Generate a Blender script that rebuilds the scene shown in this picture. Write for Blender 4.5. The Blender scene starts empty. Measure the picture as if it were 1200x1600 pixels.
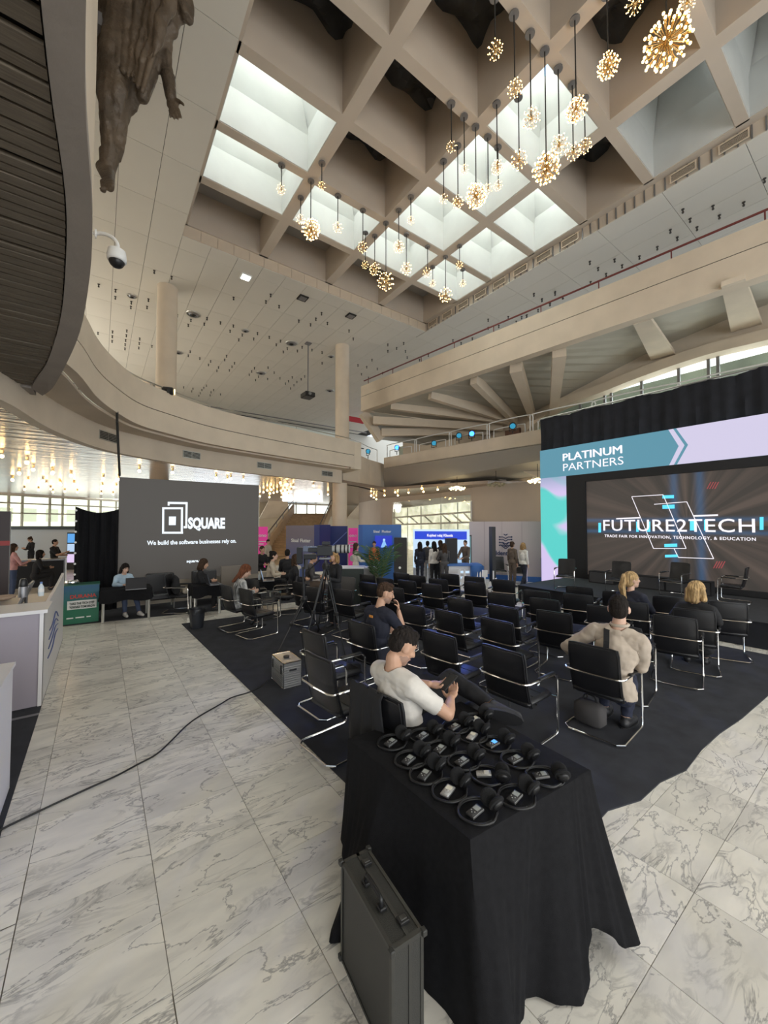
import bpy, bmesh, math, random
import numpy as np
from mathutils import Vector, Matrix, noise as mnoise
random.seed(7)
C = bpy.context.scene.collection
SC = bpy.context.scene
# ---------------------------------------------------------------- camera
H, FPX, PITCH, YAW = 2.35, 605.0, math.radians(1.8), math.radians(36.3)
Fv = Vector((math.sin(YAW)*math.cos(PITCH), math.cos(YAW)*math.cos(PITCH), math.sin(PITCH)))
Rv = Vector((math.cos(YAW), -math.sin(YAW), 0)); Uv = Rv.cross(Fv)
cd = bpy.data.cameras.new('camera'); cam = bpy.data.objects.new('camera', cd); C.objects.link(cam)
cd.sensor_fit = 'HORIZONTAL'; cd.sensor_width = 36; cd.lens = 36*FPX/1200; cd.clip_start = .05; cd.clip_end = 400
M4 = Matrix((Rv, Uv, -Fv)).transposed().to_4x4(); M4.translation = (0, 0, H); cam.matrix_world = M4
SC.camera = cam
# ---------------------------------------------------------------- world, exposure
SC.view_settings.view_transform = 'Standard'; SC.view_settings.look = 'None'
SC.view_settings.gamma = 1; SC.view_settings.use_curve_mapping = False
SC.view_settings.exposure = 0.12
W = bpy.data.worlds.new('sky'); SC.world = W; W.use_nodes = True
bgn = W.node_tree.nodes['Background']; bgn.inputs[1].default_value = 2.0
wt = W.node_tree.nodes; wl = W.node_tree.links
tc = wt.new('ShaderNodeTexCoord'); nz = wt.new('ShaderNodeTexNoise'); nz.inputs['Scale'].default_value = 2.5; nz.inputs['Detail'].default_value = 4
cr = wt.new('ShaderNodeValToRGB'); cr.color_ramp.elements[0].position = .42; cr.color_ramp.elements[0].color = (.55, .74, .95, 1)
cr.color_ramp.elements[1].position = .56; cr.color_ramp.elements[1].color = (1, .99, .96, 1)
wl.new(tc.outputs['Generated'], nz.inputs['Vector']); wl.new(nz.outputs[0], cr.inputs[0]); wl.new(cr.outputs[0], bgn.inputs[0])
# ---------------------------------------------------------------- daylight and fill area lights
def area(name, loc, sx, sy, power, col=(1, 1, 1), look=None, cam_vis=True):
    l = bpy.data.lights.new(name, 'AREA'); l.shape = 'RECTANGLE'; l.size = sx; l.size_y = sy; l.energy = power; l.color = col
    o = bpy.data.objects.new(name, l); C.objects.link(o); o.location = loc
    if look: o.rotation_euler = Vector(look).to_track_quat('-Z', 'Y').to_euler()
    return o
BX = [2.2, 4.88, 7.68, 10.42, 13.1]
BY = [14.4, 12.25, 10.3, 8.3, 6.35, 4.4, 2.3, .3, -1.7, -3.7]
BRIGHT = {(0, 1), (1, 1), (2, 1), (3, 1), (0, 2), (2, 2), (3, 2), (2, 3), (3, 3), (2, 4), (0, 7), (2, 7), (1, 6), (3, 7)}
HALF = {(3, 5), (3, 6)}
for (i, j) in sorted(BRIGHT | HALF):
    p = 115 if (i, j) in BRIGHT else 45
    area('skylight_daylight', ((BX[i]+BX[i+1])/2, (BY[j]+BY[j+1])/2, 15.25), 2.5, 1.7, p, (1, .99, .95), (0, 0, -1))
area('entrance_fill', (3, -9, 4.5), 16, 7, 900, (1, .95, .87), (0.1, 1, .25))  # general fill added behind the camera for a glass front out of view
area('left_fill', (-12, 14, 3.2), 10, 3.5, 380, (1, .95, .86), (1, 0, .1))  # added fill standing in for window light from the left
area('far_daylight', (4, 39.3, 3.0), 18, 1.6, 150, (1, .93, .78), (0, -1, 0.0))
area('stair_daylight', (16.6, 36.5, 4.3), 4, 1.2, 170, (1, .97, .9), (-.25, -1, -.45))
area('upper_fill', (-6, 26, 8.5), 10, 3, 620, (1, .96, .86), (.8, -.2, .35))  # fill added at upper gallery level, no window modelled there
area('clerestory_daylight', (20.3, 4, 8.0), 10, 1.6, 160, (.97, 1, .98), (-1, 0, 0))
# ================================================================= helpers
def ray(x, y): return Rv*((x-600)/FPX)+Uv*((800-y)/FPX)+Fv
O = Vector((0, 0, H))
def Z(x, y, z=0.0): r = ray(x, y); return O+r*((z-H)/r.z)
def X(x, y, c): r = ray(x, y); return O+r*(c/r.x)
def Y(x, y, c): r = ray(x, y); return O+r*(c/r.y)
def D(x, y, d): return O+ray(x, y)*d
def col4(c): return (c[0], c[1], c[2], 1)
MATS = {}
def mat(name, c, rough=.6, metal=0., emit=0., ec=None, spec=.5, noise=0., nscale=8., bump=0., bscale=60., trans=0., coat=0., stretch=None):
    if name in MATS: return MATS[name]
    m = bpy.data.materials.new(name); m.use_nodes = True; nt = m.node_tree; b = nt.nodes['Principled BSDF']
    b.inputs['Base Color'].default_value = col4(c); b.inputs['Roughness'].default_value = rough; b.inputs['Metallic'].default_value = metal
    b.inputs['Specular IOR Level'].default_value = spec
    if coat: b.inputs['Coat Weight'].default_value = coat
    if emit: b.inputs['Emission Color'].default_value = col4(ec or c); b.inputs['Emission Strength'].default_value = emit
    if trans: b.inputs['Transmission Weight'].default_value = trans
    if noise or bump:
        t = nt.nodes.new('ShaderNodeTexCoord'); mp = nt.nodes.new('ShaderNodeMapping'); nt.links.new(t.outputs['Object'], mp.inputs[0])
        if stretch: mp.inputs['Scale'].default_value = stretch
    if noise:
        n = nt.nodes.new('ShaderNodeTexNoise'); n.inputs['Scale'].default_value = nscale; n.inputs['Detail'].default_value = 6
        r = nt.nodes.new('ShaderNodeValToRGB'); r.color_ramp.elements[0].position = .3; r.color_ramp.elements[1].position = .7
        r.color_ramp.elements[0].color = col4([v*(1-noise) for v in c]); r.color_ramp.elements[1].color = col4([min(1, v*(1+noise)) for v in c])
        nt.links.new(mp.outputs[0], n.inputs[0]); nt.links.new(n.outputs[0], r.inputs[0]); nt.links.new(r.outputs[0], b.inputs['Base Color'])
        if emit: nt.links.new(r.outputs[0], b.inputs['Emission Color'])
    if bump:
        n = nt.nodes.new('ShaderNodeTexNoise'); n.inputs['Scale'].default_value = bscale; n.inputs['Detail'].default_value = 4
        k = nt.nodes.new('ShaderNodeBump'); k.inputs['Strength'].default_value = bump; k.inputs['Distance'].default_value = .02
        nt.links.new(mp.outputs[0], n.inputs[0]); nt.links.new(n.outputs[0], k.inputs['Height']); nt.links.new(k.outputs[0], b.inputs['Normal'])
    MATS[name] = m; return m
class MB:
    def __init__(s): s.v = []; s.f = []; s.m = []; s.ci = 0
    def mi(s, i): s.ci = i; return s
    def add(s, vs, fs):
        o = len(s.v); s.v += [tuple(v) for v in vs]; s.f += [tuple(o+i for i in f) for f in fs]; s.m += [s.ci]*len(fs); return s
    def box(s, a, b):
        x0, y0, z0 = a; x1, y1, z1 = b
        if x0 > x1: x0, x1 = x1, x0
        if y0 > y1: y0, y1 = y1, y0
        if z0 > z1: z0, z1 = z1, z0
        return s.add([(x0, y0, z0), (x1, y0, z0), (x1, y1, z0), (x0, y1, z0), (x0, y0, z1), (x1, y0, z1), (x1, y1, z1), (x0, y1, z1)],
                     [(0, 3, 2, 1), (4, 5, 6, 7), (0, 1, 5, 4), (1, 2, 6, 5), (2, 3, 7, 6), (3, 0, 4, 7)])
    def obox(s, o, ax, ay, az):
        o, ax, ay, az = map(Vector, (o, ax, ay, az)); P = [o, o+ax, o+ax+ay, o+ay]; P += [p+az for p in P]
        return s.add(P, [(0, 3, 2, 1), (4, 5, 6, 7), (0, 1, 5, 4), (1, 2, 6, 5), (2, 3, 7, 6), (3, 0, 4, 7)])
    def rbox(s, c, h, bev=.01, R=None, bulge=0.):
        # rounded slab: centre c, half sizes h, bevel
        hx, hy, hz = h; V = []; F = []
        rings = [(-hz, bev), (-hz+bev, 0), (hz-bev, 0), (hz, bev)]
        for (z, ins) in rings:
            ax, ay = hx-ins, hy-ins; k = bev*.7
            for (px, py) in ((-ax, -ay+k), (-ax+k, -ay), (ax-k, -ay), (ax, -ay+k), (ax, ay-k), (ax-k, ay), (-ax+k, ay), (-ax, ay-k)): V.append(Vector((px, py, z)))
        for r in range(3):
            for i in range(8): a = r*8+i; b = r*8+(i+1) % 8; F.append((a, b, b+8, a+8))
        F.append(tuple(range(7, -1, -1))); F.append(tuple(range(24, 32)))
        M = R if R is not None else Matrix.Identity(3); c = Vector(c)
        return s.add([M@v+c for v in V], F)
    def tube(s, pts, r, n=8, closed=False, caps=True):
        pts = [Vector(p) for p in pts]; N = len(pts); rr = r if hasattr(r, '__len__') else [r]*N; V = []; F = []; up = None
        for i, p in enumerate(pts):
            if closed: t = pts[(i+1) % N]-pts[i-1]
            else: t = pts[min(i+1, N-1)]-pts[max(i-1, 0)]
            if t.length < 1e-9: t = Vector((0, 0, 1))
            t.normalize()
            if up is None: up = Vector((0, 0, 1)) if abs(t.z) < .9 else Vector((1, 0, 0))
            b = t.cross(up)
            if b.length < 1e-6: b = t.cross(Vector((0, 1, 0)))
            b.normalize(); up = b.cross(t).normalized()
            for k in range(n):
                a = 2*math.pi*k/n; V.append(p+(b*math.cos(a)+up*math.sin(a))*rr[i])
        for i in range(N if closed else N-1):
            for k in range(n):
                a = i*n+k; b2 = i*n+(k+1) % n; j = ((i+1) % N)*n
                F.append((a, b2, j+(k+1) % n, j+k))
        if caps and not closed: F.append(tuple(range(n-1, -1, -1))); F.append(tuple((N-1)*n+k for k in range(n)))
        return s.add(V, F)
    def lathe(s, prof, n=20, c=(0, 0, 0), R=None):
        V = []; F = []; M = R if R is not None else Matrix.Identity(3); c = Vector(c)
        for (r, z) in prof:
            for k in range(n): a = 2*math.pi*k/n; V.append(M@Vector((r*math.cos(a), r*math.sin(a), z))+c)
        for i in range(len(prof)-1):
            for k in range(n): F.append((i*n+k, i*n+(k+1) % n, (i+1)*n+(k+1) % n, (i+1)*n+k))
        F.append(tuple(range(n-1, -1, -1))); F.append(tuple((len(prof)-1)*n+k for k in range(n)))
        return s.add(V, F)
    def sph(s, c, r, n=8, m=6, sc=(1, 1, 1), R=None):
        V = []; F = []; c = Vector(c); M = R if R is not None else Matrix.Identity(3)
        for i in range(m+1):
            th = math.pi*i/m
            for k in range(n):
                a = 2*math.pi*k/n; V.append(c+M@Vector((r*sc[0]*math.sin(th)*math.cos(a), r*sc[1]*math.sin(th)*math.sin(a), r*sc[2]*math.cos(th))))
        for i in range(m):
            for k in range(n): F.append((i*n+k, (i+1)*n+k, (i+1)*n+(k+1) % n, i*n+(k+1) % n))
        return s.add(V, F)
    def ext(s, poly, z0, z1):   # vertical extrusion of plan polygon (ccw)
        n = len(poly); V = [(p[0], p[1], z0) for p in poly]+[(p[0], p[1], z1) for p in poly]
        return s.add(V, [tuple(range(n-1, -1, -1)), tuple(range(n, 2*n))]+[(i, (i+1) % n, (i+1) % n+n, i+n) for i in range(n)])
    def slab(s, P, off):        # polygon in space with thickness vector
        P = [Vector(p) for p in P]; off = Vector(off); n = len(P)
        return s.add(P+[p+off for p in P], [tuple(range(n)), tuple(range(2*n-1, n-1, -1))]+[((i+1) % n, i, i+n, (i+1) % n+n) for i in range(n)])
    def wall(s, path, z0, z1, t):   # ribbon wall along plan path, thickness t to the left of travel; z0,z1 may be lists
        n = len(path); Pv = [Vector((p[0], p[1], 0)) for p in path]; A = []
        z0 = z0 if hasattr(z0, '__len__') else [z0]*n; z1 = z1 if hasattr(z1, '__len__') else [z1]*n
        for i in range(n):
            d = Pv[min(i+1, n-1)]-Pv[max(i-1, 0)]; nn = Vector((-d.y, d.x, 0)).normalized()*t
            A += [(Pv[i].x, Pv[i].y, z0[i]), (Pv[i].x, Pv[i].y, z1[i]), (Pv[i].x+nn.x, Pv[i].y+nn.y, z1[i]), (Pv[i].x+nn.x, Pv[i].y+nn.y, z0[i])]
        F = []
        for i in range(n-1):
            for k in range(4): F.append((4*i+k, 4*i+(k+1) % 4, 4*i+4+(k+1) % 4, 4*i+4+k))
        F += [(0, 3, 2, 1), (4*n-4, 4*n-3, 4*n-2, 4*n-1)]
        return s.add(A, F)
    def mesh(s, name):
        me = bpy.data.meshes.new(name); me.from_pydata(s.v, [], s.f); me.update()
        bm = bmesh.new(); bm.from_mesh(me); bmesh.ops.recalc_face_normals(bm, faces=bm.faces); bm.to_mesh(me); bm.free()
        return me
    def build(s, name, mats, parent=None, smooth=False, world=False):
        me = s.mesh(name); mats = mats if isinstance(mats, (list, tuple)) else [mats]
        for m in mats: me.materials.append(m)
        if len(mats) > 1: me.polygons.foreach_set('material_index', s.m)
        if smooth: me.shade_smooth(); me.set_sharp_from_angle(angle=math.radians(smooth if smooth > 1 else 40))
        return link(name, me, parent, world)
def link(name, me, parent=None, world=False):
    o = bpy.data.objects.new(name, me); C.objects.link(o)
    if parent is not None:
        o.parent = parent
        if world: o.matrix_parent_inverse = parent.matrix_basis.inverted()
    return o
def tag(o, label, cat, group=None, kind=None):
    if label: o['label'] = label
    if cat: o['category'] = cat
    if group: o['group'] = group
    if kind: o['kind'] = kind
    return o
def thing(name, label, cat, loc=(0, 0, 0), rz=0., group=None, scale=1.):
    o = bpy.data.objects.new(name, None); C.objects.link(o); o.empty_display_size = .1
    o.matrix_basis = Matrix.LocRotScale(Vector(loc), Matrix.Rotation(rz, 3, 'Z').to_quaternion(), Vector((scale,)*3))
    return tag(o, label, cat, group)
def struct(o): o['kind'] = 'structure'; return o
def stuff(o): o['kind'] = 'stuff'; return o
def dup(root, loc=None, rz=None, label=None, group=None, scale=None):
    r = root.copy(); C.objects.link(r)
    if loc is not None: r.location = loc
    if rz is not None: r.rotation_euler = (0, 0, rz)
    if scale is not None: r.scale = (scale,)*3
    if label: r['label'] = label
    if group: r['group'] = group
    for ch in list(root.children):
        c = ch.copy(); C.objects.link(c); c.parent = r
        for g in list(ch.children): d = g.copy(); C.objects.link(d); d.parent = c
    return r
def piece(me, name, parent, loc=(0, 0, 0)):
    o = bpy.data.objects.new(name, me); C.objects.link(o); o.parent = parent; o.location = loc; return o
def text(name, body, org, ax, ay, h, m, parent, width=None, bold=0., depth=.004, spacing=1., align='LEFT'):
    cu = bpy.data.curves.new(name, 'FONT'); cu.body = body; cu.size = 1; cu.offset = bold; cu.extrude = .004; cu.resolution_u = 3; cu.space_character = spacing
    to = bpy.data.objects.new(name, cu); C.objects.link(to); bpy.context.view_layer.update()
    me = bpy.data.meshes.new_from_object(to.evaluated_get(bpy.context.evaluated_depsgraph_get())); bpy.data.objects.remove(to)
    xs = [v.co.x for v in me.vertices]; ys = [v.co.y for v in me.vertices]; x0, x1, y1 = min(xs), max(xs), max(ys)
    sy = h/.73; sx = (width/(x1-x0)) if width else sy
    ax, ay = Vector(ax).normalized(), Vector(ay).normalized(); nn = ax.cross(ay); org = Vector(org)
    if align == 'CENTER': org = org-ax*((x1-x0)*sx/2)
    for v in me.vertices: v.co = org+ax*((v.co.x-x0)*sx)+ay*(v.co.y*sy)+nn*(v.co.z+.004)*(depth/.004)
    me.materials.append(m); return link(name, me, parent, True)
def catmull(P, n=6, closed=False):
    P = [Vector(p) for p in P]; N = len(P); out = []
    for i in range(N if closed else N-1):
        if closed: a, b, c, d = P[i-1], P[i], P[(i+1) % N], P[(i+2) % N]
        else: a, b, c, d = P[max(i-1, 0)], P[i], P[i+1], P[min(i+2, N-1)]
        for k in range(n):
            t = k/n; out.append(.5*((2*b)+(c-a)*t+(2*a-5*b+4*c-d)*t*t+(3*b-a-3*c+d)*t**3))
    if not closed: out.append(P[-1])
    return out
ORD = ['first', 'second', 'third', 'fourth', 'fifth', 'sixth', 'seventh', 'eighth', 'ninth', 'tenth', 'eleventh', 'twelfth']
# ================================================================= materials
def marble():
    m = bpy.data.materials.new('marble'); m.use_nodes = True; nt = m.node_tree; N = nt.nodes; L = nt.links; b = N['Principled BSDF']
    t = N.new('ShaderNodeTexCoord'); oi = N.new('ShaderNodeObjectInfo'); g = N.new('ShaderNodeNewGeometry')
    wn = N.new('ShaderNodeTexWhiteNoise'); wn.noise_dimensions = '1D'; L.new(oi.outputs['Random'], wn.inputs['W'])
    sc = N.new('ShaderNodeVectorMath'); sc.operation = 'MULTIPLY_ADD'; sc.inputs[1].default_value = (9, 9, 9)
    L.new(wn.outputs['Color'], sc.inputs[0]); L.new(g.outputs['Position'], sc.inputs[2])
    mp = N.new('ShaderNodeMapping'); mp.inputs['Rotation'].default_value = (0, 0, .6); mp.inputs['Scale'].default_value = (1.0, 2.6, 1)
    L.new(sc.outputs[0], mp.inputs[0])
    def vein(scale, width, dist):
        n = N.new('ShaderNodeTexNoise'); n.inputs['Scale'].default_value = scale; n.inputs['Detail'].default_value = 7; n.inputs['Roughness'].default_value = .58; n.inputs['Distortion'].default_value = dist
        L.new(mp.outputs[0], n.inputs[0])
        s = N.new('ShaderNodeMath'); s.operation = 'SUBTRACT'; s.inputs[1].default_value = .5; L.new(n.outputs[0], s.inputs[0])
        a = N.new('ShaderNodeMath'); a.operation = 'ABSOLUTE'; L.new(s.outputs[0], a.inputs[0])
        r = N.new('ShaderNodeMapRange'); r.inputs['From Min'].default_value = 0; r.inputs['From Max'].default_value = width; r.inputs['To Min'].default_value = 1; r.inputs['To Max'].default_value = 0
        L.new(a.outputs[0], r.inputs[0]); return r
    v1 = vein(1.0, .013, 1.0); v2 = vein(2.6, .060, 1.2)
    cl = N.new('ShaderNodeTexNoise'); cl.inputs['Scale'].default_value = 1.3; cl.inputs['Detail'].default_value = 3; L.new(mp.outputs[0], cl.inputs[0])
    mk = N.new('ShaderNodeMapRange'); mk.inputs['From Min'].default_value = .48; mk.inputs['From Max'].default_value = .74; L.new(cl.outputs[0], mk.inputs[0])
    m2 = N.new('ShaderNodeMath'); m2.operation = 'MULTIPLY'; L.new(v2.outputs[0], m2.inputs[0]); L.new(mk.outputs[0], m2.inputs[1])
    mx = N.new('ShaderNodeMath'); mx.operation = 'MAXIMUM'; L.new(v1.outputs[0], mx.inputs[0]); L.new(m2.outputs[0], mx.inputs[1])
    h = N.new('ShaderNodeTexNoise'); h.inputs['Scale'].default_value = 2.2; h.inputs['Detail'].default_value = 5; L.new(mp.outputs[0], h.inputs[0])
    base = N.new('ShaderNodeValToRGB'); base.color_ramp.elements[0].position = .3; base.color_ramp.elements[0].color = (.72, .69, .63, 1)
    base.color_ramp.elements[1].position = .62; base.color_ramp.elements[1].color = (.88, .84, .755, 1); L.new(h.outputs[0], base.inputs[0])
    mu = N.new('ShaderNodeMath'); mu.operation = 'MULTIPLY'; mu.inputs[1].default_value = .66; L.new(mx.outputs[0], mu.inputs[0])
    mix = N.new('ShaderNodeMix'); mix.data_type = 'RGBA'; L.new(mu.outputs[0], mix.inputs[0]); L.new(base.outputs[0], mix.inputs[6]); mix.inputs[7].default_value = (.16, .155, .155, 1)
    tint = N.new('ShaderNodeMapRange'); tint.inputs['To Min'].default_value = .88; tint.inputs['To Max'].default_value = 1.04; L.new(oi.outputs['Random'], tint.inputs[0])
    tm = N.new('ShaderNodeVectorMath'); tm.operation = 'SCALE'; L.new(mix.outputs[2], tm.inputs[0]); L.new(tint.outputs[0], tm.inputs['Scale'])
    L.new(tm.outputs[0], b.inputs['Base Color']); b.inputs['Roughness'].default_value = .24; b.inputs['Specular IOR Level'].default_value = .4
    return m
M_marble = marble()
M_joint = mat('joint_grout', (.42, .38, .33), .9)
M_conc = mat('painted_concrete', (.68, .575, .45), .75, noise=.06, nscale=1.2, bump=.15, bscale=30)
M_ceil = mat('ceiling_paint', (.70, .675, .61), .55, noise=.03, nscale=.7)
M_coff = mat('coffer_paint', (.58, .505, .42), .8, noise=.04, nscale=1.0)
M_white = mat('white_paint', (.8, .8, .78), .5)
M_wellw = mat('skylight_well_paint', (.62, .625, .60), .7, noise=.03, nscale=2)
M_carpet = mat('charcoal_carpet', (.034, .036, .045), .95, noise=.25, nscale=4, bump=.5, bscale=500)
M_leather = mat('black_leather', (.012, .012, .014), .36, spec=.5, bump=.12, bscale=160)
M_chrome = mat('chrome', (.78, .77, .75), .14, 1)
M_blackplas = mat('black_plastic', (.012, .012, .013), .38)
M_cloth = mat('black_cloth', (.0105, .0105, .012), .92, spec=.2, noise=.2, nscale=30, bump=.3, bscale=300)
M_drape = mat('black_drape', (.016, .017, .022), .85, spec=.3, noise=.2, nscale=4)
M_redrail = mat('dark_red_rail', (.16, .03, .025), .5)
M_steel = mat('steel_rail', (.55, .54, .50), .35, .8)
M_glass = mat('glass', (.9, .95, .95), .05, trans=1.)
M_dark = mat('dark_gap', (.03, .028, .025), .9)
M_brass = mat('brass', (.62, .44, .2), .25, 1)
M_bulb = mat('lit_bulb', (1, .72, .35), .4, emit=10, ec=(1, .62, .24))
M_bulbw = mat('lit_ceiling_bulb', (1, .8, .5), .4, emit=30, ec=(1, .64, .26))
M_wood = mat('dark_wood_slat', (.15, .12, .085), .6, noise=.25, nscale=6, stretch=(1, 14, 1))
M_grey = mat('grey_metal', (.25, .25, .26), .4, .6)
M_alu = mat('aluminium', (.6, .6, .6), .35, .9)
M_skin = mat('skin', (.56, .33, .22), .5, noise=.06, nscale=20)
M_skin2 = mat('skin_fair', (.66, .42, .31), .5, noise=.06, nscale=20)
def thin_glass():
    m = bpy.data.materials.new('window_glass'); m.use_nodes = True; nt = m.node_tree; nt.nodes.clear()
    o = nt.nodes.new('ShaderNodeOutputMaterial'); t = nt.nodes.new('ShaderNodeBsdfTransparent'); g = nt.nodes.new('ShaderNodeBsdfGlossy'); x = nt.nodes.new('ShaderNodeMixShader')
    t.inputs[0].default_value = (.93, .96, .95, 1); g.inputs['Roughness'].default_value = .03; x.inputs[0].default_value = .07
    nt.links.new(t.outputs[0], x.inputs[1]); nt.links.new(g.outputs[0], x.inputs[2]); nt.links.new(x.outputs[0], o.inputs[0]); return m
M_win = thin_glass()
def gloss_ceiling():
    m = bpy.data.materials.new('glossy_wavy_ceiling'); m.use_nodes = True; nt = m.node_tree; b = nt.nodes['Principled BSDF']
    b.inputs['Base Color'].default_value = (.40, .32, .26, 1); b.inputs['Roughness'].default_value = .24; b.inputs['Metallic'].default_value = .45
    t = nt.nodes.new('ShaderNodeTexCoord'); mp = nt.nodes.new('ShaderNodeMapping'); mp.inputs['Scale'].default_value = (.6, 2.2, 1); n = nt.nodes.new('ShaderNodeTexNoise'); n.inputs['Scale'].default_value = 1.6; n.inputs['Detail'].default_value = 3
    k = nt.nodes.new('ShaderNodeBump'); k.inputs['Strength'].default_value = .5; k.inputs['Distance'].default_value = .06
    nt.links.new(t.outputs['Object'], mp.inputs[0]); nt.links.new(mp.outputs[0], n.inputs[0]); nt.links.new(n.outputs[0], k.inputs['Height']); nt.links.new(k.outputs[0], b.inputs['Normal']); return m
M_low = gloss_ceiling()
# ================================================================= FLOOR
floor = struct(MB().box((-18, -9, -.3), (32, 42, -.012)).build('floor', M_joint))
TX, TY = .69, .46
tile = MB().add([(.001, .001, -.012), (TX-.001, .001, -.012), (TX-.001, TY-.001, -.012), (.001, TY-.001, -.012), (.0022, .0022, 0), (TX-.0022, .0022, 0), (TX-.0022, TY-.0022, 0), (.0022, TY-.0022, 0)],
                [(4, 5, 6, 7), (0, 1, 5, 4), (1, 2, 6, 5), (2, 3, 7, 6), (3, 0, 4, 7)]).mesh('floor_tile'); tile.materials.append(M_marble)
def ppx(x, y, z):
    d = Vector((x, y, z))-O; c = d.dot(Fv)
    if c < .1: return None
    return (600+FPX*d.dot(Rv)/c, 800-FPX*d.dot(Uv)/c, c)
cand = []; rest = MB()
for i in range(-20, 44):
    for j in range(-16, 90):
        x, y = -.35+i*TX, -.04+j*TY
        q = ppx(x+TX/2, y+TY/2, 0)
        vis = q and -60 < q[0] < 1260 and q[1] < 1700
        on = (1.95 < x and 1.7 < y+.1 and y+TY < 10.0 and x+TX < 9.7) or (x+TX < -.6 and y < 10.2)
        if vis and not on: cand.append((q[2], x, y))
        elif q and not on and q[2] < 45 and -600 < q[0] < 1800: rest.add([(x+.004, y+.004, -.001), (x+TX-.004, y+.004, -.001), (x+TX-.004, y+TY-.004, -.001), (x+.004, y+TY-.004, -.001)], [(0, 1, 2, 3)])
cand.sort()
for k, (d, x, y) in enumerate(cand):
    if k < 300: piece(tile, 'floor_tile', floor, (x, y, 0))
    else: rest.add([(x+.004, y+.004, -.001), (x+TX-.004, y+.004, -.001), (x+TX-.004, y+TY-.004, -.001), (x+.004, y+TY-.004, -.001)], [(0, 1, 2, 3)])
stuff(rest.build('distant_floor_tiles', M_marble, floor))
# carpet of the audience area: left edge straight, right edge ragged
edge = [(1.86, 2.6), (1.84, 1.9), (2.6, 1.60), (3.15, 1.52), (3.4, 1.53), (3.75, 1.42), (4.15, 1.41), (4.55, 1.33), (5.1, 1.35), (5.65, 1.33), (6.3, 1.27), (7.4, 1.22), (8.4, 1.1), (9.55, 1.0), (9.7, 1.5), (9.66, 6.6), (9.3, 10.05), (4.7, 10.1), (1.6, 10.22)]
tag(MB().ext(edge, .0, .012).build('carpet', M_carpet), 'large charcoal carpet laid under the rows of chairs, with a ragged right edge', 'carpet')
tag(MB().ext([(-7, -3), (-.3, -3), (-.56, 4.2), (-.56, 10.3), (-7, 10.6)], .0, .010).build('carpet', M_carpet), 'charcoal carpet under the white counters at the left edge', 'carpet')
tag(MB().ext([(-4, 11.75), (.2, 11.55), (3.3, 11.15), (7.2, 10.95), (7.2, 16.5), (-4, 16.5)], .0, .010).build('carpet', M_carpet), 'dark carpet under the laptop tables in front of the far screen', 'carpet')
tag(MB().box((-.95, 6.40, .01), (-.56, 6.46, .014)).build('floor_tape', M_grey), 'grey strip of tape on the left carpet in front of the counter', 'tape')
# ================================================================= CEILING
ZC = 12.2
cb = MB()
def cslab(x0, x1, y0, y1): cb.box((x0, y0, ZC+.03), (x1, y1, ZC+.25))
XR = 24
cslab(-14, 1.97, -9, 36); cslab(1.97, 13.43, 14.63, 36); cslab(13.43, XR, -9, 36)
ceiling = struct(cb.build('ceiling', M_dark))
pw, pl = .93, 1.85
pan = MB().box((.006, .006, 0), (pw-.006, pl-.006, .03)).mesh('ceiling_panel'); pan.materials.append(M_ceil)
cand = []; rest = MB()
for i in range(-17, 22):
    for j in range(-6, 25):
        x, y = 2.1+i*pw, -9.0+.19+j*pl+7.4
        if y+pl > 36: continue
        if x > 1.9 and x+pw < 13.4 and y+pl < 14.4 : continue
        if x+pw > XR: continue
        inx = x > 1.9 and x+pw < 13.5
        if inx and y < 14.5 and y+pl > 14.5: rest.box((x+.006, 14.5, ZC), (x+pw-.006, y+pl-.006, ZC+.03)); continue
        if x < 13.3 < x+pw and y < 14.5: rest.box((13.3, y+.006, ZC), (x+pw-.006, y+pl-.006, ZC+.03)); continue
        q = ppx(x+pw/2, y+pl/2, ZC)
        if q and -40 < q[0] < 1240 and -80 < q[1]: cand.append((q[2], x, y))
        else: rest.box((x+.006, y+.006, ZC), (x+pw-.006, y+pl-.006, ZC+.03))
cand.sort()
for k, (d, x, y) in enumerate(cand):
    if k < 298: piece(pan, 'ceiling_panel', ceiling, (x, y, ZC))
    else: rest.box((x+.006, y+.006, ZC), (x+pw-.006, y+pl-.006, ZC+.03))
stuff(rest.build('outer_ceiling_panels', M_ceil, ceiling))
# recess band with its own panels
bp = MB()
bp.box((2.1, 14.5, ZC+.031), (13.3, 14.62, 12.62)).box((1.98, -9, ZC+.031), (2.1, 14.62, 12.62)).box((13.3, -9, ZC+.031), (13.42, 14.62, 12.62))
recess = struct(bp.build('trim_1', M_coff))
bpm = MB().box((.006, 0, 0), (.55, .03, .38)).mesh('band_panel'); bpm.materials.append(M_conc)
for k in range(20): piece(bpm, 'band_panel', recess, (2.12+k*.558, 14.47, ZC+.02))
# right band: upright fins and air grilles
fin = MB().box((-.03, 0, 0), (0, .035, .36)).mesh('fin'); fin.materials.append(M_grey)
for k in range(60): piece(fin, 'fin', recess, (13.30, 14.3-k*.27, ZC+.02))
gr = MB().box((-.05, 0, 0), (-.02, .62, .03)).box((-.05, 0, .22), (-.02, .62, .25)).box((-.05, 0, .03), (-.02, .03, .22)).box((-.05, .59, .03), (-.02, .62, .22)).mi(1).box((-.03, .03, .03), (-.015, .59, .22))
for q in range(5): gr.mi(0).box((-.045, .03, .055+q*.032), (-.03, .59, .062+q*.032))
grm = gr.mesh('air_grille'); grm.materials.append(M_conc); grm.materials.append(M_dark); grm.polygons.foreach_set('material_index', gr.m)
for yv in (13.6, 12.6, 11.6, 10.6, 9.6, 8.6, 7.6, 6.6, 3.3, 2.2, 1.1): piece(grm, 'air_grille', recess, (13.27, yv, ZC+.07))
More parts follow.
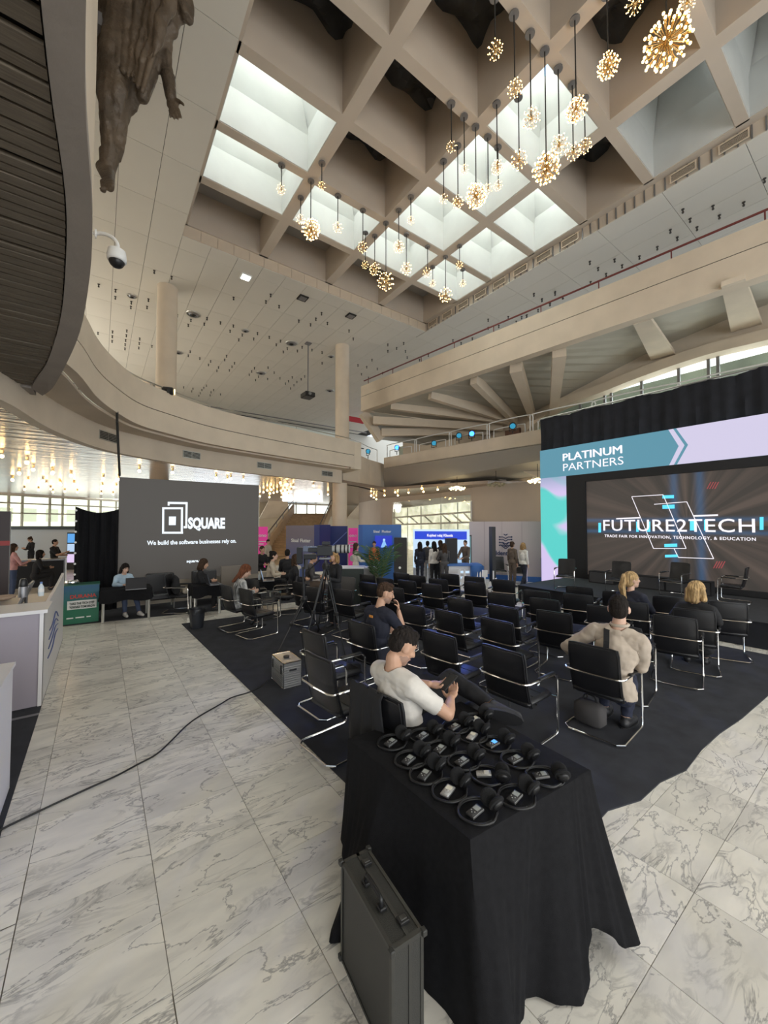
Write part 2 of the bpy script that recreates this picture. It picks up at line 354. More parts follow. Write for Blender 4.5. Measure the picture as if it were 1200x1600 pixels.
# coffer grid
bw = .17
coff = MB()
for xv in BX[1:4]: coff.box((xv-bw, -5, 12.6), (xv+bw, 14.5, 15.0))
for xv, s in ((BX[0], -1), (BX[4], 1)): coff.box((xv-.05*s, -5, 12.6), (xv+.5*s, 14.6, 15.0))
coff.box((1.9, 14.4, 12.6), (13.5, 14.8, 15.0))
for yv in BY[1:]:
    for i in range(4): coff.box((BX[i]+(bw if i else .0), yv-.13, 12.6), (BX[i+1]-(bw if i < 3 else 0), yv+.13, 15.0))
struct(coff.build('trim_2', M_coff))
M_tarp = mat('dark_tarpaulin', (.055, .06, .065), .35, noise=.3, nscale=2, bump=.8, bscale=3)
M_lining = mat('coffer_lid', (.42, .40, .37), .8)
for i in range(4):
    for j in range(len(BY)-1):
        x0, x1, y0, y1 = BX[i]+(bw if i else .05), BX[i+1]-(bw if i < 3 else .05), BY[j+1]+.13, BY[j]-.13
        if j == 0: y1 = BY[0]
        if (i, j) in BRIGHT or (i, j) in HALF:
            # pale lining of the light well, glazing and its bars
            t = .02; wl_ = MB().box((x0, y0, 12.62), (x0+t, y1, 14.9)).box((x1-t, y0, 12.62), (x1, y1, 14.9)).box((x0+t, y0, 12.62), (x1-t, y0+t, 14.9)).box((x0+t, y1-t, 12.62), (x1-t, y1, 14.9))
            # splayed upper collar
            wl_.slab([(x0, y1-t, 13.7), (x1, y1-t, 13.7), (x1-.45, y1-.35, 14.9), (x0+.45, y1-.35, 14.9)], (0, .02, 0))
            wl_.slab([(x1-t, y0, 13.9), (x1-t, y1, 13.9), (x1-.4, y1-.2, 14.9), (x1-.4, y0+.2, 14.9)], (.02, 0, 0))
            w = struct(wl_.build('window_%d' % (20+i*10+j), M_wellw if (i, j) in BRIGHT else M_wellw))
            g = MB().box((x0, y0, 14.92), (x1, y1, 14.93)); g.build('pane', M_win, w)
            fr = MB().box((x0, (y0+y1)/2-.02, 14.86), (x1, (y0+y1)/2+.02, 14.92)).box((x0, y0, 14.86), (x1, y0+.05, 14.92)).box((x0, y1-.05, 14.86), (x1, y1, 14.92)); fr.build('glazing_bar', M_grey, w)
            if (i, j) in HALF:
                tp = MB(); n = 10
                V = [(x0+(x1-x0)*a/n, y0+.4+(y1-y0-.4)*b/n, 14.75+.10*math.sin(a*1.3+b)*math.cos(b*.9+i)) for a in range(n+1) for b in range(n+1)]
                tp.add(V, [(a*(n+1)+b, (a+1)*(n+1)+b, (a+1)*(n+1)+b+1, a*(n+1)+b+1) for a in range(n) for b in range(n)])
                tp.build('tarpaulin', M_tarp, w, smooth=True)
        elif j == 0:
            struct(MB().box((x0, y0, 13.9), (x1, y1, 14.0)).build('trim_%d' % (20+i), M_lining))
        else:
            n = 12; sd = random.random()*9
            V = [(x0+(x1-x0)*a/n, y0+(y1-y0)*b/n, 14.45+.16*math.sin(a*1.1+sd)*math.cos(b*.8+sd*2)+.12*abs(math.sin(a*.7-b*.9+sd))-.25*math.sin(math.pi*a/n)*math.sin(math.pi*b/n)) for a in range(n+1) for b in range(n+1)]
            tp = MB().add(V, [(a*(n+1)+b, (a+1)*(n+1)+b, (a+1)*(n+1)+b+1, a*(n+1)+b+1) for a in range(n) for b in range(n)])
            tag(tp.build('tarpaulin', M_tarp, smooth=True), 'dark tarpaulin in the coffer of the %s row from the back, %s from the left' % (ORD[j], ORD[i]), 'tarpaulin', 'dark tarpaulins in the ceiling coffers')
            MB().box((x0-.1, y0-.1, 14.85), (x1+.1, y1+.1, 14.95)).build('lid', M_dark, recess)
struct(MB().box((-14, -9, 15.6), (2.0, 36, 15.7)).build('roof', M_dark))
# ================================================================= LOWER CEILING, LEFT BALCONY
pt = [(-1.1, 8.3), (-.62, 9.6)]+[tuple(Z(*q, 6.65)[:2]) for q in [(135, 527), (165, 560), (205, 592), (250, 612), (330, 640), (440, 667)]]+[(10.6, 17.3)]
pt = [tuple(v[:2]) for v in catmull([(a, b, 0) for a, b in pt], 5)]
bal = struct(MB().wall(pt, 5.95, 6.65, -.22).build('trim_3', M_conc, smooth=30))     # upper parapet band
def off(path, d):
    out = []
    for i in range(len(path)):
        a, b = Vector((*path[max(i-1, 0)], 0)), Vector((*path[min(i+1, len(path)-1)], 0)); t = (b-a).normalized(); out.append((path[i][0]-t.y*d, path[i][1]+t.x*d))
    return out
MB().wall(off(pt, .015), 5.925, 5.95, -.2).build('groove', M_dark, bal)
MB().wall(pt, 5.3, 5.925, -.22).build('lower_band', M_conc, bal, smooth=30)
MB().wall(off(pt, .02), 5.24, 5.30, .9).build('soffit_step', M_conc, bal)
fz = [-.10]*len(pt)
fascia = off(pt, .75)
fas = struct(MB().wall(fascia, 4.55, 5.26, .25).build('trim_4', M_conc, smooth=30))
# balcony floor slab and lower ceiling
low = [(-9, 8.0)]+[(-1.4, 8.6)]+off(pt, 1.0)[2:]+[(11.4, 18.9), (15.3, 20.6), (17.5, 14), (22, 12), (32, 12), (32, 42), (-9, 42)]
struct(MB().ext(low, 4.62, 4.8).build('ceiling', M_low))
struct(MB().ext([(-9, 8.6)]+[tuple(p) for p in off(pt, .25)[2:]]+[(10.9, 19.2), (10.9, 36), (-9, 36)], 5.3, 5.45).build('floor', M_conc))
# air grilles on the fascia
for k, (gx, gy) in enumerate([(195, 682), (310, 713), (418, 730), (510, 742)]):
    p = Z(gx, gy, 4.95); a, b = min(((Vector((fascia[i][0], fascia[i][1], 0)), Vector((fascia[i+1][0], fascia[i+1][1], 0))) for i in range(len(fascia)-1)), key=lambda s: ((s[0]+s[1])/2-Vector((p.x, p.y, 0))).length)
    t = (b-a).normalized(); nn = Vector((t.y, -t.x, 0)); mid = (a+b)/2
    o = mid+nn*.03+Vector((0, 0, 4.82)); m = MB()
    m.obox(o-t*.36, t*.72, nn*-.02, (0, 0, .27)); f = m.build('air_grille', M_steel)
    tag(f, 'white twin air grille in the curved fascia, %s from the left' % ORD[k], 'air grille', 'air grilles in the curved fascia')
    for s_ in (-.34, .01):
        d_ = MB().obox(o+t*s_+nn*.0005+Vector((0, 0, .03)), t*.33, nn*.004, (0, 0, .21)); d_.build('opening', M_dark, f)
        for q in range(4): MB().obox(o+t*s_+nn*.005+Vector((0, 0, .06+q*.045)), t*.33, nn*.008, (0, 0, .012)).build('louvre', M_steel, f)
# end face of the balcony and the wall piece beside it
struct(MB().box((10.45, 17.15, 5.24), (11.1, 19.4, 6.65)).build('trim_5', M_conc))
struct(MB().wall([(11.0, 18.9), (12.6, 19.6), (14.0, 20.6), (15.3, 21.2), (16.5, 22)], 4.62, 6.5, .25).build('wall_centre', M_conc))
# railing along the balcony
rt = thing('railing', 'thin pale metal handrail along the curved left balcony', 'railing')
rl = [Vector((p[0], p[1], 6.86)) for p in off(pt, .08)]
MB().tube(rl, .022, 6).build('handrail', M_steel, rt)
for i in range(0, len(rl), 6): MB().tube([(rl[i].x, rl[i].y, 6.62), rl[i]], .015, 6).build('post', M_steel, rt)
# ================================================================= COLUMNS
def column(n, x, y, r, z0, z1, label):
    c = thing('column', label, 'column', (x, y, z0)); 
    MB().lathe([(r, 0), (r, z1-z0)], 28).build('shaft', M_conc, c, smooth=60); MB().lathe([(r+.02, 0), (r+.02, .05)], 28).build('collar', M_conc, c)
column(0, 2.11, 18.1, .38, 5.4, ZC, 'round beige column rising behind the curved balcony on the left, the thicker one')
column(1, 10.66, 18.4, .38, 5.4, ZC, 'round beige column at the right end of the curved balcony')
column(2, *Z(230, 618, 11.0)[:2], .38, 5.4, ZC-1.0 if 0 else ZC, 'short-looking round column left of and behind the thick balcony column') if 0 else None
pc = D(229, 600, 27); column(3, pc.x, pc.y, .42, 5.4, ZC, 'round beige column seen left of and behind the thick balcony column')
pc = Z(531, 905, 0); pd = D(531, 760, 21.5); column(4, pd.x, pd.y, .4, 0, 4.62, 'round beige column standing on the floor beside the staircase')
pd = D(249, 740, 20.5); column(5, pd.x, pd.y, .45, 0, 4.62, 'round beige column behind the big dark screen')
# ================================================================= DISC WITH WOOD SLATS (left)
ZD = 5.0
outer = [(.35, -1.5), (.06, .6), (-.06, 1.7), (-.12, 2.9), (-.10, 4.0), (-.13, 5.1), (-.27, 6.75), (-.54, 8.5), (-.80, 9.9), (-1.0, 10.55)]
inner = [(.0, -1.5), (-.2, .6), (-.27, 1.7), (-.29, 2.9), (-.27, 4.0), (-.33, 5.1), (-.47, 6.6), (-.75, 8.4), (-1.02, 9.6), (-1.12, 10.1)]
outer = [tuple(v[:2]) for v in catmull([(a, b, 0) for a, b in outer], 4)]; inner = [tuple(v[:2]) for v in catmull([(a, b, 0) for a, b in inner], 4)]
struct(MB().ext([(-6, -1.5)]+outer+[(-1.4, 10.7), (-6, 10.3)], ZD+.12, 12.15).build('wall_left', M_conc, smooth=20))
rim = MB(); n = len(outer)
V = []
for i in range(n): V += [(*outer[i], ZD), (*outer[i], ZD+.12), (*inner[i], ZD+.12), (*inner[i], ZD)]
rim.add(V, [(4*i+k, 4*i+(k+1) % 4, 4*i+4+(k+1) % 4, 4*i+4+k) for i in range(n-1) for k in range(4)])
rim.box((-6, 10.1, ZD), (-1.1, 10.6, ZD+.12))
M_rim = mat('grey_concrete_rim', (.33, .285, .245), .8, noise=.08, nscale=2, bump=.2, bscale=20)
struct(rim.build('trim_6', M_rim))
slat_roof = struct(MB().ext([(-6, -1.5)]+inner+[(-6, 10.1)], ZD+.10, ZD+.118).build('trim_7', M_dark))
def inx(y):
    for i in range(len(inner)-1):
        if inner[i][1] <= y <= inner[i+1][1]: t = (y-inner[i][1])/(inner[i+1][1]-inner[i][1]+1e-9); return inner[i][0]+t*(inner[i+1][0]-inner[i][0])
    return -1.1
yv = -1.0; k = 0
while yv < 9.9:
    w = random.choice([.10, .10, .125, .075]); MB().box((-6, yv, ZD+.02+random.uniform(0, .012)), (inx(yv+w/2)-.012, yv+w, ZD+.06)).build('slat', M_wood, slat_roof); yv += w+random.choice([.022, .03, .022, .055]); k += 1
# ================================================================= RIGHT UPPER BALCONY (straight beam)
A0 = Vector((12.49, 19.34, 0)); A1 = Vector((14.75, -1.0, 0)); bt = (A1-A0).normalized(); bn = Vector((-bt.y, bt.x, 0))   # bn points towards +x
if bn.x < 0: bn = -bn
L_ = (A1-A0).length
def onb(s, z, o=0.): p = A0+bt*s+bn*o; return Vector((p.x, p.y, z))
beam = MB().obox(onb(0, 9.98), bt*L_, bn*.4, (0, 0, .62)); bo = struct(beam.build('trim_8', M_conc))
MB().obox(onb(0, 9.955, .02), bt*L_, bn*.36, (0, 0, .025)).build('groove', M_dark, bo)
MB().obox(onb(0, 9.1), bt*L_, bn*.4, (0, 0, .855)).build('lower_band', M_conc, bo)
MB().obox(onb(0, 9.1, .4), bt*.35, bn*7, (0, 0, 1.5)).build('end_wall', M_conc, bo)
rt = thing('railing', 'dark red handrail on top of the straight right balcony beam', 'railing')
MB().tube([onb(.1, 10.95, .15), onb(L_, 10.95, .15)], .035, 8).build('handrail', M_redrail, rt)
s_ = .5
while s_ < L_: MB().tube([onb(s_, 10.58, .15), onb(s_, 10.95, .15)], .02, 6).build('post', M_redrail, rt); s_ += 2.1
XW = 19.5
def nodez(y): # soffit height along the outer wall
    P = [(22, 8.0), (13.2, 8.4), (11.8, 8.6), (9, 9.3), (6.5, 9.9), (3.7, 10.25), (0, 10.4), (-3, 10.4)]
    for (a, za), (b, zb) in zip(P, P[1:]):
        if b <= y <= a: return za+(a-y)/(a-b)*(zb-za)
    return 10.4
sof = MB(); ns = 24; V = []
for i in range(ns+1):
    s_ = L_*i/ns; p = onb(s_, 9.2, .3); yw = 15.5-(15.5+2.0)*i/ns; V += [p, Vector((XW+.2, yw, nodez(yw)+.12))]
S0 = Z(595, 687, 7.6)
sof.add(V, [(2*i, 2*i+1, 2*i+3, 2*i+2) for i in range(ns)]); sof.add([onb(0, 9.2, .3), S0, (17.5, 19.0, 7.6), (XW+.2, 15.5, 8.3)], [(0, 1, 2, 3)])
M_sof = mat('soffit_paint', (.50, .47, .40), .8, noise=.06, nscale=1)
struct(sof.build('ceiling', M_sof))
def rib(a, b, w=.3, h=.45, w2=None):
    a, b = Vector(a), Vector(b); t = (b-a).normalized(); side = t.cross(Vector((0, 0, 1))).normalized(); upv = side.cross(t).normalized(); w2 = w2 or w
    P = [a-side*w/2, a+side*w/2, b+side*w2/2, b-side*w2/2]; m = MB(); m.slab([p-upv*h*.5 for p in P], upv*h); return m
ribs = struct(rib(Z(567, 645, 9.1), S0, .4, .5).build('trim_9', M_conc))
Nn = X(818, 655, 19.3)
for (q, z) in [((740, 592), 9.1), ((672, 616), 9.1), ((611, 633), 9.1)]: rib(Z(*q, z), Nn+Vector((0, .5, .0)), .32, .5, .25).build('rib', M_conc, ribs)
for q, z, e in [((583, 657), 8.5, (785, 668)), ((596, 676), 8.0, (765, 674))]: rib(Z(*q, z), X(*e, 19.3), .3, .45, .2).build('rib', M_conc, ribs)
rib(Z(806, 572, 9.1), X(832, 650, 19.2), .5, .55, .3).build('rib', M_conc, ribs)
rib(Z(874, 548, 9.1), X(864, 650, 19.2), .5, .55, .35).build('rib', M_conc, ribs)
rib(Z(1003, 500, 9.15), X(1036, 556, 19.3), .5, .14, .85).build('rib', M_conc, ribs)
rib(Z(1145, 438, 9.15), X(1166, 510, 19.3), .5, .14, .85).build('rib', M_conc, ribs)
# outer wall above the arched window, arch band, glass
arch = [(12.6, 7.6), (10.9, 8.38), (8.67, 8.62), (7.0, 8.85), (4.8, 9.02), (2.9, 8.95), (0, 8.8), (-3, 8.4)]
arch = [tuple(v[:2]) for v in catmull([(a, b, 0) for a, b in arch], 4)]
V = []
for (y, z) in arch: V += [(XW, y, z), (XW, y, nodez(y)+.3)]
ow = MB().add(V, [(2*i, 2*i+1, 2*i+3, 2*i+2) for i in range(len(arch)-1)])
ow.box((XW, 12.5, 4.8), (XW+.25, 14.5, 9.0)).box((XW, 14.5, 7.5), (XW+.25, 24, 9.0))
struct(ow.build('wall_right', M_conc))
ab = MB(); V = []
for (y, z) in arch: V += [(XW-.35, y, z), (XW-.35, y, z+.42), (XW+.3, y, z+.42), (XW+.3, y, z)]
ab.add(V, [(4*i+k, 4*i+(k+1) % 4, 4*i+4+(k+1) % 4, 4*i+4+k) for i in range(len(arch)-1) for k in range(4)])
struct(ab.build('trim_10', M_conc, smooth=30))
M_haze = mat('milky_glass', (.55, .60, .56), .3, spec=.3)
wn = struct(MB().box((XW+.28, -3, 6.1), (XW+.34, 12.5, 6.25)).build('window_1', M_grey))
MB().box((XW+.3, -3, 6.2), (XW+.31, 12.5, 9.3)).build('pane', M_win, wn)
for yv in (11.2, 9.9, 8.7, 8.4, 7.1, 5.7, 4.7, 4.4, 2.9, 1.4, 0): MB().box((XW+.2, yv-.05, 6.1), (XW+.3, yv+.05, 9.3)).build('mullion', M_grey, wn)
struct(MB().box((XW+1.2, -6, 5.5), (XW+1.3, 26, 9.0)).build('wall_outside', mat('outside_hill', (.50, .56, .47), .9, noise=.35, nscale=.5)))
wn = struct(MB().box((XW+.1, 14.5, 7.4), (XW+.2, 24, 7.5)).build('window_2', M_grey)); MB().box((XW+.12, 14.5, 6.0), (XW+.13, 24, 7.45)).build('pane', M_win, wn)
for k in range(12): MB().box((XW+.05, 14.5+k*.82, 6.0), (XW+.15, 14.6+k*.82, 7.45)).build('mullion', M_grey, wn)
# ================================================================= RIGHT LOWER BALCONY
B0 = Vector((14.9, 20.3, 0)); B1 = Vector((17.6, -2.0, 0)); ct = (B1-B0).normalized(); cn = Vector((-ct.y, ct.x, 0)); cn = cn if cn.x > 0 else -cn
def onc(s, z, o=0.): p = B0+ct*s+cn*o; return Vector((p.x, p.y, z))
lb = struct(MB().obox(onc(0, 5.98), ct*22.5, cn*.25, (0, 0, .70)).build('trim_11', M_conc))
MB().obox(onc(0, 5.98, .25), ct*.3, cn*4.6, (0, 0, .70)).build('end_band', M_conc, lb)
struct(MB().obox(onc(0.2, 5.95, .2), ct*22.3, cn*5, (0, 0, .14)).build('floor', M_conc))
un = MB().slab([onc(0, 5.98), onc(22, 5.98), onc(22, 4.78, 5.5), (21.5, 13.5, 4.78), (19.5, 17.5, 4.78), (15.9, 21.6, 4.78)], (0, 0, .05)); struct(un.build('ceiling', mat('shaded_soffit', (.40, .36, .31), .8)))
for (a, b) in (((640, 733), (705, 753)), ((715, 722), (790, 750)), ((770, 715), (845, 742))):
    rib(Z(*a, 5.95), Z(*b, 4.95), .25, .3).build('rib', M_conc, lb)
# white tubular rails: separate frames with rounded corners
for k, (s0, s1) in enumerate([(.2, 2.6), (2.75, 5.2), (5.35, 7.6), (7.75, 9.9), (10.05, 12.6), (12.75, 15.5), (15.6, 18.4), (18.5, 21.3)]):
    r_ = thing('rail_frame', 'white tubular rail frame on the lower right balcony, %s from the left' % ORD[k], 'railing', group='white rail frames of the lower right balcony')
    z0, z1 = 6.6, 7.5
    MB().tube(catmull([onc(s0, z0, .12), onc(s0, z1-.15, .12), onc(s0+.15, z1, .12), onc(s1-.15, z1, .12), onc(s1, z1-.15, .12), onc(s1, z0, .12)], 4), .028, 6).build('tube', M_white, r_)
    MB().tube(catmull([onc(s0+.25, z0, .12), onc(s0+.25, z1-.5, .12), onc(s0+.4, z1-.38, .12), onc(s1-.4, z1-.38, .12), onc(s1-.25, z1-.5, .12), onc(s1-.25, z0, .12)], 4), .022, 6).build('tube', M_white, r_)
pd_ = X(800, 668, 19.2); struct(MB().box((19.35, pd_.y-.4, 6.05), (19.45, pd_.y+.6, 7.9)).build('door_1', mat('brown_door', (.16, .07, .04), .5)))
# ================================================================= RIGHT LOWER WALLS
wl0 = [Z(560, 786, 4.62), Z(595, 779, 4.62), Z(690, 770, 4.62), Z(737, 762, 4.62), Z(845, 750, 4.62), Z(960, 736, 4.62)]
wp = [(p.x, p.y) for p in wl0]
# window opening between the 2nd and 4th points: wall above, below, and glass
M_pink = mat('warm_wall', (.58, .50, .44), .8, noise=.03, nscale=1)
seg = [Vector((*p, 0)) for p in wp]
def wallp(x, up):   # point of that wall seen at pixel column x, height up
    r = ray(x, 800)
    for a, b in zip(seg, seg[1:]):
        d = b-a; den = r.x*d.y-r.y*d.x
        if abs(den) < 1e-9: continue
        t = (a.x*d.y-a.y*d.x)/den; p = Vector((r.x*t, r.y*t, 0)); u = (p-a).dot(d)/d.dot(d)
        if -.001 <= u <= 1.001 and t > 0: return Vector((p.x, p.y, up))
    return None
def zat(p, py): # height on the vertical line through p at pixel row py
    c = (p-O).dot(Fv); d = Vector((p.x, p.y, 0)); f0 = Vector((Fv.x, Fv.y, 0)).dot(d); v = (800-py)/FPX
    # (z-H)*Uv.z + d.Uv = v*(d.F + (z-H)*Fv.z)
    du = Uv.x*d.x+Uv.y*d.y; return H+(v*f0-du)/(Uv.z-v*Fv.z)
rw = MB(); cols = [560, 595, 615]; 
def strip(x0, x1, t0, t1, b0, b1, mb, n=1):
    pa, pb = wallp(x0, 0), wallp(x1, 0); za, zb = (zat(pa, t0) if t0 is not None else 4.62), (zat(pb, t1) if t1 is not None else 4.62); ya, yb = (zat(pa, b0) if b0 is not None else 0), (zat(pb, b1) if b1 is not None else 0)
    nrm = Vector((-(pb-pa).y, (pb-pa).x, 0)).normalized()
    if nrm.x < 0: nrm = -nrm
    mb.slab([(pa.x, pa.y, ya), (pb.x, pb.y, yb), (pb.x, pb.y, zb), (pa.x, pa.y, za)], nrm*.25); return pa, pb, ya, yb, za, zb, nrm
strip(561, 594.9, None, None, None, None, rw); strip(595.1, 614, None, None, None, None, rw)
for a, b in ((614, 640), (640, 670), (670, 689.9), (690.1, 715), (715, 736.9)):
    tp = lambda x: 795-(x-611)*13/125
    strip(a, b, None, None, tp(a), tp(b), rw)
strip(737.1, 790, None, None, None, None, rw); strip(790, 844.9, None, None, None, None, rw); strip(845.1, 955, None, None, None, None, rw)
struct(rw.build('wall_far_right', M_pink))
wf = MB(); wf.mi(0)
for a in (614, 637, 658, 689, 715, 736):
    p = wallp(a, 0); p = p-Vector((.1, .1, 0)); wf.tube([(p.x, p.y, 0), (p.x, p.y, zat(p, 796-(a-611)*13/125))], .06, 4)
for (r0, r1) in ((809, 800), (820, 816)):
    pa, pb = wallp(614, 0), wallp(736, 0); wf.tube([(pa.x, pa.y, zat(pa, r0)), (pb.x, pb.y, zat(pb, r1))], .06, 4)
for a in (618, 640, 662, 690, 706, 724):
    p = wallp(a, 0); q = wallp(min(a+14, 736), 0); q = q-Vector((.5, .5, 0)); wf.tube([(p.x, p.y, zat(p, 809-(a-614)*9/122)), (q.x, q.y, zat(q, 819-(a-614)*4/122))], .07, 4)
wfo = struct(wf.build('window_3', M_white))
pa, pb = wallp(614, 0), wallp(736, 0)
MB().slab([(pa.x, pa.y, .6), (pb.x, pb.y, .6), (pb.x, pb.y, 4.2), (pa.x, pa.y, 4.2)], (.02, .0, 0)).build('pane', M_win, wfo)
dv = (pb-pa).normalized(); nv = Vector((-dv.y, dv.x, 0)); nv = nv if nv.x > 0 else -nv
M_out = mat('glowing_exterior', (.75, .72, .56), .9, emit=1.0, ec=(.80, .80, .62), noise=.35, nscale=1.2)  # daylight on the exterior is put in as emission
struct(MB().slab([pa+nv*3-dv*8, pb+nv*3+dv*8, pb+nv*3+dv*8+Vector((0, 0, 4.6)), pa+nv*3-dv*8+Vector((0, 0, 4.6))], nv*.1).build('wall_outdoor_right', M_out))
# ================================================================= FAR WALL WITH STAIR
YF = 40.
M_beige = mat('beige_wall', (.68, .60, .46), .8, noise=.05, nscale=.6)
def fx(px): return Y(px, 800, YF).x
fw = MB()
fw.box((fx(405), YF, 0), (fx(445), YF+.3, 4.62)).box((fx(516), YF, 0), (fx(700), YF+.3, 4.62))
fw.box((fx(445), YF, 0), (fx(516), YF+.3, 3.3)).box((fx(445), YF, 4.5), (fx(516), YF+.3, 4.62))
struct(fw.build('wall_far', M_beige))
wn = struct(MB().box((fx(445), YF+.1, 3.3), (fx(516), YF+.2, 3.36)).build('window_4', M_steel)); MB().box((fx(445), YF+.15, 3.3), (fx(516), YF+.16, 4.5)).build('pane', M_win, wn)
for px in (463, 480, 494): MB().box((fx(px)-.06, YF+.05, 3.3), (fx(px)+.06, YF+.15, 4.5)).build('mullion', M_steel, wn)
for k, (x0, x1) in enumerate(((452, 470), (478, 492), (496, 512))):
    MB().lathe([(2.6, 0), (1.2, .35), (.1, .6)], 9, c=((fx(x0)+fx(x1))/2, YF+6, 3.1)).build('outdoor_hill', mat('far_hill', (.35, .42, .5), .9), wn)
sw = struct(MB().box((fx(577), YF-2, 0), (fx(617), YF-1.8, 4.62)).build('wall_stone', mat('travertine', (.42, .33, .22), .8, noise=.2, nscale=1.5)))
for r in range(7):
    for c in range(5): MB().box((fx(577)+c*1.0+.02+(r % 2)*.0, YF-2.04, .05+r*.65), (fx(577)+c*1.0+.98, YF-2.0, .05+r*.65+.62)).build('stone_block', mat('travertine_block%d' % ((r*3+c) % 3), ((.42, .33, .22), (.46, .37, .26), (.38, .30, .2))[(r*3+c) % 3], .8, noise=.15, nscale=2), sw)
# staircase: steps rise away from the hall, along the camera's own heading
st = thing('staircase', 'wide stone staircase with pale balustrades climbing to a window landing', 'staircase', (0, 0, 0))
M_step = mat('stone_step', (.52, .40, .26), .8, noise=.15, nscale=3)
fh = Vector((math.sin(YAW), math.cos(YAW), 0)); rh = Vector((math.cos(YAW), -math.sin(YAW), 0))
NS = 20; xl, xr, d0, d1, zt = -8.1, -4.9, 26., 35., 3.3
for k in range(NS):
    dd = d0+(d1-d0)*k/NS; MB().obox(fh*dd+rh*xl+Vector((0, 0, zt*k/NS-.02)), rh*(xr-xl), fh*((d1-d0)/NS+.1), (0, 0, zt/NS+.02)).build('step', M_step, st)
MB().obox(fh*d1+rh*(xl-1)+Vector((0, 0, zt-.2)), rh*(xr-xl+2), fh*2, (0, 0, .2)).build('landing', M_conc, st)
for xx in (xl-.2, xr):
    a = fh*d0+rh*xx; b = fh*d1+rh*xx+Vector((0, 0, zt))
    MB().slab([a, b, b+Vector((0, 0, .8)), a+Vector((0, 0, .8))], rh*.2).build('balustrade', M_conc, st)
    MB().tube([a+rh*.1+Vector((0, 0, 1.25)), b+rh*.1+Vector((0, 0, 1.2)), b+rh*.1+fh*.6+Vector((0, 0, 1.2))], .05, 6).build('handrail', M_grey, st)
    for q in range(6): p = a.lerp(b, q/5)+rh*.1; MB().tube([p+Vector((0, 0, .75)), p+Vector((0, 0, 1.22))], .03, 5).build('baluster', M_grey, st)
# sloping soffits left and right of the stair window
struct(MB().slab([(fx(404), YF-3, 4.6), (fx(432), YF-3, 4.6), (fx(452), YF-.2, 3.2), (fx(404), YF-.2, 2.9)], (0, 0, .1)).build('ceiling', M_conc))
struct(MB().slab([(fx(540), YF-3, 4.6), (fx(556), YF-3, 4.6), (fx(566), YF-.2, 3.0), (fx(540), YF-.2, 3.0)], (0, 0, .1)).build('ceiling', M_conc))
# ================================================================= LEFT FAR GLAZED WALL
g0, g1 = Z(-60, 766, 4.62), Z(186, 781, 4.62); gd = Vector(((g1-g0).x, (g1-g0).y, 0)); gl = gd.length; gd.normalize(); gn = Vector((-gd.y, gd.x, 0))
wn = struct(MB().obox((g0.x, g0.y, 4.45), gd*(gl+6), gn*.2, (0, 0, .17)).build('window_5', M_conc))
def onG(px): 
    r = ray(px, 800); den = r.x*gd.y-r.y*gd.x; t = (g0.x*gd.y-g0.y*gd.x)/den; return Vector((r.x*t, r.y*t, 0))
for px in (-22, 14, 35.5, 78.5, 98.5, 139, 158, 182): p = onG(px); MB().obox((p.x-.06, p.y, 0), gd*.13, gn*.13, (0, 0, 4.5)).build('mullion', M_conc, wn)
for zz in (3.86, 3.12): MB().obox((g0.x, g0.y, zz), gd*gl, gn*.12, (0, 0, .1)).build('transom', M_conc, wn)
MB().obox((g0.x, g0.y, 0), gd*(gl+6), gn*.02, (0, 0, 4.5)).build('pane', M_win, wn)
bd = g0+gn*14; out = struct(MB().obox((bd.x-20, bd.y-5, -.1), gd*60, gn*.3, (0, 0, 7.0)).build('wall_outdoor_left', mat('glowing_facade', (.8, .76, .55), .9, emit=.95, ec=(.90, .85, .55), noise=.06, nscale=.6)))  # facade glows by itself, its daylight is in the emission
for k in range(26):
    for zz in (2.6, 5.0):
        p = bd+gd*(k*1.9-17)-gn*.06; MB().obox((p.x, p.y-4.9, zz), gd*1.1, gn*.05, (0, 0, 1.3)).build('facade_window', mat('facade_window', (.62, .60, .42), .5, emit=.35, ec=(.7, .68, .45)), out)  # facade windows get a weaker glow for the same daylight
# white lit booth wall in front of it (left)
q0, q1 = D(-60, 826, 26), D(122, 826, 25)
bw_ = thing('booth_wall', 'long pale booth wall with a dark top beam behind the people at far left', 'booth')
qd = Vector(((q1-q0).x, (q1-q0).y, 0)); 
MB().obox((q0.x, q0.y, 0), qd, (0, .1, 0), (0, 0, 2.0)).build('panel', mat('booth_white', (.62, .66, .70), .5), bw_)
MB().obox((q0.x, q0.y-.1, 2.0), qd, (0, .25, 0), (0, 0, .22)).build('top_beam', mat('booth_beam', (.06, .075, .08), .5), bw_)
area('booth_light', (q0.x*.4+q1.x*.6, q0.y-.6, 2.0), 4, .2, 60, (.8, .9, 1), (0, .5, -1))
# upper far wall behind the balcony
uw = MB().box((-14, 35.8, 5), (34, 36, 12.2)); struct(uw.build('wall_back', mat('upper_wall', (.56, .54, .48), .8)))
a = Y(400, 662, 34); wn = struct(MB().box((-6, 35.6, 9.9), (20, 35.7, 10.0)).build('trim_12', M_white)); MB().box((-6, 35.4, 10.0), (20, 35.7, 11.9)).build('light_band', mat('pale_upper_panel', (.72, .76, .70), .6), wn)
MB().tube([(-6, 33, 11.75), (22, 33, 11.75)], .05, 6).build('pipe', M_grey, wn); MB().tube([(-6, 33.5, 10.2), (22, 33.5, 10.2)], .06, 6).build('pipe', M_dark, wn)
p0, p1 = Y(541, 653, 29), Y(568, 653, 29); tag(MB().box((p0.x, 29, p0.z-.23), (p1.x, 29.1, p0.z+.23)).build('banner', mat('red_banner', (.45, .02, .03), .6)), 'red band on the upper gallery, right of the balcony column', 'banner')
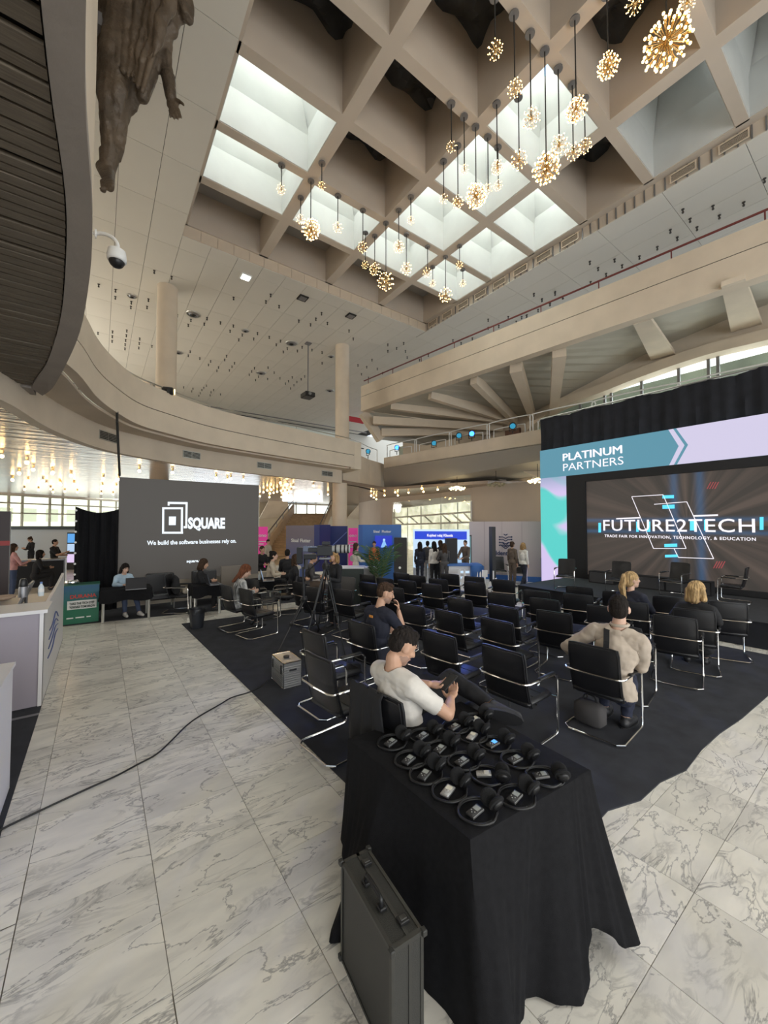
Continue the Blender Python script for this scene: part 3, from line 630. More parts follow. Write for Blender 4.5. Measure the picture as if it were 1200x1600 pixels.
for x_ in (p0.x+.1, p1.x-.1): MB().tube([(x_, 29.05, p0.z+.2), (x_, 29.05, ZC)], .015, 5).build('hanging_cord', M_dark, bpy.data.objects['banner'])
struct(MB().box((-18.2, -9, 0), (-18, 36, 15)).build('wall_west', M_beige)); struct(MB().box((-18, -9.2, 7), (24, -9, 15)).build('wall_south', M_beige))
# ================================================================= CHAIR
def chair_parts(root, back_h=1.0):
    fr = MB(); r = .0125
    for s in (1, -1):
        y = .305*s
        P = [(-.30, y*.0, .022)] if 0 else []
        side = [(-.33, 0, .022), (-.33, y-.06*s, .022), (-.27, y, .022), (.26, y, .022), (.31, y, .035), (.33, y, .08), (.315, y, .60), (.30, y, .655), (.25, y, .675), (-.06, y, .685), (-.15, y, .688), (-.235, y, .69), (-.285, y-.02*s, .69), (-.312, y-.07*s, .69), (-.322, 0, .69)]
        fr.tube(side, r, 8)
    fr.tube([(.30, -.305, .42), (.30, .305, .42)], .01, 6); fr.tube([(-.0, -.24, .395), (-.0, .24, .395)], .01, 6)
    fr.build('frame', M_chrome, root, smooth=40)
    seat = MB().rbox((.05, 0, .445), (.25, .262, .04), .03); 
    for q in (-.08, .08): seat.tube([(q+.04, -.22, .486), (q+.04, .22, .486)], .005, 5)
    seat.build('seat', M_leather, root, smooth=50)
    # back: curved slab from the seat up, leaning
    n, m = 9, 9; V = []; F = []
    def bp(u, v, t):   # u across -1..1, v 0..1 up
        z = .40+v*(back_h-.40); x = -.165-.125*v-.02*math.sin(v*math.pi)+.025*(u*u)+ (.02 if v < .05 else 0)
        w = .268-(.012 if v > .93 else 0); return (x-t*.5*(1 if 1 else 0), u*w, z-.012*(abs(u)**6)*(v > .9))
    for side_ in (-1, 1):
        for i in range(n):
            for j in range(m):
                u, v = -1+2*i/(n-1), j/(m-1); e = min(1, 4*(1-abs(u)), 5*(1-v), 6*v+.2); V.append(bp(u, v, side_*(.02+.03*math.sqrt(max(0, e)))))
    g = lambda s, i, j: s*n*m+i*m+j
    for s in (0, 1):
        for i in range(n-1):
            for j in range(m-1):
                f = (g(s, i, j), g(s, i+1, j), g(s, i+1, j+1), g(s, i, j+1)); F.append(f if s else f[::-1])
    B = [(i, 0) for i in range(n)]+[(n-1, j) for j in range(1, m)]+[(i, m-1) for i in range(n-2, -1, -1)]+[(0, j) for j in range(m-2, 0, -1)]
    for (a, b), (c, d) in zip(B, B[1:]+B[:1]): F.append((g(0, a, b), g(1, a, b), g(1, c, d), g(0, c, d)))
    MB().add(V, F).build('backrest', M_leather, root, smooth=50)
    seam = MB(); zt_ = lambda v, t: bp(0, v, t)
    seam.tube([bp(-.97+1.94*i/8, .965, .055) for i in range(9)], .006, 5); seam.tube([bp(-.96, j/6, .052) for j in range(7)], .005, 5); seam.tube([bp(.96, j/6, .052) for j in range(7)], .005, 5)
    seam.build('piping', M_leather, root)
    for s in (1, -1):
        MB().rbox((.09, .305*s, .70), (.16, .024, .014), .01).build('armrest', M_blackplas, root, smooth=50)
proto = thing('conference_chair', '', 'chair'); chair_parts(proto)
first_chair = [True]
def chair(x, y, ang, label, group='black cantilever chairs of the audience', z=.012):
    # ang: heading the sitter faces, in degrees from +X; x, y = middle of the top of the backrest
    a = math.radians(ang); px, py = x+.28*math.cos(a), y+.28*math.sin(a)
    if first_chair[0]: o = proto; first_chair[0] = False; o.location = (px, py, z); o.rotation_mode = 'XYZ'; o.rotation_euler = (0, 0, a); o['label'] = label; o['group'] = group
    else: o = dup(proto, (px, py, z), a, label, group)
    return o
ROWS = [  # rows from the headset table; chairs from the stage's right hand side; px of the two top corners of the back, heading
 [('P1', 556, 1062, 628, 1108, 4), ('L3', 472, 1019, 523, 1038, 6), ('L2', 470, 984, 508, 997, 6)],
 [('N1', 752.5, 1007.5, 819, 1026, 3), ('N3', 656, 985, 715, 999, 6), ('L1', 545, 971, 582, 980, 8)],
 [('P3', 885, 1004.5, 968, 1019, 5), ('N2', 751, 965.5, 801, 976, 4), ('N4', 678, 952.5, 722, 962, 4), ('N5', 624, 945, 661, 949, 12), ('L4', 524, 921, 545, 924, 14), ('L10', 458, 910, 477, 912, 14)],
 [('N30', 935, 975, 1000, 984, 10), ('N20', 838, 955, 892, 961, 12), ('N17', 768, 946, 803, 952, 6), ('N12', 703, 935, 732, 940, 8), ('N6', 600.5, 918, 627.5, 920.5, 16), ('L5', 565, 911, 584, 912.5, 16)],
 [('N28', 1022, 962, 1087, 969, 14), ('N23', 923, 947, 965, 952, 12), ('N19', 829, 935, 871, 940, 12), ('N16', 767, 928, 797, 930, 18), ('N9', 662, 912.5, 685, 915, 14), ('N7', 624, 907.5, 646, 909.5, 14), ('L7', 592, 904, 610, 906, 14), ('L6', 565, 899, 582, 900, 14)],
 [('N27', 1053, 952, 1117, 958, 16), ('N24', 962, 940, 1008, 944, 18), ('N22', 883, 929, 922, 932, 18), ('N18', 823, 923, 853, 926, 15), ('N14', 729, 910, 753, 912, 16), ('N10', 673, 905, 695, 907, 16), ('N8', 642, 900, 659, 901, 16), ('L8', 619, 896, 634, 897, 16)],
 [('N29', 1108, 941, 1168, 945, 22), ('N26', 1027, 933, 1067, 936, 20), ('N25', 945, 925, 985, 928, 20), ('N21', 888, 917, 922, 920, 16), ('N15', 774, 907, 799, 908, 22), ('N13', 730, 902, 751, 903, 20), ('N11', 694, 897.5, 711, 898.5, 20)]]
CH = {}
for r, row in enumerate(ROWS):
    for k, (nm, a, b, c, d, ang) in enumerate(row):
        p = (Z(a, b, .985)+Z(c, d, .985))/2
        if nm == 'P1': p = Vector((1.83, 2.56, 0)); 
        lab = 'black leather conference chair, %s from the right in the %s row from the headset table' % (ORD[k], ORD[r])
        if nm == 'P1': lab = 'black leather conference chair with a jacket over its back, behind the headset table'
        if nm == 'P3': lab = 'black leather conference chair that the man in braces sits on'
        CH[nm] = chair(p.x, p.y, ang, lab)
for nm, (px, py), ang, lab in [('A1', (352, 916), 10, 'black conference chair of the woman in the striped jacket, left of the camera tripods'),
                          ('A2', (382, 922), 12, 'empty black conference chair with brown seat reflections, nearest the waste bin'),
                          ('A4', (394, 906.5), 12, 'empty black conference chair tucked behind the one nearest the waste bin'),
                          ('A3', (487, 919), 30, 'black conference chair standing behind the camera tripods'),
                          ('A5', (543, 903), 200, 'black chair with a rounded back turned towards the laptop table'),
                          ('A6', (464, 899), 160, 'black conference chair beside the laptop table, left of the tripods')]:
    p = Z(px, py, .985); CH[nm] = chair(p.x, p.y, ang, lab, group='loose chairs left of the audience')
p = Z(262, 899, .985); CH['B1'] = chair(p.x, p.y, -25, 'black conference chair with bags on it, between the two laptop tables at the dark screen', group='loose chairs left of the audience')
# stage chairs stand on the stage, facing the audience
for k, (px, py, zt, ang) in enumerate([(886, 874, 1.5, 200), (972, 878, 1.5, 188), (1065, 880, 1.5, 170), (1172, 888, 1.5, 95)]):
    p = Z(px, py, 1.33); CH['S%d' % k] = chair(p.x, p.y, ang, 'black leather chair on the stage facing the audience, %s from the left' % ORD[k], 'four chairs on the stage', z=.512); CH['S%d' % k].scale = (.84, .84, .84)
for k, (px, py, ang) in enumerate([(807, 888, 25), (777, 873, 230)]):
    p = D(px, 905, 15.2+k); CH['W%d' % k] = chair(p.x, p.y, ang, 'black chair with chrome frame by the logo wall, %s' % ('in front of the walking pair' if k == 0 else 'just right of the thin black tower'), 'chairs by the logo wall', z=.0)
# ================================================================= STAGE + LED WALL
M_stage = mat('black_stage_carpet', (.028, .029, .032), .8, noise=.2, nscale=6)
stg = thing('stage', 'low black carpeted stage in front of the big screen', 'stage')
MB().ext([(10.25, 7.1), (10.1, 3.9), (10.0, -3), (13.2, -3), (13.2, 7.1)], .012, .50).build('platform', M_drape, stg)
MB().ext([(10.23, 7.12), (10.08, 3.9), (9.98, -3), (13.2, -3), (13.2, 7.12)], .50, .512).build('top_carpet', M_stage, stg)
XL = 13.3
led = thing('stage_screen', 'huge stage screen wall with teal header, turquoise side column and dark show graphic', 'screen')
def screen_mat(name, build, strength):
    m = bpy.data.materials.new(name); m.use_nodes = True; nt = m.node_tree; b = nt.nodes['Principled BSDF']; b.inputs['Base Color'].default_value = (.01, .01, .01, 1); b.inputs['Roughness'].default_value = .5
    out = build(nt.nodes, nt.links); nt.links.new(out, b.inputs['Emission Color']); b.inputs['Emission Strength'].default_value = strength; return m
def em(name, c, s=1.): return mat(name, (.01, .01, .01), .5, emit=s, ec=c)
def col_nodes(N, L):
    t = N.new('ShaderNodeTexCoord'); mp = N.new('ShaderNodeMapping'); mp.inputs['Scale'].default_value = (1, .8, .9); L.new(t.outputs['Object'], mp.inputs[0])
    n = N.new('ShaderNodeTexNoise'); n.inputs['Scale'].default_value = .75; n.inputs['Detail'].default_value = .5; n.inputs['Distortion'].default_value = 1.3; L.new(mp.outputs[0], n.inputs[0])
    r = N.new('ShaderNodeValToRGB'); e = r.color_ramp.elements; e[0].position = .46; e[0].color = (.10, .60, .56, 1); e[1].position = .58; e[1].color = (.62, .52, .80, 1)
    q = e.new(.53); q.color = (.30, .62, .66, 1)
    L.new(n.outputs[0], r.inputs[0])
    s = N.new('ShaderNodeSeparateXYZ'); L.new(t.outputs['Object'], s.inputs[0]); g = N.new('ShaderNodeMapRange'); g.inputs['From Min'].default_value = 3.5; g.inputs['From Max'].default_value = 4.5; L.new(s.outputs['Z'], g.inputs[0])
    mx = N.new('ShaderNodeMix'); mx.data_type = 'RGBA'; L.new(g.outputs[0], mx.inputs[0]); L.new(r.outputs[0], mx.inputs[6]); mx.inputs[7].default_value = (.095, .27, .36, 1); return mx.outputs[2]
zTop, zHd, yL, yC = 5.10, 4.06, 8.2, 7.2
MB().box((XL, yC, .05), (XL+.25, yL, zHd)).build('side_column', screen_mat('led_column', col_nodes, 1.0), led)
M_teal = em('led_teal', (.095, .27, .36)); M_lil = em('led_lilac', (.60, .56, .74)); M_navy = em('led_navy', (.06, .22, .32))
M_wt = em('led_white', (.92, .88, .95), 1.1); M_blackm = mat('black_surround', (.010, .010, .012), .7)
MB().box((XL, -3, zHd), (XL+.25, yL, zTop)).build('header_panel', M_teal, led)
def yat(px, py=690): return X(px, py, XL).y
# chevron + lilac field on the header
mz = (zHd+zTop)/2
MB().slab([(XL-.004, 4.12, zTop), (XL-.004, -3, zTop), (XL-.004, -3, zHd), (XL-.004, 4.12, zHd), (XL-.004, 3.88, mz)], (.003, 0, 0)).build('header_field', M_lil, led)
MB().slab([(XL-.010, 4.0, zTop), (XL-.010, 3.93, zTop), (XL-.010, 3.66, mz), (XL-.010, 3.93, zHd), (XL-.010, 4.0, zHd), (XL-.010, 3.74, mz)], (.003, 0, 0)).build('header_chevron', M_teal, led)
ax, ay = (0, -1, 0), (0, 0, 1)
a = X(880, 727, XL-.01); b = X(972, 713, XL-.01)
for dz_ in (0, .009, -.009): text('header_lettering', 'PLATINUM', (XL-.012, a.y+dz_, 4.60+dz_*.5), ax, ay, .27, M_wt, led, width=a.y-b.y, bold=0)
text('header_lettering', 'PARTNERS', (XL-.012, a.y, 4.24), ax, ay, .27, M_wt, led, width=(a.y-b.y)*1.02, bold=-.004)
# black surround and recessed main screen
MB().box((XL, -3, 3.80), (XL+.3, yC, zHd-.002)).box((XL, 6.55, .512), (XL+.3, yC, 3.80)).box((XL, -3, .512), (XL+.3, 6.55, .66)).build('surround', M_blackm, led)
def main_nodes(N, L):
    t = N.new('ShaderNodeTexCoord'); s = N.new('ShaderNodeSeparateXYZ'); L.new(t.outputs['Object'], s.inputs[0])
    y = N.new('ShaderNodeMath'); y.operation = 'SUBTRACT'; y.inputs[1].default_value = 3.75; L.new(s.outputs['Y'], y.inputs[0])
    z = N.new('ShaderNodeMath'); z.operation = 'SUBTRACT'; z.inputs[1].default_value = 2.3; L.new(s.outputs['Z'], z.inputs[0])
    at = N.new('ShaderNodeMath'); at.operation = 'ARCTAN2'; L.new(z.outputs[0], at.inputs[0]); L.new(y.outputs[0], at.inputs[1])
    n = N.new('ShaderNodeTexNoise'); n.noise_dimensions = '1D'; n.inputs['Scale'].default_value = 5; n.inputs['Detail'].default_value = 4; L.new(at.outputs[0], n.inputs['W'])
    r = N.new('ShaderNodeValToRGB'); e = r.color_ramp.elements; e[0].position = .4; e[0].color = (.040, .034, .030, 1); e[1].position = .7; e[1].color = (.088, .066, .055, 1); L.new(n.outputs[0], r.inputs[0])
    # blue shafts up, down, left, right from the middle
    def gauss(src, w):
        a = N.new('ShaderNodeMath'); a.operation = 'MULTIPLY'; L.new(src, a.inputs[0]); L.new(src, a.inputs[1]); b = N.new('ShaderNodeMath'); b.operation = 'MULTIPLY'; b.inputs[1].default_value = -1/(w*w); L.new(a.outputs[0], b.inputs[0])
        c = N.new('ShaderNodeMath'); c.operation = 'EXPONENT'; L.new(b.outputs[0], c.inputs[0]); return c.outputs[0]
    def ringed(src, off_):
        a = N.new('ShaderNodeMath'); a.operation = 'ABSOLUTE'; L.new(src, a.inputs[0]); b = N.new('ShaderNodeMath'); b.operation = 'SUBTRACT'; b.inputs[1].default_value = off_; L.new(a.outputs[0], b.inputs[0]); return b.outputs[0]
    g1 = gauss(ringed(y.outputs[0], .30), .10); g2 = gauss(ringed(z.outputs[0], .18), .06)
    m = N.new('ShaderNodeMath'); m.operation = 'ADD'; L.new(g1, m.inputs[0]); L.new(g2, m.inputs[1])
    k = N.new('ShaderNodeMath'); k.operation = 'MULTIPLY'; k.inputs[1].default_value = .45; L.new(m.outputs[0], k.inputs[0])
    mx = N.new('ShaderNodeMix'); mx.data_type = 'RGBA'; L.new(k.outputs[0], mx.inputs[0]); L.new(r.outputs[0], mx.inputs[6]); mx.inputs[7].default_value = (.035, .12, .26, 1); return mx.outputs[2]
scr = MB().box((XL+.1, -3, .66), (XL+.2, 6.55, 3.80)).build('main_panel', screen_mat('led_main', main_nodes, 1.0), led)
XS = XL+.088
def SP(px, py): return X(px, py, XS)
M_cyan = em('led_cyan', (.10, .66, .95), 1.2)
def quadpx(name, pts, m, par=led, dx=0): MB().slab([SP(*p)+Vector((dx, 0, 0)) for p in pts], (.003, 0, 0)).build(name, m, par)
def cyan(x0, y0, x1, y1): quadpx('light_bar', [(x0, y0), (x1, y0-(x1-x0)*.03), (x1, y1-(x1-x0)*.03), (x0, y1)], M_cyan)
for r_ in ((1035, 774, 1053, 779), (1035, 789, 1054, 795), (1038, 850, 1058, 855), (1039, 867, 1059, 871), (994, 815, 998, 831), (1011, 815, 1016, 831), (1078, 812, 1086, 829), (1100, 812, 1106, 829), (1187, 808, 1193, 828), (935, 817, 939, 832), (913, 818, 915, 832)): cyan(*r_)
def linepx(p, q, w=.018): a, b = SP(*p), SP(*q); d = (b-a).normalized(); n_ = Vector((0, -d.z, d.y))*w/2; MB().slab([a-n_, b-n_, b+n_, a+n_], (.003, 0, 0)).build('outline', M_wt, led)
for p, q in (((987, 776), (1036, 773)), ((1036, 773), (1072, 857)), ((1072, 857), (1021, 857)), ((1021, 857), (987, 776)), ((1022, 788), (1073, 784)), ((1073, 784), (1115, 873)), ((1115, 873), (1060, 871)), ((1060, 871), (1053, 857))): linepx(p, q)
a = SP(943, 828); b = SP(1180, 824)
zb = SP(943, 829).z; ht = SP(943, 811).z-zb
text('title_lettering', 'FUTURE2TECH', (XS-.01, a.y, zb), ax, ay, .37, M_wt, led, width=a.y-b.y, bold=.004, spacing=1.08)
MB().slab([SP(963, 809.5)+Vector((-.01, 0, 0)), SP(1000, 808)+Vector((-.01, 0, 0)), SP(1000, 810)+Vector((-.01, 0, 0)), SP(963, 811.5)+Vector((-.01, 0, 0))], (.003, 0, 0)).build('title_bar', M_wt, led)
MB().slab([SP(1084, 805)+Vector((-.01, 0, 0)), SP(1122, 803.5)+Vector((-.01, 0, 0)), SP(1122, 806)+Vector((-.01, 0, 0)), SP(1084, 807.5)+Vector((-.01, 0, 0))], (.003, 0, 0)).build('title_bar', M_wt, led)
a = SP(945, 838); b = SP(1181, 838)
text('subtitle_lettering', 'TRADE FAIR FOR INNOVATION, TECHNOLOGY, & EDUCATION', (XS-.01, a.y, SP(945, 839).z), ax, ay, .085, M_wt, led, width=a.y-b.y, bold=.012, spacing=1.15)
M_redl = em('led_red', (.35, .06, .07))
for (cx, cy) in ((1112, 758), (1122, 882)):
    for q in range(4): linepx_ = (cx-8+q*4, cy+6), (cx-2+q*4, cy-5); a_, b_ = SP(*linepx_[0]), SP(*linepx_[1]); MB().slab([a_, b_, b_+Vector((0, -.02, 0)), a_+Vector((0, -.02, 0))], (.003, 0, 0)).build('red_tick', M_redl, led)
# black drape above the LED wall, with folds
dr = MB(); n = 120; V = []
for i in range(n+1):
    y = 8.25-i*(11.2/n); f = .05*math.sin(i*1.7)+.035*math.sin(i*.63+1); top = 6.30+.03*math.sin(i*.4)
    for k in range(5): z = 5.1+(top-5.1)*k/4; V.append((XL+.12+f*(1-.5*k/4)+.02*math.sin(i*2.9+k), y, z))
dr.add(V, [(5*i+k, 5*i+5+k, 5*i+6+k, 5*i+1+k) for i in range(n) for k in range(4)])
do = dr.build('drape', M_drape, smooth=70); tag(do, 'black pleated drape hanging above the stage screen header', 'drape')
MB().tube([(XL+.12, 8.25, 6.33), (XL+.12, -3, 6.33)], .03, 6).build('hanging_bar', M_steel, do)
MB().box((XL+.4, 7.9, 0), (XL+.5, 8.2, 6.3)).box((XL+.35, -3, 0), (XL+.45, 8.1, 5.0)).build('backing', M_blackm, led)
for k, (px, py, w) in enumerate(((943, 913, .75), (1018, 916, .75), (1077, 924, 1.0))):
    p = Z(px, py, .512); m_ = thing('stage_monitor', 'low black wedge monitor at the foot of the stage screen, %s from the left' % ORD[k], 'monitor', (12.7, p.y*12.7/p.x, .512), group='low monitors on the stage')
    MB().box((-.15, -w/2, 0), (.15, w/2, .36)).build('cabinet', M_blackm, m_); MB().box((-.162, -w/2+.03, .03), (-.15, w/2-.03, .33)).build('grille', mat('monitor_grille', (.05, .05, .055), .5), m_)
# ================================================================= PENDANT LAMPS
pend = [(440, 296, 7.2, 440, 256), (503, 290, 6, 503, 253), (483, 358, 15, 486, 281), (470, 343, 7, 470, 307), (527.6, 355, 8, 528, 304), (567, 386, 8, 567, 327), (570, 414, 5.6, 571, 362), (585, 421, 9, 585.6, 367), (601, 440, 13.5, 603, 347), (623, 386, 9, 623, 327), (642, 344, 6, 642, 306), (635, 420, 9, 635, 365), (668, 426, 7, 668, 384), (676, 443, 5, 676, 416), (695, 461, 11, 696, 400), (719, 414, 5.5, 718, 383), (723.6, 443, 5, 723, 420), (693, 311, 7, 693, 250), (705, 229, 8, 705, 160), (715, 316, 9, 715, 226), (725, 265, 7, 725, 180), (744, 306, 17, 743, 196),
 (775, 78, 12, 773, -8), (805, 138, 12, 803, 20), (830, 185, 14, 828, 50), (856, 263, 21, 851, 77), (812, 250, 13.5, 810, 150), (876, 227, 14, 872, 105), (896, 238, 11.5, 894, 130), (916, 228, 10.5, 913, 152), (904, 172, 16, 898, 28), (951, 103, 16, 948, -12), (1019, 65, 34, 1040, -33), (992, 6, 13, 990, -60), (1073, 4, 13, 1072, -60), (778, 262, 10, 776, 160), (779, 290, 7, 778, 228), (762, 294, 7.5, 762, 212)]
def pendant_mesh(n, seed):
    rnd = random.Random(seed); sp = MB(); bl = MB(); pts = []
    for i in range(n):
        z = 1-2*(i+.5)/n; a = i*2.39996+seed; r = math.sqrt(1-z*z); d = Vector((r*math.cos(a), r*math.sin(a), z)); L = rnd.uniform(.8, 1.0)
        sp.tube([d*.12, d*L*.86], .016, 4, caps=False); sp.lathe([(.035, 0), (.05, .09)], 6, c=d*(L*.84), R=d.to_track_quat('Z', 'Y').to_matrix())
        bl.sph(d*L, .062, 6, 4)
    sp.sph((0, 0, 0), .16, 8, 6); return sp, bl
pm = {}
for nb in (22, 34, 80):
    sp, bl = pendant_mesh(nb, nb); a = sp.mesh('spokes'); a.materials.append(M_brass); b = bl.mesh('bulbs'); b.materials.append(M_bulb); pm[nb] = (a, b)
can = MB().lathe([(.10, 0), (.10, .03), (.03, .06)], 12, c=(0, 0, -.06)).mesh('ceiling_rose'); can.materials.append(M_grey)
order = sorted(pend, key=lambda t: t[0])
for k, (px, py, pr, cx, cy) in enumerate(order):
    p = Z(cx, cy, 12.6); d = (p-O).dot(Fv); zb = zat(Vector((p.x, p.y, 0)), py); q = Vector((p.x, p.y, zb)); R_ = pr/FPX*(q-O).dot(Fv)*1.02
    nb = 22 if pr < 8.5 else 34 if pr < 15 else 80
    size = {22: 'small', 34: 'medium', 80: 'large'}[nb]
    n1 = str(k+1); suf = 'th' if 10 <= (k+1) % 100 <= 20 else {1: 'st', 2: 'nd', 3: 'rd'}.get((k+1) % 10, 'th')
    t = thing('pendant_lamp', '%s brass ball of lit bulbs under the skylights, %s%s pendant from the left' % (size, n1, suf), 'lamp', q, group='brass pendant lamps under the skylights')
    for nm, me in (('spokes', pm[nb][0]), ('bulbs', pm[nb][1])):
        o = link(nm, me, t); o.scale = (R_,)*3; o.rotation_euler = (0, 0, k)
        if nm == 'bulbs': o['kind'] = 'stuff'
    MB().tube([(0, 0, R_*.15), (0, 0, 12.55-zb)], .014, 5).build('cable', M_dark, t); o = link('ceiling_rose', can, t); o.location = (0, 0, 12.6-zb)
# ================================================================= BARE SOCKETS OF THE WHITE CEILING
def crop(L, ox, oy, s): return [(ox+a/s, oy+b/s) for a, b in L]
sk = crop([(93,130),(165,152),(164,182),(232,203),(230,223),(305,192),(299,223),(330,72),(404,97),(668,185),(826,172),(806,200),(862,220),(946,281),(996,297),(1019,273),(1043,250),(1068,291),(1160,323),(1178,357),(486,278),(475,299),(555,271),(543,294),(612,289),(667,302),(653,324),(705,340),(690,361),(770,334),(754,357),(820,350),(850,382),(868,366),(880,412),(897,398),(940,408),(960,392),(1002,404),(1045,415),(1045,460),(428,258),(90,333),(152,327),(151,347),(150,367),(213,323),(211,343),(208,363),(206,381),(205,399),(268,357),(266,376),(264,395),(320,388),(483,411),(475,428),(524,440),(570,452),(561,467),(638,430),(630,446),(604,478),(597,492),(672,460),(661,475),(650,490),(757,481),(745,495),(735,509),(774,517),(762,531),(815,479),(813,527),(841,500),(866,524),(889,546),(902,536),(918,520),(911,567),(925,553),(938,540),(956,528),(971,516),(421,545),(455,562),(495,568),(490,579),(533,574),(526,587),(520,598),(541,565),(552,555),(572,583),(568,596),(583,574),(612,592)], 120, 400, 2.727)
sk += crop([(1187,682),(1109,770),(1018,818),(994,783),(881,796),(908,831),(934,862),(834,872),(860,900),(785,935),(718,970),(653,1003),(625,981),(593,1035),(563,1013),(532,990),(535,1065),(322,1110),(352,1130),(383,1145),(402,1102),(430,1120),(338,1168),(294,1190)], 700, 0, 2.4)
sk += crop([(535,40),(558,55),(580,68),(595,38),(618,48),(462,105),(485,118),(500,105),(515,100),(405,112),(405,135),(435,130),(455,135),(430,150),(305,170),(328,178),(352,190),(360,165),(165,178),(145,192),(170,200),(235,212),(120,182),(120,200),(175,218),(210,225),(75,225),(60,245),(35,240),(90,250),(45,265),(65,275),(105,262)], 540, 440, 1.818)
som = MB().lathe([(.045, 0), (.045, -.02), (.020, -.02), (.020, -.08), (.035, -.09), (.03, -.13)], 7).mesh('ceiling_socket'); som.materials.append(mat('dark_socket', (.05, .045, .04), .5))
for (px, py) in sk:
    p = Z(px, py, ZC-.1); o = link('ceiling_socket', som); o.location = (p.x, p.y, ZC); tag(o, 'small dark empty bulb socket on the white hall ceiling', 'socket', 'empty bulb sockets scattered over the white ceiling')
for k, (px, py, r_) in enumerate(crop([(235,170,0),(497,248,0),(718,317,0),(915,372,0),(430,410,0),(785,498,0),(1083,427,0),(1078,573,0)], 120, 400, 2.727) if 0 else [(120+a/2.727, 400+b/2.727, r) for a, b, r in ((235,170,.2),(497,248,.33),(718,317,.2),(915,372,.33),(432,410,.28),(785,498,.33),(1083,427,.2),(1078,573,.33))]):
    p = Z(px, py, ZC); t = thing('ceiling_diffuser', 'round air diffuser in the white ceiling, %s in order from the left' % ORD[k], 'air vent', (p.x, p.y, ZC), group='round diffusers in the white ceiling')
    MB().lathe([(r_, 0), (r_*.95, -.03), (r_*.8, -.035), (r_*.78, 0)], 18).build('ring', M_steel, t); MB().lathe([(r_*.7, -.005), (r_*.45, -.07), (r_*.4, -.01)], 18).build('cone', M_grey, t); MB().lathe([(r_*.35, -.02), (r_*.2, -.09), (.02, -.03)], 14).build('core', M_dark, t)
for k, (px, py, on) in enumerate(((384, 432, 1), (473, 465, 0), (548, 493, 0))):
    p = Z(px, py, ZC); t = thing('floodlight', ('lit square white floodlight recessed in the ceiling' if on else 'unlit square spotlight in the ceiling, %s of the two right of the lit one' % ('left' if k == 1 else 'right')), 'lamp', (p.x, p.y, ZC))
    MB().box((-.2, -.2, -.05), (.2, .2, 0)).build('housing', M_white if on else M_dark, t); MB().box((-.15, -.15, -.06), (.15, .15, -.05)).build('lens', mat('flood_lens', (1, 1, .9), .4, emit=12) if on else M_grey, t)
# ================================================================= LIT BULBS OF THE LOWER CEILING
bl_ = crop([(180,0),(490,0),(118,62),(265,70),(405,68),(435,98),(560,90),(568,105),(665,22),(697,102),(968,48),(960,120),(950,188),(230,148),(362,155),(475,145),(497,172),(608,168),(725,173),(1090,125),(1060,195)], 0, 740, 6)
bl_ += crop([(8,437),(120,465),(148,497),(235,510),(317,523),(85,512),(55,542),(330,562),(172,587),(345,597),(530,540),(622,503),(770,510),(965,535),(1015,543),(1030,538),(1087,543)], 0, 560, 2.857)
bl_ += crop([(288,88),(352,102),(412,128),(130,175),(165,158),(192,185),(203,152),(225,180),(258,170),(295,160),(315,185),(332,155),(350,178),(388,168),(367,205),(185,222),(300,220),(97,212),(600,115),(735,195),(652,212),(1140,210)], 390, 740, 6)
bl_ += crop([(240,205),(265,225),(288,240),(365,205),(465,175),(490,205),(590,178),(715,140),(730,170),(863,150)], 540, 740, 6)
bm_ = MB().lathe([(.03, .12), (.03, .06), (.02, .05)], 6).mesh('ceiling_bulb'); 
bs = MB().mi(0).lathe([(.05, .19), (.04, .10), (.03, .08)], 7).mi(1).sph((0, 0, 0), .055, 8, 6); bmm = bs.mesh('ceiling_bulb'); bmm.materials.append(M_brass); bmm.materials.append(M_bulbw); bmm.polygons.foreach_set('material_index', bs.m)
for (px, py) in bl_:
    p = Z(px, py, 4.42); o = link('ceiling_bulb', bmm); o.location = p; tag(o, 'bare warm lit bulb on the low glossy ceiling', 'bulb', 'lit bulbs of the low glossy ceiling')
# pendant clusters near the right lower wall
for k, (px, py, lit) in enumerate(((714, 762, 1), (775, 756, 0), (840, 750, 1))):
    p = D(px, py, (22.3, 20.6, 18.9)[k]); t = thing('cluster_lamp', 'half-dome cluster lamp under the lower right balcony, %s' % ('lit left one' if k == 0 else 'unlit middle one' if k == 1 else 'lit right one'), 'lamp', p)
    m = MB()
    for q in range(20): a = q*2.4; z = -.25*(1-q/20.); r_ = math.sqrt(max(0, .13-z*z*.9)); m.sph((r_*math.cos(a), r_*math.sin(a), z*.5), .05, 6, 4)
    m.lathe([(.25, .02), (.05, .1)], 12).build('bulb_cluster', M_bulb if 0 else mat('cluster_bulb%d' % lit, (.5, .45, .3), .3, .3, emit=2.5 if lit else 0, ec=(1, .85, .5)), t); MB().tube([(0, 0, .08), (0, 0, 5.93-p.z)], .012, 5).build('cable', M_dark, t); t.scale = (1.2, 1.2, 1.0)
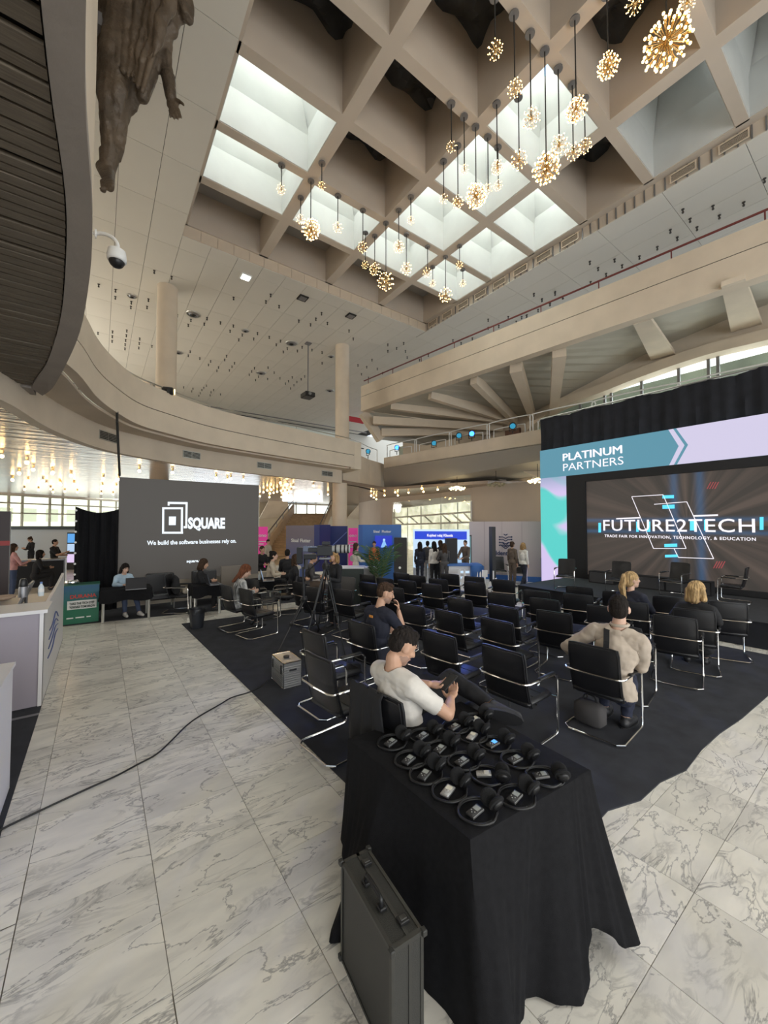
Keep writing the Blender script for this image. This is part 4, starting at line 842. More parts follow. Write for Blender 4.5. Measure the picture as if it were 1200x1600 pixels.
# ================================================================= HEADSET TABLE
tb = thing('folding_table', 'table completely covered by a black floor-length cloth in the foreground', 'table', (2.06, 1.95, 0))
T = [Vector((1.545, 1.365, .75)), Vector((2.605, 1.275, .75)), Vector((2.66, 2.45, .75)), Vector((1.525, 2.53, .75))]   # near, right, far, left
MB().slab([v-Vector((0, 0, .008)) for v in T], (0, 0, -.03)).build('tabletop', M_grey, tb, world=True)
cc = sum(T, Vector())/4
for v in T: p = v.lerp(cc, .15); MB().tube([(p.x, p.y, 0), (p.x, p.y, .70)], .016, 8).build('leg', M_grey, tb, world=True)
def lerp(a, b, t): return a+(b-a)*t
per = []   # (top point, bottom point)
def add_seg(a, b, bots):  # bots: list of (t along edge, bottom point)
    for t, bt_ in bots: per.append((lerp(a, b, t), Vector(bt_)))
N_, R_1, F_, L_1 = T
P3_, P4_ = Z(814, 1612, .0), Z(822, 1560, .015); P5_ = Z(921, 1557, .015); P6_ = Z(920, 1459, .17); P7_ = Z(946, 1457, .15); P8_ = Z(975, 1482, .09); P9_ = Z(999, 1470, .08)
add_seg(N_, R_1, [(0, (1.40, 1.14, 0)), (.12, (1.50, 1.06, 0)), (.25, (1.56, 1.13, 0)), (.40, P3_), (.46, P4_), (.62, lerp(P4_, P5_, .5)+Vector((-.02, -.02, 0))), (.80, P5_), (.84, P6_), (.9, P7_), (.96, P8_)])
add_seg(R_1, F_, [(0, P9_), (.05, P9_+Vector((.03, .16, .02))), (.2, (2.70, 1.5, .05)), (.35, (2.78, 1.75, .03)), (.5, (2.70, 1.95, .03)), (.7, (2.82, 2.2, .03)), (.9, (2.74, 2.4, .03))])
add_seg(F_, L_1, [(0, (2.85, 2.65, .03)), (.2, (2.4, 2.62, .02)), (.4, (2.2, 2.72, .02)), (.6, (1.95, 2.62, .02)), (.85, (1.7, 2.72, .02))])
add_seg(L_1, N_, [(0, (1.50, 2.58, .02)), (.06, (1.42, 2.42, .02)), (.14, (1.36, 2.30, .02)), (.25, (1.28, 2.15, .015)), (.38, Z(512, 1468, .012)+Vector((.0, .0, 0))), (.5, (1.22, 1.90, 0)), (.65, (1.36, 1.65, 0)), (.85, (1.38, 1.3, 0))])
K = 7; tops = catmull([a for a, b in per], K, True); bots = catmull([b for a, b in per], K, True)
# keep the tabletop edges straight
n0 = len(per); tops = []
for i in range(n0):
    a, b = per[i][0], per[(i+1) % n0][0]
    for k in range(K): tops.append(lerp(a, b, k/K))
V = []; rows = 16; n = len(tops)
for i in range(n):
    a, b = tops[i], bots[i]; b.z = max(b.z, .003)
    inn = (cc-a); inn.z = 0; inn.normalize()
    V.append(a+inn*.012+Vector((0, 0, .004))); 
    for r in range(rows):
        t = r/(rows-1); q = lerp(a, b, t); ez = t**1.0; h = a+(Vector((b.x, b.y, 0))-Vector((a.x, a.y, 0)))*(t**1.25); q = Vector((h.x, h.y, a.z+(b.z-a.z)*t))
        rip = .010*math.sin(i*.55)*t+.006*math.sin(i*1.3+1)*t; q -= inn*rip; V.append(q)
rr = rows+1; F = [(rr*i+k, rr*((i+1) % n)+k, rr*((i+1) % n)+k+1, rr*i+k+1) for i in range(n) for k in range(rows)]
V.append(cc+Vector((0, 0, .004))); F += [(rr*i, len(V)-1, rr*((i+1) % n)) for i in range(n)]
clo = MB().add(V, F).build('tablecloth', M_cloth, smooth=55); tag(clo, 'plain black tablecloth draped to the floor over the foreground table', 'tablecloth')
sm = clo.modifiers.new('thick', 'SOLIDIFY'); sm.thickness = .003; sm.offset = -1
# headsets
M_foam = mat('black_foam', (.010, .010, .011), .95, bump=.6, bscale=400); M_lcd = mat('grey_lcd', (.34, .36, .34), .3); M_face = mat('receiver_face', (.03, .03, .032), .35); M_btn = mat('silver_button', (.5, .5, .5), .3, .7)
def headset(root, face, lcdm):
    band = catmull([(.11*math.cos(a), .088*math.sin(a), .013) for a in [math.radians(k) for k in range(0, 360, 30)]], 3, True)
    MB().tube(band, .0048, 7, closed=True).build('cable_loop', M_blackplas, root, smooth=60)
    hb = catmull([(.085, .05, .02), (.03, .098, .016), (-.06, .085, .014), (-.115, .0, .014), (-.06, -.085, .014), (.03, -.098, .016), (.085, -.05, .02)], 5)
    MB().tube(hb, .0075, 8).build('headband', M_blackplas, root, smooth=60)
    for s, (cx, cy) in ((1, (.085, .035)), (-1, (.10, -.040))):
        R3 = Matrix.Rotation(math.radians(s*62), 3, 'X')@Matrix.Rotation(math.radians(-12), 3, 'Y')
        e = MB().lathe([(.004, -.010), (.026, -.010), (.034, -.003), (.034, .003), (.03, .006)], 20, c=(cx, cy, .050), R=R3).build('ear_cup', M_blackplas, root, smooth=50)
        MB().lathe([(.038, .003), (.048, .008), (.049, .018), (.040, .028), (.010, .032)], 20, c=(cx, cy, .050), R=R3).build('ear_pad', M_foam, root, smooth=50)
    Rz = Matrix.Rotation(math.radians(20), 3, 'Z')@Matrix.Rotation(math.radians(-7), 3, 'Y')
    c = Vector((-.025, -.008, .022)); b = MB().rbox(c, (.046, .026, .009), .005, Rz).build('receiver', M_face if not face else M_btn, root, smooth=40)
    f = MB().rbox(c+Rz@Vector((.018, 0, .0095)), (.016, .018, .0012), .001, Rz).build('display', lcdm, root)
    fb = MB()
    for q in range(3): fb.lathe([(.004, 0), (.004, .002)], 8, c=c+Rz@Vector((-.012-.011*(q % 2), -.012+.012*q, .009)), R=Rz)
    fb.build('buttons', M_btn, root); MB().rbox(c+Rz@Vector((.0, -.0275, .0)), (.044, .0012, .006), .0008, Rz).build('side_trim', M_alu, root)
protos = []
hs = [(190,275),(365,240),(540,190),(650,150),(635,240),(755,285),(290,370),(460,310),(375,450),(585,380),(880,370),(715,460),(1030,465),(505,540),(875,575),(660,655)]
fin_ = [0, 0, 0, 2, 2, 1, 0, 0, 0, 0, 0, 2, 0, 2, 0, 0]
rot_ = [20, 15, 12, 10, 25, 5, 20, 22, 28, 10, 0, -35, -25, 25, 15, 10]
wh = ['at the left edge of the table, under the armrest', 'second in the rear row from the left, all black', 'with a silver-edged receiver, right of the white shirt', 'with a bright gold-lit receiver, farthest back', 'with a pale silver receiver, left of the blue-lit one', 'with a tiny blue-lit display and upright round foam pad', 'second along the left table edge', 'in the middle of the third row from the back', 'third along the left table edge', 'in the middle of the table', 'with a small dark display near the chair leg', 'with a white-faced receiver in the centre', 'by the right rear table edge', 'with a gold-lit receiver, third from the near corner', 'by the right front table edge', 'nearest to the front corner of the table']
lcds = {0: M_lcd, 1: mat('blue_lcd', (.02, .1, .3), .3, emit=1.2, ec=(.1, .4, 1)), 2: mat('pale_lcd', (.75, .72, .6), .3)}
pr = {}
for k, (a, b) in enumerate(hs):
    p = Z(560+a/3.529, 1080+(b+8)/3.529, .765); f = fin_[k]
    lab = 'black headset, '+wh[k]
    if f not in pr: t = thing('headset', lab, 'headset', (p.x, p.y, .7545), math.radians(rot_[k]-30), 'headsets on the black table'); headset(t, f == 2, lcds[f]); t.rotation_mode = 'XYZ'; t.rotation_euler = (0, 0, math.radians(rot_[k]-30)); t.scale = (1.0, 1.0, 1.0); pr[f] = t
    else: dup(pr[f], (p.x, p.y, .7545), math.radians(rot_[k]-30), lab)
# hard case leaning against the cloth
M_case = mat('grey_case_panel', (.034, .034, .031), .45, bump=.25, bscale=250); M_trim = mat('case_aluminium', (.085, .085, .08), .4, .7)
zc_ = .52
A_, B_ = Z(533, 1345, zc_), Z(612, 1486, zc_); C_ = Z(583, 1332, zc_)
u_ = (B_-A_); Lc = u_.length; u_.normalize(); w_ = Vector((u_.y, -u_.x, 0)); w_ = w_ if w_.dot(C_-A_) > 0 else -w_; wc = .17
cs = thing('hard_case', 'dark grey hard case with aluminium edges and black handle standing against the tablecloth', 'case', (A_.x, A_.y, 0), math.atan2(u_.y, u_.x))
# local: x along length, y = across thickness (sign), z up
sy = 1 if Vector((-u_.y, u_.x, 0)).dot(w_) > 0 else -1
MB().box((.004, sy*.004, .006), (Lc-.004, sy*(wc-.004), zc_-.004)).build('shell', M_case, cs)
tr = MB(); e = .016
for yy in (0, sy*(wc*.62), sy*wc):
    s0, s1 = (yy-sy*.0, yy+sy*e) if yy == 0 else (yy-sy*e, yy)
    tr.box((0, s0, zc_-e*.5), (Lc, s1, zc_)).box((0, s0, 0), (Lc, s1, e)).box((0, s0, 0), (e*.7, s1, zc_)).box((Lc-e*.7, s0, 0), (Lc, s1, zc_))
tr.box((0, 0, zc_-.02), (.02, sy*wc, zc_)).box((Lc-.02, 0, zc_-.02), (Lc+.001, sy*wc, zc_+.001)).box((0, -sy*.001, 0), (.02, sy*.001, zc_)).box((Lc-.022, -sy*.001, 0), (Lc, sy*.001, zc_)).box((0, -sy*.001, zc_-.018), (Lc, sy*.001, zc_))
tr.build('edge_trim', M_trim, cs)
for xx in (0, Lc):
    for yy in (0, sy*wc): MB().rbox((xx, yy, zc_-.008), (.014, .012, .014), .004).build('corner_cap', M_case, cs); MB().rbox((xx, yy, .018), (.014, .012, .014), .004).build('corner_cap', M_case, cs)
hx = Lc*.5; hd = MB().tube(catmull([(hx-.075, sy*wc*.33, zc_), (hx-.075, sy*wc*.33, zc_+.03), (hx-.055, sy*wc*.33, zc_+.045), (hx+.055, sy*wc*.33, zc_+.045), (hx+.075, sy*wc*.33, zc_+.03), (hx+.075, sy*wc*.33, zc_)], 4), .011, 8).build('handle', M_blackplas, cs, smooth=60)
for xx in (hx-.075, hx+.075): MB().rbox((xx, sy*wc*.33, zc_+.004), (.022, .018, .008), .004).build('handle_mount', M_blackplas, cs)
for xx in (Lc*.16, Lc*.84): m = MB().rbox((xx, sy*wc*.66, zc_+.005), (.022, .024, .008), .003).build('latch', M_blackplas, cs); MB().rbox((xx, sy*wc*.66, zc_+.014), (.012, .016, .003), .002).build('latch_tongue', M_trim, m)
# silver flight case
zf = .378; f0, f1, f2 = Z(442.5, 1037, zf), Z(418.5, 1023.5, zf), Z(471.7, 1030.8, zf)
a_ = (f1-f0); b_ = (f2-f0); fl = thing('flight_case', 'small silver aluminium equipment case standing on the carpet edge', 'case', (f0.x, f0.y, .012), math.atan2(b_.y, b_.x))
wx, wy = b_.length, a_.length
MB().box((.004, .004, .004), (wx-.004, wy-.004, zf-.016)).build('shell', M_alu, fl)
ed = MB(); e = .014
for x_ in (0, wx-e):
    for y_ in (0, wy-e): ed.box((x_, y_, 0), (x_+e, y_+e, zf-.012))
for z_ in (0, zf-.012-e):
    ed.box((0, 0, z_), (wx, e, z_+e)).box((0, wy-e, z_), (wx, wy, z_+e)).box((0, 0, z_), (e, wy, z_+e)).box((wx-e, 0, z_), (wx, wy, z_+e))
ed.build('edge_trim', M_chrome, fl)
for k in range(9): z_ = .03+k*.031; MB().box((e, -.003, z_), (wx-e, .004, z_+.022)).build('ridge', M_alu, fl); MB().box((-.003, e, z_), (.004, wy-e, z_+.022)).build('ridge', M_alu, fl)
MB().lathe([(.045, 0), (.045, .018), (.03, .02)], 16, c=(wx/2, wy/2, zf-.014)).build('top_dial', M_blackplas, fl); MB().box((wx*.3, -.012, .24), (wx*.7, -.003, .27)).build('latch', M_chrome, fl)
for y_ in (.05, wy-.09): MB().box((-.010, y_, .20), (-.003, y_+.04, .32)).build('hinge', M_blackplas, fl)
# cable
cp = [Z(a, b, .016) for a, b in ((417, 1063), (408, 1073), (388, 1082), (362, 1090), (343, 1101), (310, 1120), (290, 1135), (270, 1155), (245, 1178), (212, 1196), (180, 1213), (120, 1240), (60, 1268), (0, 1297), (-60, 1330))]
tag(MB().tube(catmull(cp, 5), .0085, 7).build('cable', M_blackplas, smooth=60), 'long black cable snaking over the marble from the silver case', 'cable')
# waste bin
p = Z(309, 982, .012); wb = thing('waste_bin', 'black round waste bin with a bin bag on the corner of the carpet', 'bin', (p.x, p.y+.1, .012))
MB().lathe([(.02, 0), (.13, 0), (.17, .40), (.175, .40), (.175, .42), (.16, .42), (.12, .03), (.01, .03)], 22).build('bucket', mat('bin_plastic', (.02, .022, .028), .45), wb, smooth=40)
bg = MB(); V = []; n = 26
for i in range(n):
    a = 2*math.pi*i/n; 
    for (r_, z) in ((.165, .40), (.185, .43), (.19+.012*math.sin(i*3), .40), (.185+.015*math.sin(i*2.3), .34+.02*math.sin(i*1.7))): V.append((r_*math.cos(a), r_*math.sin(a), z))
bg.add(V, [(4*i+k, 4*((i+1) % n)+k, 4*((i+1) % n)+k+1, 4*i+k+1) for i in range(n) for k in range(3)]).build('bin_bag', M_leather, wb, smooth=60)
# ================================================================= BIG DARK SCREEN (left)
YS = 13.2
sq = thing('video_screen', 'large dark grey video wall with a white square logo and slogan', 'screen', (0, 0, 0))
M_sqd = em('square_dark', (.052, .046, .040), 1.0); M_sqw = em('square_white', (.80, .88, .95), 1.1)
MB().box((.43, YS, .68), (4.38, YS+.25, 3.68)).build('panel', M_sqd, sq); MB().box((.40, YS+.02, .0), (4.9, YS+.4, .70)).build('plinth', mat('cream_plinth', (.42, .37, .30), .7), sq)
def QP(px, py): p = Y(px, py, YS-.008); return p
def sl(pts, m=M_sqw, nm='logo_stroke', yy=0): MB().slab([QP(*p)+Vector((0, -yy, 0)) for p in pts], (0, .003, 0)).build(nm, m, sq)
def frame_px(x0, y0, x1, y1, w, sides='LTRB'):
    if 'L' in sides: sl([(x0, y0), (x0+w, y0), (x0+w-.3, y1), (x0-.3, y1)])
    if 'R' in sides: sl([(x1-w, y0), (x1, y0), (x1-.3, y1), (x1-w-.3, y1)])
    if 'T' in sides: sl([(x0, y0), (x1, y0), (x1, y0+w), (x0, y0+w)])
    if 'B' in sides: sl([(x0, y1-w), (x1, y1-w), (x1, y1), (x0, y1)])
frame_px(253.5, 792.5, 286, 834, 3.2)
sl([(262, 784), (293, 784.5), (293, 788), (262, 787.5)]); sl([(262, 784), (265, 784), (265, 790), (262, 790)]); sl([(290, 785), (293.3, 785), (292.5, 824.5), (289.5, 824.5)]); sl([(287, 822), (292, 822), (292, 825.5), (287, 825.5)])
sl([(264, 807), (275, 807), (274.6, 820.5), (263.8, 820.5)])
def tx(body, x0, x1, yb, yt, bold=.02, nm='lettering'): a, b = QP(x0, yb), QP(x1, yb); text(nm, body, (a.x, YS-.008, a.z), (1, 0, 0), (0, 0, 1), QP(x0, yt).z-a.z, M_sqw, sq, width=b.x-a.x, bold=bold)
tx('SQUARE', 293.5, 351.5, 825.3, 808.5, .05); tx('We build the software businesses rely on.', 229.5, 369, 851.6, 844.6, .025); tx('square.al', 291.5, 315, 879, 874.6, .03)
# black side drape left of the screen
V = []; n = 24
for i in range(n+1):
    t = i/n; x = -.52+.95*t; top = 2.82-.13*math.sin(math.pi*t)-.05*t
    for k in range(9): z = .015+(top-.015)*k/8; V.append((x, YS-.15+.05*math.sin(i*.9+k*.45)+.03*math.sin(i*2.1), z))
dp = MB().add(V, [(9*i+k, 9*i+9+k, 9*i+10+k, 9*i+1+k) for i in range(n) for k in range(8)]).build('drape', M_cloth, smooth=60); tag(dp, 'black curtain with eyelets stretched left of the dark video wall', 'drape')
for k in range(8): MB().lathe([(.028, 0), (.028, .012)], 8, c=(-.50, YS-.19, .75+k*.28), R=Matrix.Rotation(math.pi/2, 3, 'X')).build('eyelet', M_white, dp)
tag(MB().tube([Z(183, 573, 6.9), Y(183, 660, 12.2), (.43, 13.05, 3.7)], .03, 6).build('hanging_cable', M_dark), 'thick black cable bundle dropping from the curved balcony to the dark video wall', 'cable')
# ================================================================= PEOPLE
M_hairs = {k: mat('hair_'+k, c, .85, spec=.2, bump=1.0, bscale=70, noise=.5, nscale=40, stretch=(1, 1, .25)) for k, c in dict(black=(.018, .014, .012), brown=(.055, .032, .02), auburn=(.16, .06, .03), blond=(.50, .34, .17), honey=(.36, .22, .10)).items()}
M_eye = mat('eye_white', (.42, .36, .32), .4); M_iris = mat('iris', (.03, .02, .015), .2); M_lip = mat('lips', (.42, .17, .14), .5); M_stub = mat('stubbled_skin', (.36, .225, .165), .7)
def cloth_mat(name, c, rough=.85, noise=.12, **k): return mat('cloth_'+name, c, rough, noise=noise, nscale=7, bump=.08, bscale=150, **k)
class Fig:
    def __init__(s, sc=1.): s.p = []; s.sc = sc
    def cap(s, reg, a, b, ra, rb, t0=0., t1=1.): s.p.append(('c', reg, Vector(a), Vector(b), ra, rb, t0, t1)); return s
    def ell(s, reg, c, R, rad): s.p.append(('e', reg, Vector(c), R, rad)); return s
    def mesh(s, voxel, smooth=4, prims=None):
        mb = MB()
        for q in (prims or s.p):
            if q[0] == 'c':
                _, reg, a, b, ra, rb, t0, t1 = q; d = b-a
                if d.length < 1e-5: d = Vector((0, 0, 1e-4))
                dn = d.normalized(); pts = []; rr = []
                for k in (1, .8, .45): pts.append(a-dn*ra*k); rr.append(ra*math.sqrt(max(0.0004, 1-k*k)))
                pts.append(a); rr.append(ra); pts.append(b); rr.append(rb)
                for k in (.45, .8, 1): pts.append(b+dn*rb*k); rr.append(rb*math.sqrt(max(0.0004, 1-k*k)))
                mb.tube(pts, rr, 12)
            else: mb.sph(q[2], 1., 16, 10, q[4], q[3])
        me = mb.mesh('tmp'); o = bpy.data.objects.new('tmp', me); C.objects.link(o)
        r = o.modifiers.new('r', 'REMESH'); r.mode = 'VOXEL'; r.voxel_size = voxel; r.use_smooth_shade = True
        if smooth: k = o.modifiers.new('s', 'SMOOTH'); k.factor = .5; k.iterations = smooth
        bpy.context.view_layer.update(); dg = bpy.context.evaluated_depsgraph_get(); out = bpy.data.meshes.new_from_object(o.evaluated_get(dg)); bpy.data.objects.remove(o); return out
    def classify(s, me):
        n = len(me.vertices); co = np.empty(n*3); me.vertices.foreach_get('co', co); co = co.reshape(-1, 3); best = np.full(n, 1e9); idx = np.zeros(n, int); tt = np.zeros(n)
        for i, q in enumerate(s.p):
            if q[0] == 'c':
                a, b = np.array(q[2]), np.array(q[3]); d = b-a; t = np.clip(((co-a)@d)/max(1e-9, d@d), 0, 1); r = q[4]+(q[5]-q[4])*t; e = np.linalg.norm(co-a-t[:, None]*d, axis=1)-r; tv = q[6]+(q[7]-q[6])*t
            else: M = np.array(q[3]); l = (co-np.array(q[2]))@M; rad = np.array(q[4]); nn = np.linalg.norm(l/rad, axis=1); e = (nn-1)*rad.mean(); tv = np.zeros(n)
            m = e < best; best[m] = e[m]; idx[m] = i; tt[m] = tv[m]
        regs = [q[1] for q in s.p]; return co, np.array([regs[i] for i in idx]), tt
def basis(f, u):
    u = u.normalized(); l = u.cross(f).normalized(); f = l.cross(u).normalized(); return f, l, u, Matrix((f, l, u)).transposed()
def rot(v, ax, deg): return Matrix.Rotation(math.radians(deg), 3, ax)@v
EX, EY, EZ = Vector((1, 0, 0)), Vector((0, 1, 0)), Vector((0, 0, 1))
def hand(F, w, d, n, side, curl, reg='skin', s=1.0, spread=1.0):
    d = d.normalized(); n = (n-d*n.dot(d)).normalized(); sd = d.cross(n).normalized()*side   # sd = thumb side
    F.ell(reg, w+d*.048*s, Matrix((d, sd, n)).transposed(), (.052*s, .042*s, .017*s))
    for k, (o, L) in enumerate(((.030, .072), (.010, .080), (-.010, .074), (-.029, .058))):
        p = w+d*.088*s+sd*o*s; dd = d+sd*o*spread*3; dd.normalize()
        for q, f in enumerate((.45, .32, .26)):
            c = math.radians(curl*(q+.6)/1.6*.8+k*2); e = dd*math.cos(c)+n*math.sin(c); p2 = p+e*L*f*s; F.cap(reg, p, p2, (.0095-.0010*q)*s, (.0088-.0012*q)*s); p = p2
    p = w+d*.022*s+sd*.028*s
    for q, L in enumerate((.040, .030, .024)):
        c = math.radians(15+curl*.35*q); e = (d*math.cos(math.radians(42-12*q))+sd*math.sin(math.radians(42-12*q)))*math.cos(c)+n*math.sin(c); p2 = p+e*L*s; F.cap(reg, p, p2, (.013-.0015*q)*s, (.0115-.0015*q)*s); p = p2
def human(name, label, loc, rz, group=None, sc=1., pel=(0, 0, .93), lean=0, yaw=0, roll=0, head=(0, 0, 0), elbows=None, wrists=None, hands=None, knees=None, ankles=None, toes=None,
          shirt=None, sleeve=1., trousers=None, shoes=None, hair='short', hc='black', skin=None, voxel=.014, female=False, stubble=False, skirt=None, coat=None, wrinkle=.004, heavy=1.):
    dv_ = lambda L: [Vector(v)/sc for v in L] if L else None
    pel = Vector(pel)/sc; elbows, wrists, knees, ankles = map(dv_, (elbows, wrists, knees, ankles))
    F = Fig(); P = Vector(pel); u = rot(rot(EZ, 'Y', lean), 'X', -roll); f0 = rot(EX, 'Z', yaw); f, l, u, TB = basis(f0, u)
    w = .92 if female else 1.0; w *= heavy
    F.ell('pelvis', P+u*.02, TB, (.118*heavy, (.172 if female else .162)*heavy, .125)).ell('torso', P+u*.17, TB, (.100*heavy, .132*w, .16)).ell('torso', P+u*.33, TB, (.118*heavy, .160*w, .19))
    SH = [P+u*.475+l*.172*w, P+u*.475-l*.172*w]; nb = P+u*.52-f*.012
    F.cap('torso', P+u*.455+l*.12*w, P+u*.455-l*.12*w, .072, .072)
    for s_ in SH: F.cap('torso', nb+u*.005, s_, .052, .060)
    if female: 
        for s_ in (1, -1): F.ell('torso', P+u*.33+f*.085+l*.065*s_, TB, (.055, .062, .065))
    hf = rot(rot(EX, 'Y', head[1]), 'Z', head[0]+yaw); hu = rot(rot(rot(EZ, 'Y', head[1]), 'Z', head[0]+yaw), 'X', -head[2]); hf, hl, hu, HB = basis(hf, hu)
    hb = nb+u*.075+f*.012; H0 = hb+hu*.125+hf*.018
    F.cap('skin', nb-u*.03, hb+hu*.03, .058*w, .052*w)
    F.ell('skin', H0+hu*.022-hf*.004, HB, (.098, .077, .102)).ell('jaw', H0+hf*.026-hu*.052, HB, (.068, .056, .060)).cap('jaw', H0+hf*.068-hu*.090, H0+hf*.070-hu*.088, .024, .024)
    F.cap('skin', H0+hf*.094+hu*.022, H0+hf*.114-hu*.020, .008, .0145).ell('skin', H0+hf*.086+hu*.040, HB, (.014, .048, .011)).ell('jaw', H0+hf*.090-hu*.052, HB, (.012, .025, .012))
    for s_ in (1, -1): F.ell('skin', H0+hl*.082*s_-hf*.010-hu*.003, HB@Matrix.Rotation(s_*.45, 3, 'Z'), (.024, .010, .035)); F.ell('skin', H0+hf*.062+hl*.040*s_-hu*.02, HB, (.028, .022, .022))
    el = elbows or [SH[0]+Vector((.0, .05, -.29)), SH[1]+Vector((.0, -.05, -.29))]; wr = wrists or [Vector(el[0])+Vector((.05, -.0, -.25)), Vector(el[1])+Vector((.05, .0, -.25))]
    el = [Vector(e) for e in el]; wr = [Vector(e) for e in wr]
    for s_, sh, e, q in ((0, SH[0], el[0], wr[0]), (1, SH[1], el[1], wr[1])):
        m = sh.lerp(e, .35); F.cap('arm', sh, m, .058*w, .052*w, 0, .18).cap('arm', m, e, .052*w, .041*w, .18, .5).cap('arm', e, e.lerp(q, .35), .042*w, .043*w, .5, .68).cap('arm', e.lerp(q, .35), q, .043*w, .027*w, .68, 1.)
        hd_ = (hands or [None, None])[s_]; d = (q-e).normalized()
        if hd_ is None: hand(F, q, d, Vector((0, -1 if s_ == 0 else 1, 0))+EX*.01, -1 if s_ == 0 else 1, 25, 'skin')
        else: hand(F, q, Vector(hd_[0]), Vector(hd_[1]), hd_[3] if len(hd_) > 3 else (-1 if s_ == 0 else 1), hd_[2], 'skin')
    kn = knees or [Vector((.02, .10, .50)), Vector((.02, -.10, .50))]; an = ankles or [Vector((-.02, .10, .085)), Vector((-.02, -.10, .085))]; kn = [Vector(k) for k in kn]; an = [Vector(k) for k in an]
    to = toes or [(1, .12, -.0), (1, -.12, -.0)]
    for s_ in (0, 1):
        hp = P+l*(.088 if s_ == 0 else -.088)-u*.02; k, a = kn[s_], an[s_]
        F.cap('leg', hp, hp.lerp(k, .4), .092*heavy, .080*heavy, 0, .2).cap('leg', hp.lerp(k, .4), k, .080*heavy, .058, .2, .5).cap('leg', k, k.lerp(a, .35), .056, .057, .5, .67).cap('leg', k.lerp(a, .35), a, .057, .038, .67, 1.)
        t = Vector(to[s_]).normalized(); sole = (k-a).normalized(); sole = (sole-t*sole.dot(t)); sole = sole.normalized() if sole.length > .1 else EZ
        FT = 'foot%d' % s_
        F.cap(FT, a-t*.035-sole*.045, a+t*.09-sole*.045, .038, .040).cap(FT, a+t*.09-sole*.047, a+t*.165-sole*.055, .040, .030).cap(FT, a, a+t*.08-sole*.03, .040, .036)
    FEET = []
    for s_ in (0, 1):
        t = Vector(to[s_]).normalized(); sole = (kn[s_]-an[s_]).normalized(); sole = (sole-t*sole.dot(t)); sole = sole.normalized() if sole.length > .1 else EZ; FEET.append((an[s_], t, sole, t.cross(sole).normalized()))
    root = thing(name, label, 'person', loc, rz, group, sc); me = F.mesh(voxel, 3 if voxel > .008 else 4)
    co, regs, tt = F.classify(me); me.materials.append(skin or M_skin); me.materials.append(M_stub)
    nf = len(me.polygons); lt = np.empty(nf, int); me.polygons.foreach_get('loop_total', lt); vi = np.empty(len(me.loops), int); me.loops.foreach_get('vertex_index', vi); st_ = np.empty(nf, int); me.polygons.foreach_get('loop_start', st_)
    q4 = vi[st_[:, None]+np.minimum(np.arange(4)[None, :], lt[:, None]-1)]
    nrm = np.empty(len(co)*3); me.vertex_normals.foreach_get('vector', nrm); nrm = nrm.reshape(-1, 3)
    if stubble:
        jm = regs == 'jaw'; mi = np.zeros(nf, int); mi[jm[q4].all(axis=1)] = 1; me.polygons.foreach_set('material_index', mi)
    me.shade_smooth(); link('body', me, root)
    def garment(nm, mask, th, m, wr_=wrinkle):
        sel = mask[q4].all(axis=1)
        if not sel.any(): return
        use = np.unique(q4[sel]); mp_ = -np.ones(len(co), int); mp_[use] = np.arange(len(use))
        nz_ = np.array([mnoise.noise(Vector(c*9))+.6*mnoise.noise(Vector(c*23)) for c in co[use]]) if wr_ and voxel < .012 else np.sin(co[use]@np.array([31., 17, 43]))*.5
        v = co[use]+nrm[use]*(th+wr_*1.6*nz_[:, None]); fs = [tuple(dict.fromkeys(f)) for f in mp_[q4[sel]].tolist()]
        g = bpy.data.meshes.new(nm); g.from_pydata(v.tolist(), [], fs); g.materials.append(m); g.shade_smooth(); o = link(nm, g, root); k = o.modifiers.new('t', 'SOLIDIFY'); k.thickness = .006; k.offset = -1; return o
    tz = ((co-np.array(P))@np.array(u))
    rad_ = np.linalg.norm((co-np.array(nb))-((co-np.array(nb))@np.array(u))[:, None]*np.array(u), axis=1)
    if shirt: garment('coat' if coat else 'shirt', (((regs == 'skin') & (tz < .545) & (tz > .3) & (rad_ < .11)) | (np.isin(regs, ['torso'])) | ((regs == 'pelvis') & (tz > -.05)) | ((regs == 'leg') & (tz > -.05) & (tt < .1)) | ((regs == 'arm') & (tt < sleeve*.97))), .013 if not coat else .02, shirt)
    if trousers: garment('trousers', (regs == 'pelvis') | ((regs == 'leg')), .010, trousers)
    if shoes: garment('shoe', regs == 'foot0', .006, shoes, 0); garment('shoe', regs == 'foot1', .006, shoes, 0)
    if voxel < .010:
        for a_, t_, so_, sd_ in FEET:
            c_ = a_+t_*.062-so_*.074; poly = [c_+t_*(.148*math.cos(q*math.pi/7))+sd_*(.050*math.sin(q*math.pi/7)*(1+.12*math.cos(q*math.pi/7))) for q in range(14)]
            MB().slab(poly, -so_*.024).build('sole', SHB, root)
            for q in range(4): m_ = a_+t_*(.045+.022*q)-so_*(.008+.011*q); MB().tube([m_-sd_*.026, m_+so_*.008, m_+sd_*.026], .0045, 5).build('lace', M_grey, root)
    if voxel < .010 or True:
        for s_ in (1, -1):
            e = MB().sph(H0+hf*.0755+hl*.031*s_+hu*.016, .0118, 10, 8).build('eye', M_eye, root, smooth=60); MB().sph(H0+hf*.0832+hl*.032*s_+hu*.013, .0050, 8, 6).build('iris', M_iris, e)
            MB().tube([H0+hf*.097+hl*.014*s_+hu*.042, H0+hf*.091+hl*.034*s_+hu*.048, H0+hf*.076+hl*.050*s_+hu*.042], .0045, 5).build('eyebrow', M_hairs[hc if hc != 'blond' else 'honey'], root)
        MB().tube([H0+hf*.092-hl*.022-hu*.053, H0+hf*.100-hu*.052, H0+hf*.092+hl*.022-hu*.053], .004, 6).build('mouth', M_lip, root)
    Hh = Fig(); hh = lambda x, y, z: H0+hf*x+hl*y+hu*z
